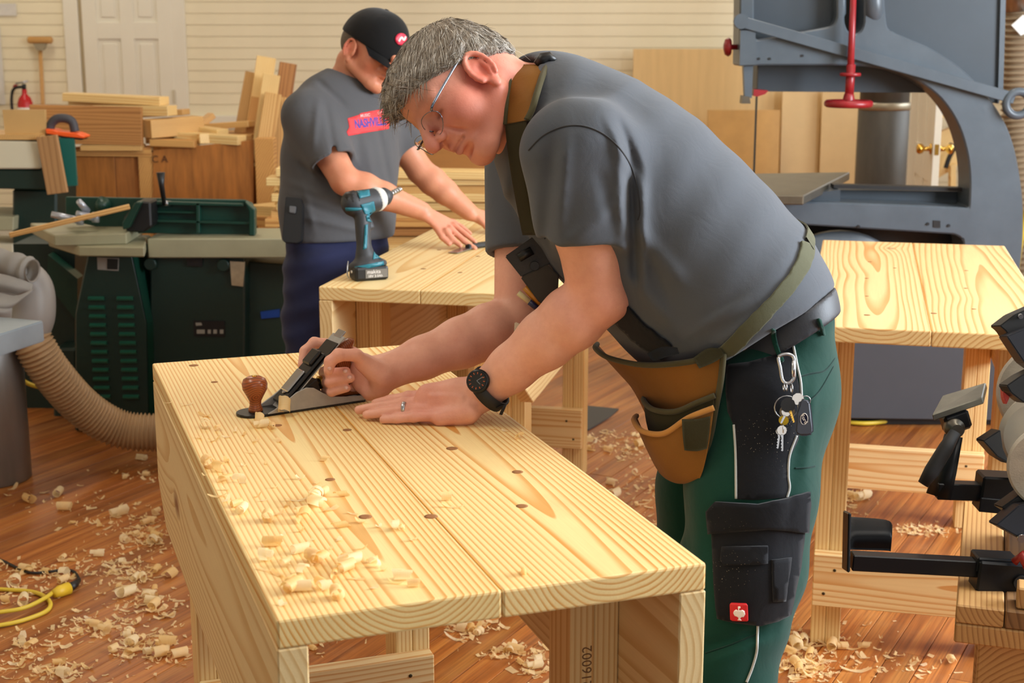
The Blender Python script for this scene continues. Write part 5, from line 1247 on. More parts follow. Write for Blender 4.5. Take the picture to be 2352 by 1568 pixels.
for pts in ([(1826, 868), (1862, 858), (1895, 850), (1918, 822)], [(1826, 1075), (1850, 1074), (1872, 1070)], [(1690, 1087), (1740, 1084), (1800, 1082)], [(1838, 935), (1880, 900), (1915, 840)], [(1620, 1500), (1680, 1480), (1740, 1455)]):
    wob('stitching', drape_line(bvt, pts, .0016, .0), cloth('green_dark', lin(6,44,38), .9), trou)
wob('belt_loop', drape(bvu, ribbon_px([(1774, 752), (1782, 790), (1796, 836)], 15), 6, .003, .003, relax=2), M_trou, trou)
wob('belt_loop', drape(bvu, ribbon_px([(1876, 730), (1884, 752), (1888, 772)], 11), 6, .003, .003, relax=2), M_trou, trou)
# ---- canvas tool apron with pockets
M_can = cloth('apron_canvas', lin(176,120,56), .85, .22, 7, 700, .3); M_oliv = cloth('apron_olive', lin(78,72,48), .9, .12, 9)
ap = empty('tool_apron', P(1560, 960, 2.5)); ap.location -= man.location; ap.parent = man
def sheet_grid(rows, n=5, m=6, th=.003):
    """smooth surface through rows of points"""
    R_ = [smooth_pts([P(*p) for p in r], m) for r in rows]; G_ = []
    for k in range(len(R_[0])): G_.append(smooth_pts([r[k] for r in R_], n))
    nu, nv = len(G_), len(G_[0]); bm = bmesh.new(); vt = [[bm.verts.new(G_[i][j]) for j in range(nv)] for i in range(nu)]
    for i in range(nu-1):
        for j in range(nv-1): bm.faces.new((vt[i][j], vt[i+1][j], vt[i+1][j+1], vt[i][j+1])).smooth = True
    bmesh.ops.solidify(bm, geom=list(bm.faces), thickness=th)
    return bm
# columns run from the far side round the front to the near edge
front = [[(1372, 790, 2.80), (1368, 800, 2.68), (1400, 822, 2.60), (1480, 838, 2.52), (1575, 832, 2.455), (1662, 812, 2.44)],
         [(1425, 850, 2.80), (1420, 856, 2.68), (1450, 872, 2.60), (1520, 890, 2.52), (1590, 885, 2.46), (1655, 878, 2.445)],
         [(1462, 900, 2.80), (1458, 902, 2.68), (1490, 925, 2.60), (1545, 945, 2.53), (1600, 945, 2.475), (1643, 940, 2.455)],
         [(1500, 985, 2.80), (1500, 990, 2.70), (1525, 1010, 2.62), (1560, 1020, 2.55), (1602, 1022, 2.49), (1630, 1010, 2.465)],
         [(1530, 1075, 2.80), (1532, 1085, 2.70), (1550, 1095, 2.63), (1568, 1100, 2.57), (1590, 1104, 2.51), (1606, 1100, 2.48)]]
wob('apron_cloth', sheet_grid(front), M_can, ap)
pk1 = [[(1492, 905, 2.66), (1478, 918, 2.60), (1500, 940, 2.535), (1550, 945, 2.49), (1600, 925, 2.458), (1642, 908, 2.445)],
       [(1500, 960, 2.66), (1488, 985, 2.60), (1515, 1010, 2.53), (1560, 1010, 2.49), (1600, 1000, 2.46), (1634, 985, 2.45)],
       [(1525, 1050, 2.68), (1525, 1070, 2.62), (1545, 1085, 2.56), (1570, 1085, 2.52), (1600, 1080, 2.48), (1618, 1070, 2.46)]]
wob('inner_pocket', sheet_grid(pk1), M_oliv, ap)
pk2 = [[(1462, 955, 2.64), (1456, 966, 2.58), (1476, 990, 2.52), (1525, 995, 2.48), (1580, 960, 2.445), (1640, 936, 2.435)],
       [(1490, 1020, 2.64), (1484, 1030, 2.58), (1505, 1050, 2.52), (1545, 1050, 2.475), (1590, 1030, 2.445), (1630, 1010, 2.437)],
       [(1515, 1075, 2.66), (1514, 1085, 2.60), (1530, 1098, 2.55), (1556, 1104, 2.51), (1590, 1095, 2.47), (1616, 1075, 2.45)],
       [(1540, 1096, 2.68), (1542, 1102, 2.63), (1552, 1108, 2.58), (1566, 1111, 2.54), (1588, 1110, 2.50), (1604, 1106, 2.47)]]
wob('outer_pocket', sheet_grid(pk2), M_can, ap)
wob('pocket_trim', tube_bm(smooth_pts([P(*p) for p in pk1[0]], 8), .005, 8), M_oliv, ap)
wob('pocket_trim', tube_bm(smooth_pts([P(*p) for p in pk2[0]], 8), .005, 8), cloth('canvas_fold', lin(190,134,68), .85), ap)
wob('top_binding', tube_bm(smooth_pts([P(*p) for p in front[0]], 8), .005, 8), M_oliv, ap)
wob('side_binding', tube_bm(smooth_pts([P(*r[-1]) for r in front], 8), .0055, 8), M_oliv, ap)
tab = [[(1566, 962, 2.435), (1600, 962, 2.433), (1632, 955, 2.430)], [(1568, 1000, 2.437), (1600, 1002, 2.433), (1629, 996, 2.430)], [(1572, 1034, 2.442), (1600, 1036, 2.436), (1624, 1030, 2.432)]]
wob('loop_patch', sheet_grid(tab, 4, 4), M_oliv, ap)
tab2 = [[(1592, 822, 2.436), (1625, 800, 2.434), (1655, 800, 2.432)], [(1606, 846, 2.436), (1640, 832, 2.434), (1664, 816, 2.432)]]
wob('strap_patch', sheet_grid(tab2, 4, 4), M_oliv, ap)
# straps on the shirt
M_strap = cloth('strap_olive', lin(84,84,62), .85, .1, 30, 1200, .4); M_bstrap = cloth('strap_black', lin(24,24,26), .8, .1)
comb = shme.copy(); bvc = bvs
wob('waist_strap', drape(bvs, ribbon_px([(1640, 828), (1690, 785), (1750, 722), (1805, 662), (1840, 608), (1852, 566), (1854, 556)], (42, 40)), 8, .004, .002, relax=3), M_strap, ap)
wob('hip_strap', drape(bvs, ribbon_px([(1424, 712), (1470, 760), (1540, 812)], (56, 50)), 8, .004, .002, relax=3), M_bstrap, ap)
bk = [[(1486, 812, 2.455), (1520, 796, 2.448), (1556, 798, 2.445)], [(1500, 830, 2.455), (1530, 820, 2.448), (1560, 812, 2.445)]]
wob('strap_buckle', sheet_grid(bk, 3, 3, .006), M_black, ap)
# neck strap: leather collar piece going down into an olive strap on the chest
col = [[(1190, 148, 2.575), (1174, 170, 2.545), (1166, 210, 2.525), (1162, 250, 2.515), (1160, 286, 2.515)],
       [(1225, 148, 2.560), (1212, 175, 2.522), (1202, 215, 2.498), (1196, 255, 2.488), (1190, 280, 2.486)],
       [(1256, 152, 2.555), (1244, 180, 2.512), (1232, 218, 2.482), (1222, 252, 2.470), (1210, 276, 2.466)]]
colr = [[(x, y, d-.012) for x, y, d in r] for r in col]
wob('neck_leather', sheet_grid(colr, 5, 6, .004), cloth('leather_tan', lin(178,122,52), .6, .2, 14, 500, .2), ap)
wob('collar_binding', tube_bm(smooth_pts([P(x, y, d) for x, y, d in colr[0]], 6), .006, 8), M_oliv, ap); wob('collar_binding', tube_bm(smooth_pts([P(x, y, d) for x, y, d in colr[2]], 6), .006, 8), M_oliv, ap)
ns = [[(1160, 286, 2.50), (1164, 330, 2.50), (1172, 390, 2.51), (1184, 460, 2.53), (1200, 540, 2.54)], [(1190, 280, 2.474), (1192, 330, 2.475), (1196, 390, 2.485), (1208, 460, 2.505), (1222, 540, 2.52)], [(1210, 276, 2.454), (1212, 330, 2.46), (1210, 390, 2.475), (1218, 460, 2.50), (1232, 540, 2.51)]]
wob('neck_strap', sheet_grid(ns, 4, 5, .003), M_oliv, ap)
wob('strap_clip', tube_bm([P(1236, 150, 2.55), P(1248, 134, 2.545), P(1262, 130, 2.545), P(1276, 138, 2.545)], [.010, .011, .009, .004], 8), M_black, ap)
# pouch with pencil and folding rule hanging at the chest
po = empty('chest_pouch', P(1215, 610, 2.6)); tag(po, 'dark leather pouch with a pencil hanging at the chest of the planing man', 'pouch')
M_pouch = plain('pouch_leather', lin(52,44,34), .6, noise=.25, nscale=30, bump=.3, bscale=200)
def slab_px(nm, pts, d, th, mat, par):
    bm = bmesh.new(); a = [bm.verts.new(P(x, y, d)) for x, y in pts]; b = [bm.verts.new(P(x, y, d)+FWD*th) for x, y in pts]; n = len(pts)
    bm.faces.new(a); bm.faces.new(list(reversed(b)))
    for i in range(n): bm.faces.new((a[i], b[i], b[(i+1) % n], a[(i+1) % n]))
    bmesh.ops.recalc_face_normals(bm, faces=bm.faces); bmesh.ops.bevel(bm, geom=list(bm.edges), offset=.002, segments=2, affect='EDGES'); return wob(nm, bm, mat, par)
slab_px('flap', [(1160, 588), (1240, 532), (1262, 560), (1266, 605), (1198, 636)], 2.60, .02, M_pouch, po)
slab_px('pocket', [(1196, 636), (1256, 606), (1284, 632), (1282, 664), (1250, 698), (1238, 694)], 2.595, .024, plain('pouch_canvas', lin(64,58,48), .8, noise=.2, nscale=30), po)
o = wob('snap', lathe_bm([(.008, -.003), (.008, .003)], 14, 'Y'), M_black, po); o.location += P(1228, 610, 2.595)
wob('strap_slot', tube_bm([P(1192, 592, 2.597), P(1222, 575, 2.597)], .008, 8), M_black, po)
pc_ = empty('pencil', P(1225, 700, 2.6)); tag(pc_, 'short pencil end and marker sticking out of the chest pouch', 'pencil')
wob('barrel', tube_bm([P(1205, 660, 2.603), P(1242, 700, 2.603)], .0055, 8), plain('pencil_yellow', lin(190,124,30), .4), pc_)
wob('marker_body', tube_bm([P(1190, 672, 2.60), P(1216, 693, 2.60)], .0052, 10), plain('marker_cream', lin(206,190,140), .4), pc_); wob('marker_cap', tube_bm([P(1216, 693, 2.60), P(1238, 711, 2.60)], .0055, 10), plain('cap_navy', lin(20,22,60), .4), pc_)
bd = empty('badge', P(1195, 740, 2.62)); tag(bd, 'white name badge hanging on a clip between the two forearms', 'badge')
wob('clip_strap', tube_bm([P(1238, 705, 2.615), P(1214, 742, 2.615)], .004, 6, flat=.4), M_steel, bd); slab_px('card', [(1182, 738), (1212, 752), (1180, 778)], 2.63, .002, plain('card_cream', lin(226,216,186), .6), bd)
# watch, ring
wt = empty('wrist_watch', LW-man.location*0); tag(wt, 'black analogue wrist watch on the left wrist of the planing man', 'watch')
wax = (LE-LW).normalized(); u_, v_ = frame_from(wax, CDN)
wc = P(1122, 893, 2.592)
bm = bmesh.new(); rings = []
for k in range(25):
    a = 2*math.pi*k/24; rad = .0385; pz = wc+(u_*math.cos(a)+v_*math.sin(a))*rad
    rings.append([pz+wax*.011, pz-wax*.011])
for A, B in zip(rings, rings[1:]): bm.faces.new([bm.verts.new(q) for q in (A[0], B[0], B[1], A[1])]).smooth = True
bmesh.ops.remove_doubles(bm, verts=bm.verts, dist=1e-5); bmesh.ops.solidify(bm, geom=list(bm.faces), thickness=-.004); wob('band', bm, M_rubber, wt)
dialc = P(1098, 875, 2.553); dn = (-FWD*.75+(dialc-wc).normalized()*.5+CRT*-.2).normalized()
Rw = rot_to(dn); Rz = Matrix((Rw.col[0], Rw.col[2]*-1, Rw.col[1])).transposed()
def wpart(nm, bm, mat, off=0):
    o = ob(nm, bm, mat, wt); o.matrix_basis = Matrix.Translation(dialc+dn*off-wt.location) @ Rz.to_4x4(); return o
wpart('case', lathe_bm([(.017, -.008), (.0205, -.005), (.0215, 0), (.0205, .004), (.0175, .0055)], 28), plain('watch_case', lin(36,38,40), .3, .5))
wpart('dial', lathe_bm([(.0165, .0054), (.0165, .0060)], 28), plain('dial_dark', lin(44,42,40), .3))
for k in range(12):
    a = k*math.pi/6; bm = box_bm(.0012, .0035, .0006, 0, c=(0, .0135, .0064)); bmesh.ops.rotate(bm, verts=bm.verts, cent=(0, 0, 0), matrix=Matrix.Rotation(a, 3, 'Z')); wpart('hour_mark', bm, plain('mark_orange', lin(196,96,52), .5))
for a, L in ((.9, .009), (2.2, .013)):
    bm = box_bm(.0012, L, .0006, 0, c=(0, L/2, .0068)); bmesh.ops.rotate(bm, verts=bm.verts, cent=(0, 0, 0), matrix=Matrix.Rotation(a, 3, 'Z')); wpart('hand', bm, M_steel)
wob('band_end', tube_bm([P(1140, 935, 2.57), P(1160, 930, 2.568), P(1150, 952, 2.568)], [.004, .009, .007], 8, flat=.4), M_rubber, wt)
rg_c = P(928, 938, 2.602); rdir = (P(980, 938, 2.597)-P(930, 938, 2.602)).normalized()
rb = torus_bm(.0112, .0016, 28, 8); ro = ob('ring', rb, M_steel, None, rg_c, rot_to(rdir) @ Matrix.Rotation(math.pi/2, 3, 'X')); ro.scale = (1, 1, 2.2); tag(ro, 'broad silver ring on the left hand above the bench', 'ring')
# keys on a carabiner
ky = empty('key_bunch', P(1805, 900, 2.40)); tag(ky, 'bunch of keys with a car key fob on a silver carabiner at the green trousers', 'keys')
dk = (ray_px(bvt, 1805, 900)[0]-CAMP).dot(FWD)-.016
kp = lambda x, y, o=0: P(x, y, dk-o)
cb = smooth_pts([kp(1788, 820), kp(1806, 813), kp(1822, 820), kp(1824, 845), kp(1822, 870), kp(1808, 880), kp(1797, 872), kp(1792, 845)], 6, True)
wob('carabiner', tube_bm(cb+[cb[0]], .0032, 8), M_steel, ky)
wob('gate', tube_bm([kp(1822, 828), kp(1822, 866)], .0038, 8), M_steel, ky)
for (x, y, r, axs) in ((1800, 890, .006, 'X'), (1806, 890, .006, 'X'), (1818, 892, .008, 'X'), (1806, 935, .0195, 'Y'), (1797, 985, .0085, 'X'), (1850, 920, .008, 'Y')):
    o = wob('split_ring', torus_bm(r, .0011, 20, 6, axs), M_steel, ky); o.location += kp(x, y, .003)
def key(hx, hy, tx, ty, r, mh, o=0, mb=None):
    slab = []; a, b = Vector((hx, hy)), Vector((tx, ty)); d = (b-a).normalized(); n = Vector((-d.y, d.x)); S_ = FPX/dk
    c = [(a.x+r*S_*math.cos(t), a.y+r*S_*math.sin(t)) for t in [k*math.pi/5 for k in range(10)]]
    bm = bmesh.new()
    def ext(poly, th):
        A = [bm.verts.new(kp(x, y, o)) for x, y in poly]; B = [bm.verts.new(kp(x, y, o-th)) for x, y in poly]; m = len(poly)
        bm.faces.new(A); bm.faces.new(list(reversed(B)))
        for i in range(m): bm.faces.new((A[i], B[i], B[(i+1) % m], A[(i+1) % m]))
    ext(c, .0025); bmesh.ops.recalc_face_normals(bm, faces=bm.faces); h = wob('key', bm, mh, ky)
    bm = bmesh.new(); w = 3.2; L = (b-a).length; pl = [a+d*r*S_*.8+n*w]
    k = r*S_*.8
    teeth = [a+d*(r*S_*.9+(L-r*S_*.9)*t)+n*(w if i % 2 else w*.3) for i, t in enumerate((.25, .35, .45, .55, .65, .75, .85, .95))]
    ext([tuple(q) for q in [a+d*k+n*w]+teeth+[b, a+d*L*.97-n*w*.6, a+d*k-n*w]], .0018); bmesh.ops.recalc_face_normals(bm, faces=bm.faces); wob('key_blade', bm, mb or M_steel, h)
M_nick = plain('nickel', lin(206,202,196), .3, 1)
key(1833, 916, 1855, 952, .010, M_nick, .008); key(1810, 930, 1824, 970, .0125, M_black, .010, M_brass); key(1806, 945, 1794, 972, .008, M_nick, .006); key(1796, 988, 1797, 1036, .0082, M_nick, .010); key(1790, 990, 1786, 1030, .006, M_nick, .004)
o = wob('coin_tag', lathe_bm([(.0125, -.0015), (.0125, .0015)], 24, 'Y'), plain('tag_silver', lin(170,160,140), .35, .9), ky); o.location += kp(1808, 945, .004)
o = wob('yellow_tag', lathe_bm([(.008, -.002), (.008, .002)], 16, 'Y'), plain('tag_yellow', lin(210,180,30), .5), ky); o.location += kp(1800, 965, .002)
fob = wob('key_fob', ext_bm([(0, 0), (1, 0), (0, 1)], 2, 2.1), None, ky); fob.data.clear_geometry()
bm = bmesh.new(); fo = [(1838, 918), (1852, 914), (1862, 924), (1869, 985), (1868, 996), (1858, 1001), (1836, 1001), (1826, 994), (1828, 950)]
A = [bm.verts.new(kp(x, y, .014)) for x, y in fo]; B = [bm.verts.new(kp(x, y, .001)) for x, y in fo]; m = len(fo)
bm.faces.new(A); bm.faces.new(list(reversed(B)))
for i in range(m): bm.faces.new((A[i], B[i], B[(i+1) % m], A[(i+1) % m]))
bmesh.ops.recalc_face_normals(bm, faces=bm.faces); bmesh.ops.bevel(bm, geom=list(bm.edges), offset=.0035, segments=3, affect='EDGES')
bm.to_mesh(fob.data); bm.free(); fob.data.materials.append(plain('fob_plastic', lin(54,58,70), .45)); sm(fob, 50)
bm = lathe_bm([(.0095, 0), (.0095, .001), (.008, .0012)], 24, 'Y'); bmesh.ops.scale(bm, vec=(.62, -1, 1), verts=bm.verts); bmesh.ops.recalc_face_normals(bm, faces=bm.faces); o = wob('oval_badge', bm, plain('badge_navy', lin(22,30,60), .3), fob); o.location = kp(1847, 962, .0142)-wpos(fob)
bm = torus_bm(.0095, .0006, 28, 6, 'Y'); bmesh.ops.scale(bm, vec=(.62, 1, 1), verts=bm.verts); o = wob('badge_rim', bm, M_wht, fob); o.location = kp(1847, 962, .0155)-wpos(fob)
tm = text_mesh('Ford', .0085, .0001); o = wob('badge_text', tm, M_wht, fob); o.rotation_euler = (math.pi/2, math.radians(60), 0); o.location = kp(1847, 962, .0160)-wpos(fob)
# the waist strap goes on round the back
bm = bmesh.new(); prev = None; st_ = ray_px(bvs, 1846, 575)[0] or P(1846, 575, 2.6); dirw = Vector(LAT); axw = (Vector(TP[1])-Vector(TP[3])).normalized()
for k in range(12):
    c = st_+dirw*(.36*k/11)+Vector((.05*math.sin(math.pi*k/11), 0, .02*math.sin(math.pi*k/11))); row = []
    for e in (-.016, .016):
        nr = bvs.find_nearest(c+axw*e+Vector((.06, 0, .04))); row.append((nr[0]+nr[1]*.006, nr[0]+nr[1]*.003))
    cur = [bm.verts.new(row[0][0]), bm.verts.new(row[1][0]), bm.verts.new(row[1][1]), bm.verts.new(row[0][1])]
    if prev:
        for i in range(4): bm.faces.new((prev[i], prev[(i+1) % 4], cur[(i+1) % 4], cur[i]))
    prev = cur
bmesh.ops.recalc_face_normals(bm, faces=bm.faces); wob('waist_strap', bm, M_strap, ap)
# ------------------------------------------------------------------ the man in the cap at the far bench
m2 = empty('person', (-.56, 4.66, 0)); tag(m2, 'man in black cap and grey T-shirt with red print at the far bench', 'person')
hp2, hax2 = head_frame(P(836, 131, 4.70), (.41, -.91), math.radians(35), -1)
LT2 = np.array([-.71, -.70, 0.])
D2 = 4.74
T2 = [P(778, 585, D2), P(776, 480, D2), P(782, 370, D2), P(790, 275, D2), P(798, 212, D2+.01)]
RS2, RE2, RW2 = P(708, 268, 4.59), P(792, 415, 4.52), P(968, 484, 4.60)
LS2, LE2, LW2 = P(888, 275, 4.90), P(965, 392, 4.93), P(1078, 487, 4.95)
fd = Field((-.98, 4.2, .80), (.14, 5.22, 1.74), .0042)
for i, (ra, rb) in enumerate([((.17, .115), (.17, .12)), ((.17, .12), (.175, .12)), ((.175, .12), (.17, .105)), ((.17, .105), (.09, .075))]): fd.ecap(T2[i], T2[i+1], ra, rb, LT2, .03)
fd.rc(T2[4]+Vector((0, 0, -.02)), hp2(-.03, 0, -.03), .064, .058, .02)
build_head(fd, hp2, hax2, 1.02)
fd.chain([T2[3].lerp(RS2, .6), RS2, RS2.lerp(RE2, .5), RE2], [.065, .058, .052, .044], .02)
fd.chain([RE2, RE2.lerp(RW2, .25), RE2.lerp(RW2, .5), RW2], [.043, .048, .043, .030], .015)
fd.chain([T2[3].lerp(LS2, .6), LS2, LS2.lerp(LE2, .5), LE2], [.065, .058, .052, .044], .02)
fd.chain([LE2, LE2.lerp(LW2, .25), LE2.lerp(LW2, .5), LW2], [.043, .047, .042, .030], .015)
fd.ecap(RW2, P(1025, 520, 4.62), (.026, .019), (.042, .015), LT2, .01)
for pts, r in [([(1025, 530, 4.59), (1042, 552, 4.585), (1058, 564, 4.58)], .0095), ([(1034, 524, 4.605), (1066, 553, 4.60), (1092, 571, 4.595)], .0098), ([(1042, 516, 4.625), (1070, 538, 4.62), (1092, 556, 4.615)], .0092), ([(1040, 508, 4.645), (1062, 522, 4.645), (1080, 536, 4.64)], .0085), ([(1000, 520, 4.60), (1016, 545, 4.585), (1032, 560, 4.58)], .010)]:
    fd.chain([P(*p) for p in pts], [r*1.1, r, r*.85], .004)
fd.ecap(LW2, P(1118, 505, 4.97), (.026, .019), (.042, .015), LT2, .01)
for pts, r in [([(1122, 512, 4.95), (1140, 528, 4.95), (1158, 542, 4.95)], .0095), ([(1126, 506, 4.97), (1150, 520, 4.97), (1172, 534, 4.97)], .0095), ([(1128, 500, 4.99), (1152, 510, 4.99), (1174, 522, 4.99)], .009), ([(1126, 495, 5.01), (1148, 502, 5.01), (1166, 512, 5.01)], .0085), ([(1100, 502, 4.94), (1116, 520, 4.93), (1128, 532, 4.93)], .010)]:
    fd.chain([P(*p) for p in pts], [r*1.1, r, r*.85], .004)
bm2 = fd.mesh('body', 2); V = verts_np(bm2)
S2 = lin(206,142,110)
vcol(bm2, face_tint(V, S2, [(hp2(-.005, .085, 0), .035, lin(210,104,84), .7), (hp2(.128, 0, .004), .025, lin(190,80,66), .5), (hp2(.085, .04, -.03), .05, lin(190,96,72), .5), (hp2(.115, 0, -.036), .014, lin(150,72,70), .5), (P(1040, 530, 4.6), .08, lin(214,138,118), .5), (RE2, .09, lin(196,124,92), .4)]))
wob('body', bm2, skin_mat('skin_b', S2), m2)
# hair at the nape, cap with brim and badge
h2_ = Field(np.array(hp2(0, 0, .04))-.16, np.array(hp2(0, 0, .04))+.16, .004); h2_.ell(hp2(.0, 0, .045), (.104, .083, .085), hax2, 0)
F2v, N2v, U2v = hax2
h2_.cut(hp2(.0, 0, .07), U2v, 0); h2_.cut(hp2(-.02, 0, -.035), -U2v+F2v*.3, .006); h2_.cut(hp2(.012, 0, 0), F2v, .006)
for s in (-1, 1): h2_.ell(hp2(.0, s*.09, -.015), (.026, .03, .038), hax2, .006, 'sub')
wob('hair', h2_.mesh('hair', 1), plain('brown_grey_hair', lin(96,80,66), .6, noise=.4, nscale=120), m2)
M_cap = cloth('cap_black', lin(18,18,19), .85, .1)
cf = Field(np.array(hp2(0, 0, .07))-.18, np.array(hp2(0, 0, .07))+.18, .004); cf.ell(hp2(.008, 0, .058), (.116, .094, .108), hax2, 0); cf.ell(hp2(.06, 0, .080), (.062, .07, .072), hax2, .03)
cf.cut(hp2(.0, 0, .034), -U2v*1.0-F2v*.22, .004); cf.ell(hp2(.008, 0, .04), (.100, .080, .080), hax2, .004, 'sub')
cap = wob('cap', cf.mesh('cap', 2), M_cap, m2)
bm = bmesh.new(); vt = []
for i in range(9):
    l = (i/8-.5)*2; row = []
    for j in range(6):
        t = j/5; f = .094+t*.088*math.sqrt(max(0, 1-.72*l*l))-.045*l*l; u = .026+.006*l*l-t*(.050-.012*l*l)
        row.append(bm.verts.new(hp2(f, l*.078, u)))
    vt.append(row)
for i in range(8):
    for j in range(5): bm.faces.new((vt[i][j], vt[i+1][j], vt[i+1][j+1], vt[i][j+1])).smooth = True
bmesh.ops.solidify(bm, geom=list(bm.faces), thickness=.004); bmesh.ops.recalc_face_normals(bm, faces=bm.faces); wob('brim', bm, M_cap, cap)
bvcap = bvh_of(cap.data); 
for v_ in (0,):
    cpx = 921, 92
capw = cap.data.copy(); 
def disc_on(bv, px, py, r, off, th): return drape(bv, [(px+r*math.cos(a), py+r*1.05*math.sin(a)) for a in [k*math.pi/8 for k in range(16)]], 5, off, th)
def world_bvh(o):
    me = o.data.copy(); me.transform(Matrix.Translation(wpos(o))); return bvh_of(me)
bvcap = world_bvh(cap)
wob('cap_badge', disc_on(bvcap, 920, 90, 13, .001, .003), plain('badge_red', lin(206,40,70), .5), cap); wob('badge_mark', drape(bvcap, ribbon_px([(914, 95), (920, 86), (925, 92), (929, 84)], 3.5), 3, .004, .0015), M_wht, cap)
wob('cap_button', tube_bm([hp2(.008, 0, .164), hp2(.008, 0, .169)], .007, 10), M_cap, cap)
# shirt
s2f = Field((-1.02, 4.2, .80), (-.12, 5.22, 1.60), .0048)
for i, (ra, rb) in enumerate([((.195, .145), (.198, .150)), ((.198, .150), (.200, .150)), ((.200, .150), (.195, .13)), ((.195, .13), (.092, .08))]): s2f.ecap(T2[i], T2[i+1], ra, rb, LT2, .04)
RH2, LH2 = P(765, 372, 4.53), P(938, 342, 4.915)
for S_, H_, E_ in ((RS2, RH2, RE2), (LS2, LH2, LE2)):
    t_ = s2f.like(); axn = (E_-S_).normalized(); t_.ecap(S_, H_+axn*.06, (.088, .080), (.074, .070), LT2, 0); t_.cut(H_, axn+Vector((0, 0, -.25)), .004, np.array(H_)-.2, np.array(H_)+.2)
    hh = np.maximum(.05-np.abs(s2f.D-t_.D), 0)/.05; s2f.D = np.minimum(s2f.D, t_.D)-hh*hh*.05*.25
    s2f.ecap(H_-axn*.01, H_+axn*.06, (.062, .058), (.064, .06), LT2, .004, 'sub', .3)
s2f.rc(T2[4]+Vector((0, 0, .0)), hp2(-.03, 0, -.03), .067, .075, .01, 'sub')
s2f.cut(P(778, 548, D2), Vector((0.02, -.06, -1)), .01)
def f2(x, y, z):
    u, v = px_of(x, y, z); d = np.zeros_like(u)
    def fold(x0, y0, x1, y1, w, a):
        L = math.hypot(x1-x0, y1-y0); t = ((u-x0)*(x1-x0)+(v-y0)*(y1-y0))/L**2; s = ((u-x0)*(y1-y0)-(v-y0)*(x1-x0))/L
        return a*np.exp(-(s/w)**2)*np.exp(-(np.maximum(np.abs(t-.5)-.35, 0)/.25)**2)
    for q in [(730, 240, 720, 330, 8, .006), (750, 250, 770, 360, 8, -.006), (735, 190, 790, 240, 7, -.006), (690, 380, 760, 430, 9, -.008), (670, 420, 800, 470, 9, .006), (680, 460, 820, 510, 9, -.007), (700, 500, 850, 535, 8, .006), (840, 330, 880, 500, 10, .005), (870, 300, 895, 420, 8, -.006), (820, 340, 830, 500, 10, -.004), (690, 400, 720, 520, 8, .004)]: d = d+fold(*q)
    return d*(y < 4.85)
s2f.wave(f2)
sh2 = wob('shirt', s2f.mesh('shirt', 2), cloth('shirt_grey_b', lin(84,84,87), .9, .1, 6), m2); bv2 = world_bvh(sh2)
M_prt = plain('print_red', lin(226,58,62), .7)
wob('print', drape(bv2, [(798, 272), (824, 264), (828, 260), (870, 252), (907, 247), (904, 262), (898, 270), (892, 296), (850, 303), (800, 312), (796, 303), (802, 292)], 6, .0005, .0012), M_prt, sh2)
def text_drape(bv, s, cx, cy, w, h, rot, off, mat, par, nm, bold=.02):
    me = text_mesh(s, 1, bold); V = verts_np(me); x0, x1, y0, y1 = V[:,0].min(), V[:,0].max(), V[:,1].min(), V[:,1].max(); c_, s_ = math.cos(rot), math.sin(rot); last = None
    for v, co in zip(me.vertices, V):
        a = (co[0]-(x0+x1)/2)/(x1-x0)*w; b_ = -(co[1]-(y0+y1)/2)/(y1-y0)*h; px, py = cx+a*c_-b_*s_, cy+a*s_+b_*c_
        hit = ray_px(bv, px, py)
        if hit[0] is not None: v.co = hit[0]+(hit[1] if hit[1].dot(CAMP-hit[0]) > 0 else -hit[1])*off; last = v.co.copy()
        elif last is not None: v.co = last
    return wob(nm, me, mat, par)
text_drape(bv2, 'NASHVILLE', 850, 281, 72, 21, math.radians(-7), .0025, plain('print_blue', lin(60,60,150), .7), sh2, 'print_text', .03)
text_drape(bv2, 'MUSIC', 838, 265, 22, 7, math.radians(-7), .0025, plain('print_pink', lin(244,170,170), .7), sh2, 'print_text'); text_drape(bv2, 'CITY', 874, 259, 16, 6, math.radians(-7), .0025, plain('print_pink', lin(244,170,170), .7), sh2, 'print_text')
# trousers, holster, boots
t2f = Field((-1.0, 4.25, .03), (-.15, 5.2, 1.06), .006)
t2f.ecap(P(778, 510, D2), P(775, 620, D2), (.180, .128), (.182, .135), LT2, .03)
RK2, LK2 = P(718, 800, 4.64), P(818, 805, 4.86)
t2f.chain([P(730, 620, 4.66), P(722, 720, 4.65), RK2, Vector((RK2.x, RK2.y, .10))], [.105, .098, .085, .075], .03); t2f.chain([P(822, 620, 4.84), P(818, 720, 4.85), LK2, Vector((LK2.x, LK2.y, .10))], [.105, .098, .085, .075], .03)
t2f.cut((0, 0, .05), (0, 0, -1)); t2f.cut(P(778, 515, D2), (0, 0, 1))
def f3(x, y, z): return .006*np.sin(z*45+x*20)*np.exp(-((z-.55)/.2)**2)+.003*np.sin(z*90-x*30)
t2f.wave(f3)
wob('trousers', t2f.mesh('trousers', 2), cloth('trousers_navy', lin(34,38,68), .9, .3, 6), m2)
for K in (RK2, LK2):
    f9 = Field((K.x-.16, K.y-.30, -.01), (K.x+.26, K.y+.14, .20), .006); f9.ecap((K.x, K.y, .05), (K.x+.14, K.y-.14, .035), (.045, .05), (.046, .032), (.7, .7, 0), .02); f9.rc((K.x, K.y, .06), (K.x, K.y, .16), .05, .05, .03); f9.cut((0, 0, .002), (0, 0, -1)); wob('boot', f9.mesh('boot', 2), plain('boot_black', lin(34,30,28), .5), m2)
ho = empty('phone_holster', P(672, 505, 4.56)); tag(ho, 'black phone holster on the belt of the man in the cap', 'holster')
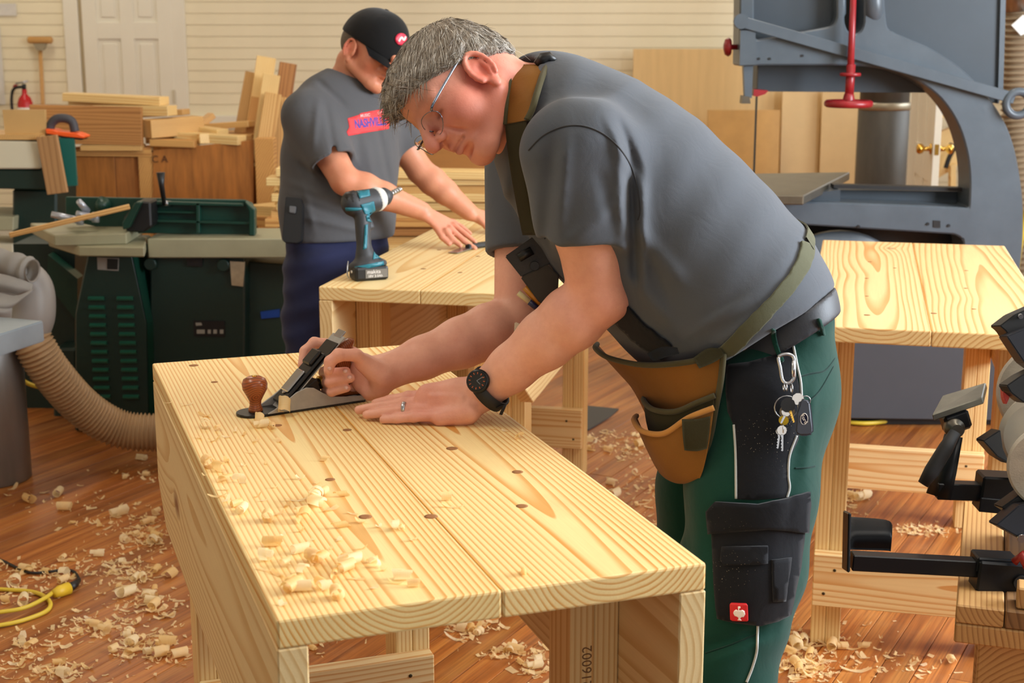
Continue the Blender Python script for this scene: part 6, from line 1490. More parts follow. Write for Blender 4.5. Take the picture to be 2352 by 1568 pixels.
slab_px('case', [(656, 452), (690, 455), (694, 470), (692, 552), (684, 558), (652, 556), (648, 545)], 4.50, .05, M_black, ho); slab_px('clip', [(664, 472), (680, 474), (678, 490), (664, 488)], 4.492, .01, plain('clip_grey', lin(90,90,92), .4), ho)
# ------------------------------------------------------------------ hand plane
pl_ = empty('hand_plane', (-.4826, 2.527, BH), math.atan2(.124, .195)); tag(pl_, 'iron bench plane with a wooden knob in the right hand of the planing man', 'hand plane')
M_iron = plain('plane_iron', lin(176,172,166), .4, .15, noise=.2, nscale=40); M_jap = plain('japanning', lin(24,24,25), .3); M_rose = pine('rosewood', (.02, .03), .004, lin(168,86,40), lin(96,44,20), .004, .28)
def lob(nm, bm, mat, par=pl_, loc=(0, 0, 0), rot=(0, 0, 0), s=None):
    o = ob(nm, bm, mat, par, loc, rot)
    if s: sm(o, s)
    return o
sole = [(.245, 0), (.245, .06)]+[(.03-.03*math.cos(a)+.0, .03+.03*math.sin(a)) for a in [math.pi/2-k*math.pi/10 for k in range(11)]]
lob('sole', prism_bm(sole, .005, 'Z', .0008), plain('plane_black_body', lin(40,39,38), .35, .5), loc=(0, 0, .0028))
prof = [(.045, .001), (.045, .004), (.060, .010), (.085, .024), (.105, .037), (.125, .0435), (.140, .041), (.158, .029), (.178, .019), (.205, .0155), (.236, .0135), (.244, .010), (.245, .001)]
for y in (.0018, .0582): lob('side_wall', prism_bm(prof, .0036, 'Y', .0006), M_iron, loc=(0, y, 0))
lob('knob', lathe_bm([(.013, 0), (.0135, .004), (.0105, .012), (.011, .020), (.016, .030), (.0225, .042), (.0235, .052), (.0205, .060), (.012, .065), (.003, .066)], 28), M_rose, loc=(.036, .03, .005))
lob('knob_nut', lathe_bm([(.005, 0), (.005, .0015), (.003, .002)], 14), M_brass, loc=(.036, .03, .0705))
lob('frog', prism_bm([(.088, .005), (.160, .005), (.160, .022), (.150, .055), (.128, .042)], .044, 'Y', .001), M_jap, loc=(0, .03, 0))
d45 = math.radians(-44)
def slanted(nm, sx, sz, sy, along, off, mat, bev=.0008, par=pl_):
    """box lying on the 44 degree bed: along = distance from the mouth, off = height above the bed"""
    c, s = math.cos(-d45), math.sin(-d45); x = .082+along*c-off*s; z = .006+along*s+off*c
    return lob(nm, box_bm(sx, sy, sz, bev), mat, par, (x, .03, z), (0, d45, 0))
slanted('cutting_iron', .178, .0022, .050, .086, .0, M_iron); slanted('chip_breaker', .150, .002, .048, .083, .0025, plain('breaker', lin(58,56,54), .35, .7))
lc = slanted('lever_cap', .122, .007, .046, .066, .0078, M_jap, .003)
slanted('cap_spring', .050, .005, .030, .054, .0135, plain('chrome', lin(200,206,214), .12, 1), .002); slanted('cam_lever', .034, .008, .034, .110, .0145, M_jap, .003)
slanted('iron_tip', .016, .003, .030, .178, .001, M_steel, .001)
o = lob('cap_screw', lathe_bm([(.0065, 0), (.0065, .002), (.005, .003)], 14), M_steel); c, s = math.cos(-d45), math.sin(-d45); o.location = (.082+.03*c-.0115*s, .03, .006+.03*s+.0115*c); o.rotation_euler = (0, d45, 0)
lob('adjuster_wheel', lathe_bm([(.008, -.006), (.0125, -.005), (.0125, .005), (.009, .006)], 24, 'X'), M_brass, loc=(.168, .03, .042)); lob('adjuster_hub', lathe_bm([(.006, -.018), (.009, -.010), (.009, .0)], 16, 'X'), M_jap, loc=(.162, .03, .042))
tote = [(.176, .010), (.250, .010), (.252, .028), (.240, .046), (.229, .066), (.226, .086), (.233, .105), (.238, .116), (.230, .121), (.214, .114), (.196, .104), (.184, .094), (.190, .082), (.198, .066), (.200, .048), (.196, .034), (.180, .026)]
lob('tote', prism_bm(tote, .024, 'Y', .005), M_rose, loc=(0, .03, 0), s=60)
lob('heel_rim', box_bm(.012, .05, .006, .001), M_jap, loc=(.2505, .03, .006))

# ------------------------------------------------------------------ shavings
def shav_mat(nm, col, col2):
    m, nt, b = new_mat(nm); tc = nt.nodes.new('ShaderNodeTexCoord'); mp = nt.nodes.new('ShaderNodeMapping'); mp.inputs[3].default_value = (1, 600, 1); nt.links.new(tc.outputs['Object'], mp.inputs[0])
    n = N(nt, 'ShaderNodeTexNoise'); n.inputs['Scale'].default_value = 1; nt.links.new(mp.outputs[0], n.inputs[0]); c = mixc(nt, n.outputs[0], col, col2); nt.links.new(c, b.inputs['Base Color']); b.inputs['Roughness'].default_value = .5
    tr = nt.nodes.new('ShaderNodeBsdfTranslucent'); nt.links.new(c, tr.inputs[0]); mx = nt.nodes.new('ShaderNodeMixShader'); mx.inputs[0].default_value = .5; nt.links.new(b.outputs[0], mx.inputs[1]); nt.links.new(tr.outputs[0], mx.inputs[2]); nt.links.new(mx.outputs[0], nt.nodes['Material Output'].inputs[0]); MAT[nm] = m; return m
M_shv = [shav_mat('shaving_a', lin(255,238,192), lin(248,216,154)), shav_mat('shaving_b', lin(253,228,170), lin(240,202,130)), shav_mat('shaving_c', lin(255,246,218), lin(252,230,178))]
def curl_me(seed, mat):
    r_ = random.Random(seed); bm = bmesh.new(); turns = r_.uniform(.5, 1.7); R0 = r_.uniform(.004, .008); wd = r_.uniform(.012, .028); n = int(8*turns)+4; skew = r_.uniform(-.02, .02); grow = r_.uniform(.0, .5); rows = []
    for i in range(n+1):
        t = i/n; a = t*turns*2*math.pi; R = R0*(1+grow*t); j = r_.uniform(-.001, .001)
        c = Vector((R*math.cos(a), skew*t, R*math.sin(a))); e = wd/2*(1-.3*abs(2*t-1)**3)
        rows.append([bm.verts.new(c+Vector((0, -e+j, 0))), bm.verts.new(c+Vector((r_.uniform(-.0006, .0006), 0, 0))), bm.verts.new(c+Vector((0, e+j, 0)))])
    for A, B in zip(rows, rows[1:]):
        for k in range(2): bm.faces.new((A[k], A[k+1], B[k+1], B[k])).smooth = True
    z = min(v.co.z for v in bm.verts); bmesh.ops.translate(bm, vec=(0, 0, -z), verts=bm.verts); me = mesh_of(bm, 'curl'); me.materials.append(mat); return me
def flake_me(seed, mat):
    r_ = random.Random(seed); bm = bmesh.new(); L = r_.uniform(.012, .04); w = r_.uniform(.004, .012); n = 6; cv = r_.uniform(.3, 1.6); tw = r_.uniform(-.8, .8); rows = []
    for i in range(n+1):
        t = i/n-.5; x = L*t; z = .010*cv*(t*t)*2+r_.uniform(0, .0008); e = w/2*(1-abs(2*t)**3*.5); a = tw*t
        rows.append([bm.verts.new((x, -e*math.cos(a)+r_.uniform(-.0008, .0008), z-e*math.sin(a))), bm.verts.new((x, e*math.cos(a), z+e*math.sin(a)))])
    for A, B in zip(rows, rows[1:]): bm.faces.new((A[0], A[1], B[1], B[0])).smooth = True
    z = min(v.co.z for v in bm.verts); bmesh.ops.translate(bm, vec=(0, 0, -z), verts=bm.verts); me = mesh_of(bm, 'flake'); me.materials.append(mat); return me
CURL = [curl_me(i, M_shv[i % 3]) for i in range(12)]; FLK = [flake_me(100+i, M_shv[i % 3]) for i in range(10)]
def shaving(p, me, sc, label, group):
    o = bpy.data.objects.new('wood_shaving', me); COL.objects.link(o); o.location = p; o.scale = (sc, sc, sc); o.rotation_euler = (0, 0, random.uniform(0, 6.28))
    tag(o, label, 'shaving', group); return o
big = [(482, 1074, 1.5), (500, 1078, 1.2), (470, 985, 1.1), (500, 988, .9), (612, 975, 1.1), (590, 982, 1.0), (625, 985, .9), (525, 1100, 1.1), (545, 1108, 1.2), (752, 1058, 1.0), (548, 1160, 1.0), (556, 1176, 1.2), (615, 1193, 1.3), (700, 1192, 1.4), (722, 1152, 1.3), (745, 1135, 1.1), (775, 1140, 1.2), (735, 1163, 1.3), (688, 1180, 1.0), (772, 1212, 1.1), (905, 1216, 1.1), (922, 1219, 1.0), (638, 1252, 1.3), (692, 1268, 1.2), (716, 1287, 1.4), (740, 1290, 1.2), (622, 1287, 1.1), (655, 1300, 1.0), (795, 1284, 1.3), (818, 1292, 1.2), (790, 1312, 1.3), (770, 1318, 1.0), (858, 1300, 1.0), (864, 1288, .9), (665, 1360, 1.7), (690, 1356, 1.3), (772, 1370, 1.3), (735, 1345, 1.0), (756, 1352, .9), (1028, 1147, 1.1), (1196, 1003, 1.2), (936, 1330, 1.0), (944, 1346, .9), (1203, 1322, .9), (700, 1315, 1.0), (676, 1330, .9)]
small = [(456, 1006), (492, 1012), (520, 1004), (588, 1012), (560, 998), (540, 990), (640, 1012), (470, 1092), (560, 1070), (610, 1065), (520, 1125), (590, 1140), (605, 1150), (640, 1180), (660, 1160), (680, 1150), (810, 1180), (830, 1200), (650, 1230), (720, 1240), (760, 1260), (830, 1260), (780, 1240), (610, 1310), (640, 1320), (700, 1340), (820, 1330), (880, 1310), (650, 1390), (720, 1380), (1125, 967), (1132, 986), (1160, 990), (385, 925), (470, 955), (430, 930), (575, 1040), (520, 1060), (690, 1100), (730, 1110), (630, 1120), (910, 1340), (860, 1350), (1040, 1165), (500, 1140), (520, 1150), (760, 1170), (690, 1220), (870, 1210), (950, 1240)]
lb1 = 'curled pine shaving lying on top of the front workbench'; lb2 = 'thin small pine flake lying on top of the front workbench'
for i, (x, y, s) in enumerate(big): shaving(G(x, y, BH+.0004), CURL[i % 12], s*.78, lb1, 'curls on the front workbench')
for i, (x, y) in enumerate(small): shaving(G(x, y, BH+.0004), FLK[i % 10], random.uniform(.5, 1.0), lb2, 'flakes on the front workbench')
# shavings leaving the mouth of the plane
for p, sc_, lb in ((P(648, 925, 2.655), 1.6, 'fan of fresh shaving spilling over the side of the plane'), (P(592, 955, 2.60), 1.2, 'fresh shaving dropping beside the wooden knob of the plane')):
    o = shaving(p, CURL[3], sc_, lb, None); o.rotation_euler = (.9, .3, .4); o.location.z = max(o.location.z-.012, BH)
# floor
clusters = [ # px, py, spread x, spread y, individuals, fine
 (850/2.538*0+330, 1200, 45, 30, 12, 90), (330, 1245, 50, 22, 16, 130), (300, 1320, 70, 25, 18, 150), (330, 1390, 60, 30, 16, 150), (210, 1440, 80, 22, 18, 160), (60, 1510, 70, 40, 18, 150), (330, 1490, 60, 30, 18, 170), (120, 1330, 80, 22, 12, 100), (230, 1290, 60, 22, 8, 60), (60, 1310, 60, 15, 8, 60), (40, 1370, 60, 20, 6, 50), (310, 1090, 50, 22, 7, 40), (120, 1150, 120, 40, 7, 50), (230, 1190, 60, 30, 8, 50), (390, 1480, 30, 50, 6, 50), (160, 1545, 80, 20, 10, 80),
 (1080, 1450, 50, 22, 10, 80), (1180, 1500, 70, 18, 14, 110), (1230, 1540, 40, 20, 8, 60), (740, 1475, 60, 20, 6, 40),
 (1440, 1035, 50, 18, 9, 90), (1380, 1020, 30, 14, 5, 50), (1440, 1110, 60, 25, 6, 50), (1480, 1140, 40, 20, 5, 40), (1420, 1000, 40, 10, 4, 40), (1500, 1200, 30, 30, 4, 30),
 (1830, 1500, 40, 40, 16, 160), (1870, 1540, 60, 20, 14, 120), (1800, 1420, 25, 40, 6, 60), (1910, 1480, 20, 40, 6, 60), (1815, 1320, 20, 30, 4, 40),
 (1960, 1140, 30, 20, 7, 70), (1935, 1180, 30, 15, 5, 50), (1990, 1110, 60, 10, 4, 50), (2000, 1490, 60, 60, 6, 40), (2080, 1530, 80, 20, 4, 60), (2120, 1220, 60, 10, 0, 160)]
vs, fs = [], []
def reg(px):
    return ('on the floor left of the front workbench', 'shavings on the floor at the left') if px < 500 else ('on the floor under the front workbench', 'shavings under the front bench') if px < 1320 else ('on the floor between the benches beside the tool apron', 'shavings between the benches') if px < 1560 else ('on the floor around the right workbench leg', 'shavings by the right bench')
ctot = 0
for (cx, cy, sx, sy, ni, nf) in clusters:
    for k in range(int(ni*.62+.5)):
        px, py = random.gauss(cx, sx*.6), random.gauss(cy, sy*.6)
        if not (-40 < px < 2380 and 1000 < py < 1600): continue
        p = G(px, py, .0012); me = random.choice(CURL) if random.random() < .5 else random.choice(FLK); t, g = reg(px)
        o = shaving(p, me, random.uniform(1.0, 2.0), 'pale pine shaving lying %s' % t, g); ctot += 1
    for k in range(int(nf*.7)):
        px, py = random.gauss(cx, sx*.72), random.gauss(cy, sy*.72)
        if not (-60 < px < 2400 and 980 < py < 1620): continue
        p = G(px, py, .0008); L = random.uniform(.006, .024)*random.choice((.5, 1, 1.5)); w = L*random.uniform(.2, .55); a = random.uniform(0, 6.28); hz = random.uniform(.0005, .014)
        d = Vector((math.cos(a), math.sin(a), 0)); n_ = Vector((-d.y, d.x, 0)); b0 = len(vs)
        for t, zz in ((-.5, hz*random.random()), (0, hz*.3), (.5, hz)):
            vs.append(p+d*L*t-n_*w*.5+Vector((0, 0, zz))); vs.append(p+d*L*t+n_*w*.5+Vector((0, 0, zz*random.random())))
        fs += [(b0, b0+1, b0+3, b0+2), (b0+2, b0+3, b0+5, b0+4)]
m = bpy.data.meshes.new('fine_shavings'); m.from_pydata([tuple(v) for v in vs], [], fs); o = ob('fine_shavings', m, M_shv[0]); o['kind'] = 'stuff'; tag(o, 'fine pine chips and dust scattered over the wooden floor', 'shavings'); o['kind'] = 'stuff'
print('floor shavings', ctot)

# ------------------------------------------------------------------ cordless drill on the far bench
dq = 4.06
dr_ = empty('cordless_drill', G(845, 646, BH)); tag(dr_, 'teal and black cordless drill standing on its battery on the far workbench', 'drill')
M_teal = plain('drill_teal', lin(24,108,124), .45); M_dgr = plain('drill_dark', lin(48,50,54), .55)
fdl = Field(np.array(P(850, 540, dq))-.18, np.array(P(850, 540, dq))+.18, .0025); q = lambda x, y, o=0: P(x, y, dq+o)
fdl.ecap(q(832, 500), q(838, 600), (.022, .026), (.020, .024), CRT, .01); fdl.ecap(q(812, 468, .0), q(858, 460, .03), (.036, .034), (.034, .032), CDN, .012); fdl.ecap(q(822, 612), q(866, 606, .02), (.016, .040), (.016, .038), CDN, .015); fdl.rc(q(840, 590), q(842, 606), .024, .034, .02)
fdl.rc(q(846, 510, .01), q(852, 520, .01), .012, .010, .006)
dh_ = wob('housing', fdl.mesh('housing', 2), M_dgr, dr_); bvd = world_bvh(dh_)
wob('motor_cover', tube_bm([q(792, 470, -.012), q(800, 468, -.006), q(815, 466, .004)], [.024, .033, .036], 20), M_black, dr_)
wob('rear_stripe', drape(bvd, [(796, 476), (828, 476), (830, 481), (797, 482)], 5, .004, .004), M_teal, dr_)
for poly in ([(820, 440), (848, 436), (850, 450), (826, 456)], [(828, 470), (858, 462), (862, 482), (850, 494), (838, 492)], [(840, 496), (855, 488), (854, 510), (842, 508)], [(838, 516), (844, 515), (842, 570), (834, 574)], [(858, 578), (876, 576), (880, 590), (856, 596)], [(815, 612), (880, 600), (882, 608), (816, 622)]):
    wob('teal_panel', drape(bvd, poly, 5, .0008, .0012), M_teal, dr_)
wob('gear_ring', tube_bm([q(857, 460, .03), q(866, 457, .042), q(874, 455, .052)], [.033, .035, .030], 24), plain('drill_white', lin(206,206,200), .4), dr_)
wob('chuck', tube_bm([q(872, 455, .05), q(884, 451, .065), q(893, 448, .08)], [.026, .026, .016], 20), M_dgr, dr_)
bit = [q(893+i*.9, 448-i*.48, .08+i*.0012) for i in range(30)]
wob('drill_bit', tube_bm(bit, [.0062+.003*math.sin(i*1.1) for i in range(30)], 8), M_steel, dr_)
zb = BH
bt_ = [(802, 622), (826, 628), (852, 630), (888, 618), (888, 640), (854, 650), (806, 648)]
c0 = G(842, 645, BH); bx = CRT*.998; Rb = Matrix.Rotation(math.radians(24), 3, 'Z')
o = ob('battery', box_bm(.098, .062, .040, .008, 2), M_black, dr_, c0+Vector((.004, .028, .0205))-dr_.location, Rb); bat = o
ob('battery_label', box_bm(.064, .001, .024, 0), plain('label_silver', lin(120,116,110), .4, .4), bat, (.012, -.0315, 0))
tm = text_mesh('makita', .015); o = ob('label_text', tm, M_wht, bat, (.004, -.0325, .005), (math.pi/2, 0, 0)); tm = text_mesh('18V 3.0Ah', .010); ob('label_text', tm, M_wht, bat, (.008, -.0325, -.007), (math.pi/2, 0, 0))
ob('battery_button', lathe_bm([(.004, -.002), (.004, .002)], 12, 'X'), M_wht, bat, (-.0495, 0, .004))
wob('belt_hook', tube_bm(smooth_pts([q(800, 600, -.02), q(798, 615, -.03), q(798, 632, -.03), q(802, 640, -.025)], 5), .002, 6), M_steel, dr_)
# chisel under the hand
cz = empty('chisel', G(1075, 570, BH)); tag(cz, 'black-handled scraper blade under the hand of the man in the cap', 'chisel')
wboard('blade', G(1040, 580, BH+.004), G(1085, 566, BH+.006), .035, .002, M_steel, cz); wboard('handle', G(1072, 566, BH+.010), G(1150, 556, BH+.010), .022, .016, M_black, cz, bev=.004)
# rubber mat scrap
def floor_poly(nm, pts, z, th, mat):
    bm = bmesh.new(); a = [bm.verts.new(G(x, y, z+th)) for x, y in pts]; b = [bm.verts.new(Vector((v.co.x, v.co.y, z))) for v in a]; n = len(pts)
    bm.faces.new(a); bm.faces.new(list(reversed(b)))
    for i in range(n): bm.faces.new((a[i], b[i], b[(i+1) % n], a[(i+1) % n]))
    bmesh.ops.recalc_face_normals(bm, faces=bm.faces); return wob(nm, bm, mat)
tag(floor_poly('rubber_mat', [(1290, 934), (1350, 931), (1421, 938), (1402, 955), (1352, 985), (1290, 990)], .001, .006, plain('mat_black', lin(58,54,50), .6)), 'black rubber mat scrap on the floor behind the far bench legs', 'mat')
# extension cord and plug
ec = empty('extension_cord', G(60, 1400, 0)); tag(ec, 'yellow extension cord looped on the floor at the lower left', 'cord')
lp_ = smooth_pts([G(x, y, .007) for x, y in ((-60, 1350), (20, 1354), (80, 1360), (112, 1378), (112, 1398), (80, 1415), (20, 1432), (-60, 1440), (-120, 1420))], 8); wob('cord', tube_bm(lp_, .0062, 8), M_yel, ec)
lp_ = smooth_pts([G(x, y, .007) for x, y in ((-60, 1418), (10, 1412), (60, 1402), (105, 1380), (128, 1362))], 8); o = wob('cord', tube_bm([p+Vector((0, 0, .010)) for p in lp_], .0062, 8), M_yel, ec)
wob('connector', tube_bm([G(124, 1364, .016), G(136, 1358, .016), G(158, 1350, .016)], [.011, .017, .018], 12), plain('yellow_plug', lin(216,178,40), .45), ec)
bc = empty('black_cord', G(100, 1312, 0)); tag(bc, 'thin black power cord running to the yellow connector on the floor', 'cord')
wob('cord', tube_bm(smooth_pts([G(x, y, .006) for x, y in ((-60, 1268), (0, 1285), (40, 1304), (72, 1315), (110, 1313), (150, 1308), (172, 1314), (182, 1330))], 8), .0042, 8), M_black, bc); wob('plug', tube_bm([G(181, 1332, .014), G(172, 1342, .014), G(160, 1349, .016)], [.007, .011, .013], 10), M_black, bc)
# crumpled cloth bag on the hose
M_bag = cloth('cloth_offwhite', lin(190,184,176), .9, .15, 12)
bag = empty('dust_bag', P(20, 725, 4.93)); tag(bag, 'crumpled off-white dust bag draped over the grey hose elbow', 'bag')
tb_ = smooth_pts([P(-70, 598, 4.97), P(-10, 600, 4.95), P(40, 612, 4.93), P(66, 620, 4.92), P(76, 622, 4.915)], 8)
bm = tube_bm(tb_, [.045+.003*math.sin(i*.9) for i in range(len(tb_)-6)]+[.038, .036, .0355, .036, .038, .040], 22, caps=False); bmesh.ops.solidify(bm, geom=list(bm.faces), thickness=.003); wob('sleeve_end', bm, M_bag, bag)
for nm, rows in (('fold', [[(-60, 622, 4.90), (0, 628, 4.88), (45, 640, 4.88), (76, 652, 4.90)], [(-60, 650, 4.86), (0, 652, 4.85), (40, 660, 4.86), (70, 668, 4.89)], [(-60, 668, 4.90), (-5, 672, 4.88), (30, 676, 4.88), (48, 682, 4.90)]]),
                 ('fold', [[(-60, 660, 4.87), (0, 672, 4.86), (40, 678, 4.86), (78, 662, 4.88)], [(-60, 690, 4.83), (-5, 700, 4.82), (30, 700, 4.84), (62, 678, 4.87)], [(-60, 715, 4.86), (-10, 722, 4.85), (12, 718, 4.86), (30, 700, 4.88)]]),
                 ('fold', [[(-60, 690, 4.85), (-20, 698, 4.83), (10, 704, 4.84), (28, 702, 4.86)], [(-60, 712, 4.82), (-20, 715, 4.81), (8, 716, 4.82), (28, 712, 4.85)], [(-60, 732, 4.84), (-20, 732, 4.83), (8, 732, 4.84), (26, 730, 4.86)]])):
    wob(nm, sheet_grid(rows, 6, 6, .004), M_bag, bag)
# ------------------------------------------------------------------ bench grinder on its wooden stand at the right edge
gs = empty('grinder_stand', (1.13, 2.85, 0)); tag(gs, 'rough wooden stand carrying the bench grinder at the right edge', 'stand')
zs = .532; M_rough = pine('rough_pine', (.1, .06), .01, lin(206,160,100), lin(160,110,58), .015, .6, wear=(lin(104,80,56), .6)); M_dirty = pine('dirty_board', (.1, .1), .012, lin(140,102,62), lin(100,68,38), .02, .65, wear=(lin(60,50,42), .6))
a0, a1 = G(2196, 1388, zs), G(2214, 1150, zs); ydir = (a1-a0).normalized(); xdir = Vector((ydir.y, -ydir.x, 0)); ang = math.atan2(-ydir.x, ydir.y)
def sbox(nm, u0, u1, v0, v1, z0, z1, mat, par=gs, bev=.003):
    c = a0+xdir*(u0+u1)/2+ydir*(v0+v1)/2; o = ob(nm, box_bm(u1-u0, v1-v0, z1-z0, bev), mat, None, Vector((c.x, c.y, (z0+z1)/2)), (0, 0, ang))
    if par: o.location -= wpos(par); o.parent = par
    return o
Ls = (a1-a0).length
for i, (v0, v1) in enumerate(((0, Ls*.5), (Ls*.5+.002, Ls))): pass
sbox('top_board', 0, .085, -.0, Ls, zs-.036, zs, M_rough); sbox('top_board', .087, .40, 0, Ls, zs-.036, zs, M_dirty); sbox('top_board', .402, .62, 0, Ls, zs-.036, zs, M_rough)
sbox('lower_board', -.0, .62, 0, .14, zs-.075, zs-.037, M_rough); sbox('batten', .105, .5, .01, .06, zs+.001, zs+.042, M_rough)
for u in (.045, .50): sbox('leg', u, u+.09, .03, .12, 0, zs-.076, M_rough); sbox('leg', u, u+.09, Ls-.14, Ls-.05, 0, zs-.037, M_rough)
sbox('leg', .137, .227, .03, .12, 0, zs-.076, M_rough)
sbox('riser', .09, .5, .20, .42, zs+.001, zs+.03, M_dirty)
# sharpening jig arms
jg1 = empty('sharpening_jig', P(2120, 1290, 2.78)); tag(jg1, 'black steel sharpening jig arm with a raised seat plate in front of the grinder', 'jig')
M_blk = plain('jig_black', lin(30,32,36), .38, .5)
DJ = 2.78
def pbar(nm, a, b, w, t, par, mat=M_blk, up=Vector((0, 0, 1)), bev=.002): return wboard(nm, P(*a), P(*b), w, t, mat, par, up, bev)
pbar('arm_tube', (1955, 1287, DJ), (2245, 1302, DJ), .030, .032, jg1)
pbar('clamp_block', (2236, 1322, DJ), (2420, 1336, DJ), .055, .078, jg1, bev=.004)
pbar('clamp_cap', (2236, 1287, DJ), (2330, 1292, DJ), .050, .030, jg1, bev=.003)
pbar('seat_post', (1946, 1175, DJ), (1943, 1310, DJ), .045, .006, jg1, up=CRT)
bm = bmesh.new(); s_ = [(1948, 1184), (2040, 1192), (2050, 1204), (2050, 1232), (2046, 1262)]; rows = []
seat = [[(1948, 1186, DJ+.02), (2034, 1193, DJ+.02), (2050, 1206, DJ+.02)], [(1948, 1228, DJ-.02), (2034, 1226, DJ-.02), (2049, 1232, DJ-.02)], [(1948, 1262, DJ-.015), (2030, 1264, DJ-.015), (2046, 1266, DJ-.015)]]
wob('seat_plate', sheet_grid(seat, 4, 4, .004), M_blk, jg1)
wob('lock_lever', tube_bm([P(2330, 1290, DJ-.04), P(2346, 1276, DJ-.05), P(2362, 1300, DJ-.05)], [.008, .011, .010], 10), plain('jig_red', lin(150,36,30), .4), jg1)
o = wob('bore', lathe_bm([(.014, -.002), (.014, .003)], 18, 'Y'), plain('hole_black', lin(14,14,15), .6), jg1); o.location += P(2345, 1338, DJ-.032)
jg2 = empty('tool_rest', P(2200, 1120, 2.95)); tag(jg2, 'tilting steel tool rest on a black arm beside the grinding wheel', 'tool rest')
DR = 2.93
pbar('arm_tube', (2150, 1124, DR), (2262, 1128, DR), .030, .034, jg2); pbar('clamp_block', (2246, 1118, DR), (2420, 1128, DR), .055, .060, jg2, bev=.004); pbar('clamp_foot', (2242, 1150, DR), (2330, 1158, DR), .05, .03, jg2)
bm = tube_bm([P(2155, 1140, DR), P(2172, 1080, DR), P(2190, 1000, DR)], [.030, .026, .022], 8, flat=.5); wob('upright', bm, M_blk, jg2)
pbar('rest_bracket', (2166, 975, DR), (2222, 955, DR), .04, .042, jg2, bev=.006)
rest = [[(2166, 921, DR+.05), (2262, 878, DR+.05)], [(2142, 948, DR-.03), (2258, 905, DR-.03)], [(2140, 966, DR-.03), (2256, 925, DR-.03)]]
def quad_slab(nm, p4, th, mat, par):
    bm = bmesh.new(); a = [bm.verts.new(p) for p in p4]; n = (a[1].co-a[0].co).cross(a[2].co-a[0].co).normalized(); b = [bm.verts.new(v.co-n*th) for v in a]
    bm.faces.new(a); bm.faces.new(list(reversed(b)))
    for i in range(4): bm.faces.new((a[i], b[i], b[(i+1) % 4], a[(i+1) % 4]))
    bmesh.ops.recalc_face_normals(bm, faces=bm.faces); bmesh.ops.bevel(bm, geom=list(bm.edges), offset=.002, segments=1, affect='EDGES'); return wob(nm, bm, mat, par)
p4 = [P(2140, 952, DR-.03), P(2256, 912, DR-.03), P(2264, 878, DR+.05), P(2164, 908, DR+.05)]
nn = (p4[1]-p4[0]).cross(p4[2]-p4[0]).normalized()
quad_slab('rest_plate', p4, .014 if nn.z > 0 else -.014, plain('rest_steel', lin(116,114,104), .35, .8, noise=.25, nscale=25), jg2)
o = wob('pivot_bolt', lathe_bm([(.020, -.016), (.020, .0), (.013, .002), (.013, .014)], 18, 'Y'), plain('pivot_steel', lin(96,92,84), .35, .8), jg2); o.rotation_euler = (0, 0, math.pi); o.location = P(2194, 985, DR-.03)-jg2.location
wob('handle', tube_bm([P(2194, 992, DR-.05), P(2172, 1030, DR-.055), P(2140, 1082, DR-.055), P(2120, 1112, DR-.055)], [.011, .015, .0155, .011], 14), M_rubber, jg2)
# grinder
gr = empty('bench_grinder', (P(2420, 1000, 2.9).x, P(2420, 1000, 2.9).y, zs+.03)); tag(gr, 'bench grinder with pale wheels and black guards at the right edge', 'grinder')
M_white = plain('grinder_white', lin(196,190,176), .5, noise=.15, nscale=12); M_wheel = plain('wheel_stone', lin(206,198,184), .8, noise=.2, nscale=40, bump=.4, bscale=300)
gax = (-FWD*.80+CRT*-.42).normalized(); gax.z = 0; gax.normalize(); Rg = rot_to(gax)
def disc(nm, c, r, w, mat, bev=.006, seg=56, hub=None):
    pr = [(r-bev, -w/2), (r, -w/2+bev), (r, w/2-bev), (r-bev, w/2)]; o = ob(nm, lathe_bm(pr, seg, 'Y'), mat, gr); sm(o, 35); o.matrix_basis = Matrix.Translation(c-gr.location) @ Rg.to_4x4(); return o
cA = P(2412, 905, 2.93)
disc('grinding_wheel', cA, .104, .026, M_wheel); disc('wheel_flange', cA+gax*.016, .045, .008, M_steel)
cB = P(2418, 1075, 2.72)
disc('grinding_wheel', cB, .082, .026, M_wheel)
disc('guard_body', P(2400, 1000, 2.86), .085, .06, M_white, .012)
mt = tube_bm([cA-gax*.05, cA-gax*.02], .06, 24); wob('motor_end', mt, M_white, gr)
wob('motor', tube_bm([P(2440, 985, 2.84), P(2520, 960, 3.0)], .08, 28), M_white, gr)
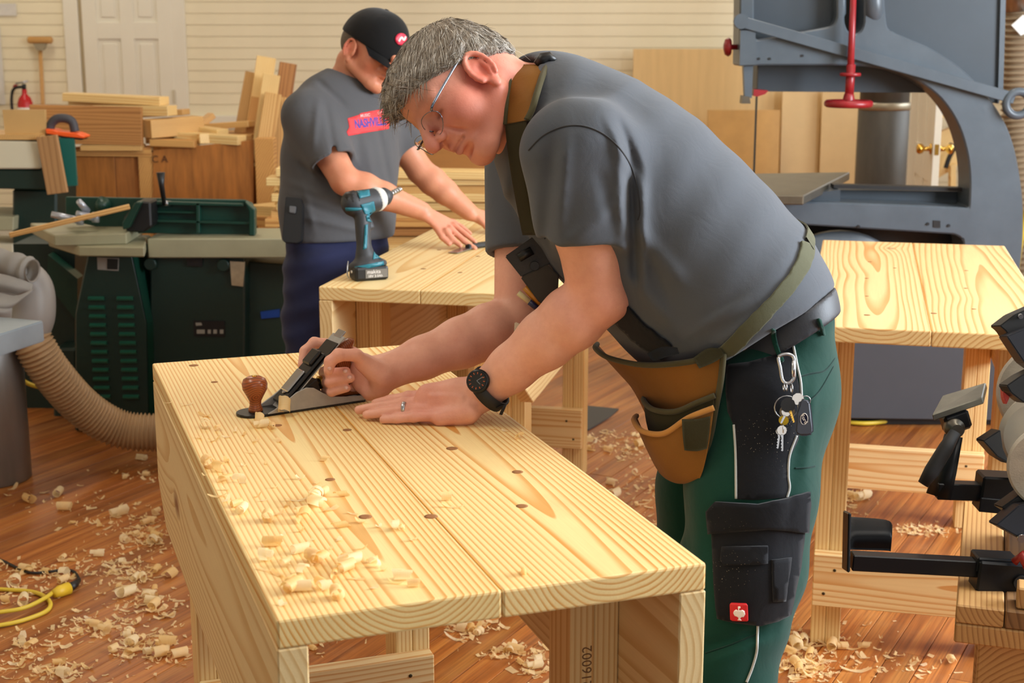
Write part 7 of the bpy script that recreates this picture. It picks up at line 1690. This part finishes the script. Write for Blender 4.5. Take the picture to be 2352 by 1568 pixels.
def guard(nm, c, r0, r1, a0_, a1_, w, mat=M_black):
    bm = bmesh.new(); n = 14; X_, Z_ = Vector(Rg.col[0]), Vector(Rg.col[2]); rows = []
    for i in range(n+1):
        a = a0_+(a1_-a0_)*i/n; d = X_*math.cos(a)+Z_*math.sin(a)
        rows.append([bm.verts.new(c+d*r0+gax*w/2), bm.verts.new(c+d*r1+gax*w/2), bm.verts.new(c+d*r1-gax*w/2), bm.verts.new(c+d*r0-gax*w/2)])
    for A, B in zip(rows, rows[1:]):
        for k in range(4): bm.faces.new((A[k], A[(k+1) % 4], B[(k+1) % 4], B[k]))
    bm.faces.new(rows[0]); bm.faces.new(list(reversed(rows[-1]))); bmesh.ops.recalc_face_normals(bm, faces=bm.faces); bmesh.ops.bevel(bm, geom=[e for e in bm.edges if e.calc_face_angle(0) > .7], offset=.002, segments=1, affect='EDGES'); return wob(nm, bm, mat, gr)
def dark_poly(nm, pts, d, th, mat=M_black): return slab_px(nm, pts, d, th, mat, gr)
dark_poly('wheel_guard', [(2296, 748), (2330, 722), (2380, 700), (2380, 800), (2345, 812), (2310, 760)], 2.84, .06)
dark_poly('wheel_guard', [(2312, 772), (2345, 758), (2390, 745), (2390, 860), (2352, 832)], 2.80, .05, plain('guard_navy', lin(30,32,40), .4))
dark_poly('spark_guard', [(2312, 885), (2345, 862), (2390, 840), (2390, 930), (2352, 925), (2322, 902)], 2.76, .05)
dark_poly('spark_shield', [(2304, 888), (2314, 884), (2320, 912), (2312, 930), (2306, 915)], 2.80, .02, plain('shield_red', lin(200,70,60), .4))
dark_poly('lower_guard', [(2258, 1012), (2298, 986), (2304, 1030), (2320, 1066), (2290, 1048)], 2.82, .05)
dark_poly('lower_guard', [(2288, 1205), (2340, 1160), (2390, 1150), (2390, 1260), (2348, 1238)], 2.72, .05, plain('guard_navy', lin(30,32,40), .4))
dark_poly('guard_foot', [(2300, 1165), (2352, 1128), (2390, 1120), (2390, 1165), (2330, 1185)], 2.76, .05)
o = wob('guard_screw', lathe_bm([(.008, -.003), (.008, .003)], 12, 'Y'), M_steel, gr); o.location += P(2346, 1236, 2.715)
o = wob('guard_screw', lathe_bm([(.005, -.003), (.005, .003)], 12, 'Y'), M_steel, gr); o.location += P(2344, 726, 2.835)
sbox('pedestal', .15, .40, .22, .40, zs+.031, zs+.12, M_white, gr); 
# lumber stamp on the near right leg of the front bench
tm = text_mesh('0216002', .022); o = ob('leg_stamp', tm, plain('stamp_ink', lin(120,84,52), .8), b1, (BW-TH-.076, .24-.0448, .66), (math.pi/2, -math.pi/2*1, 0)); o.location.x = BW-TH-.050
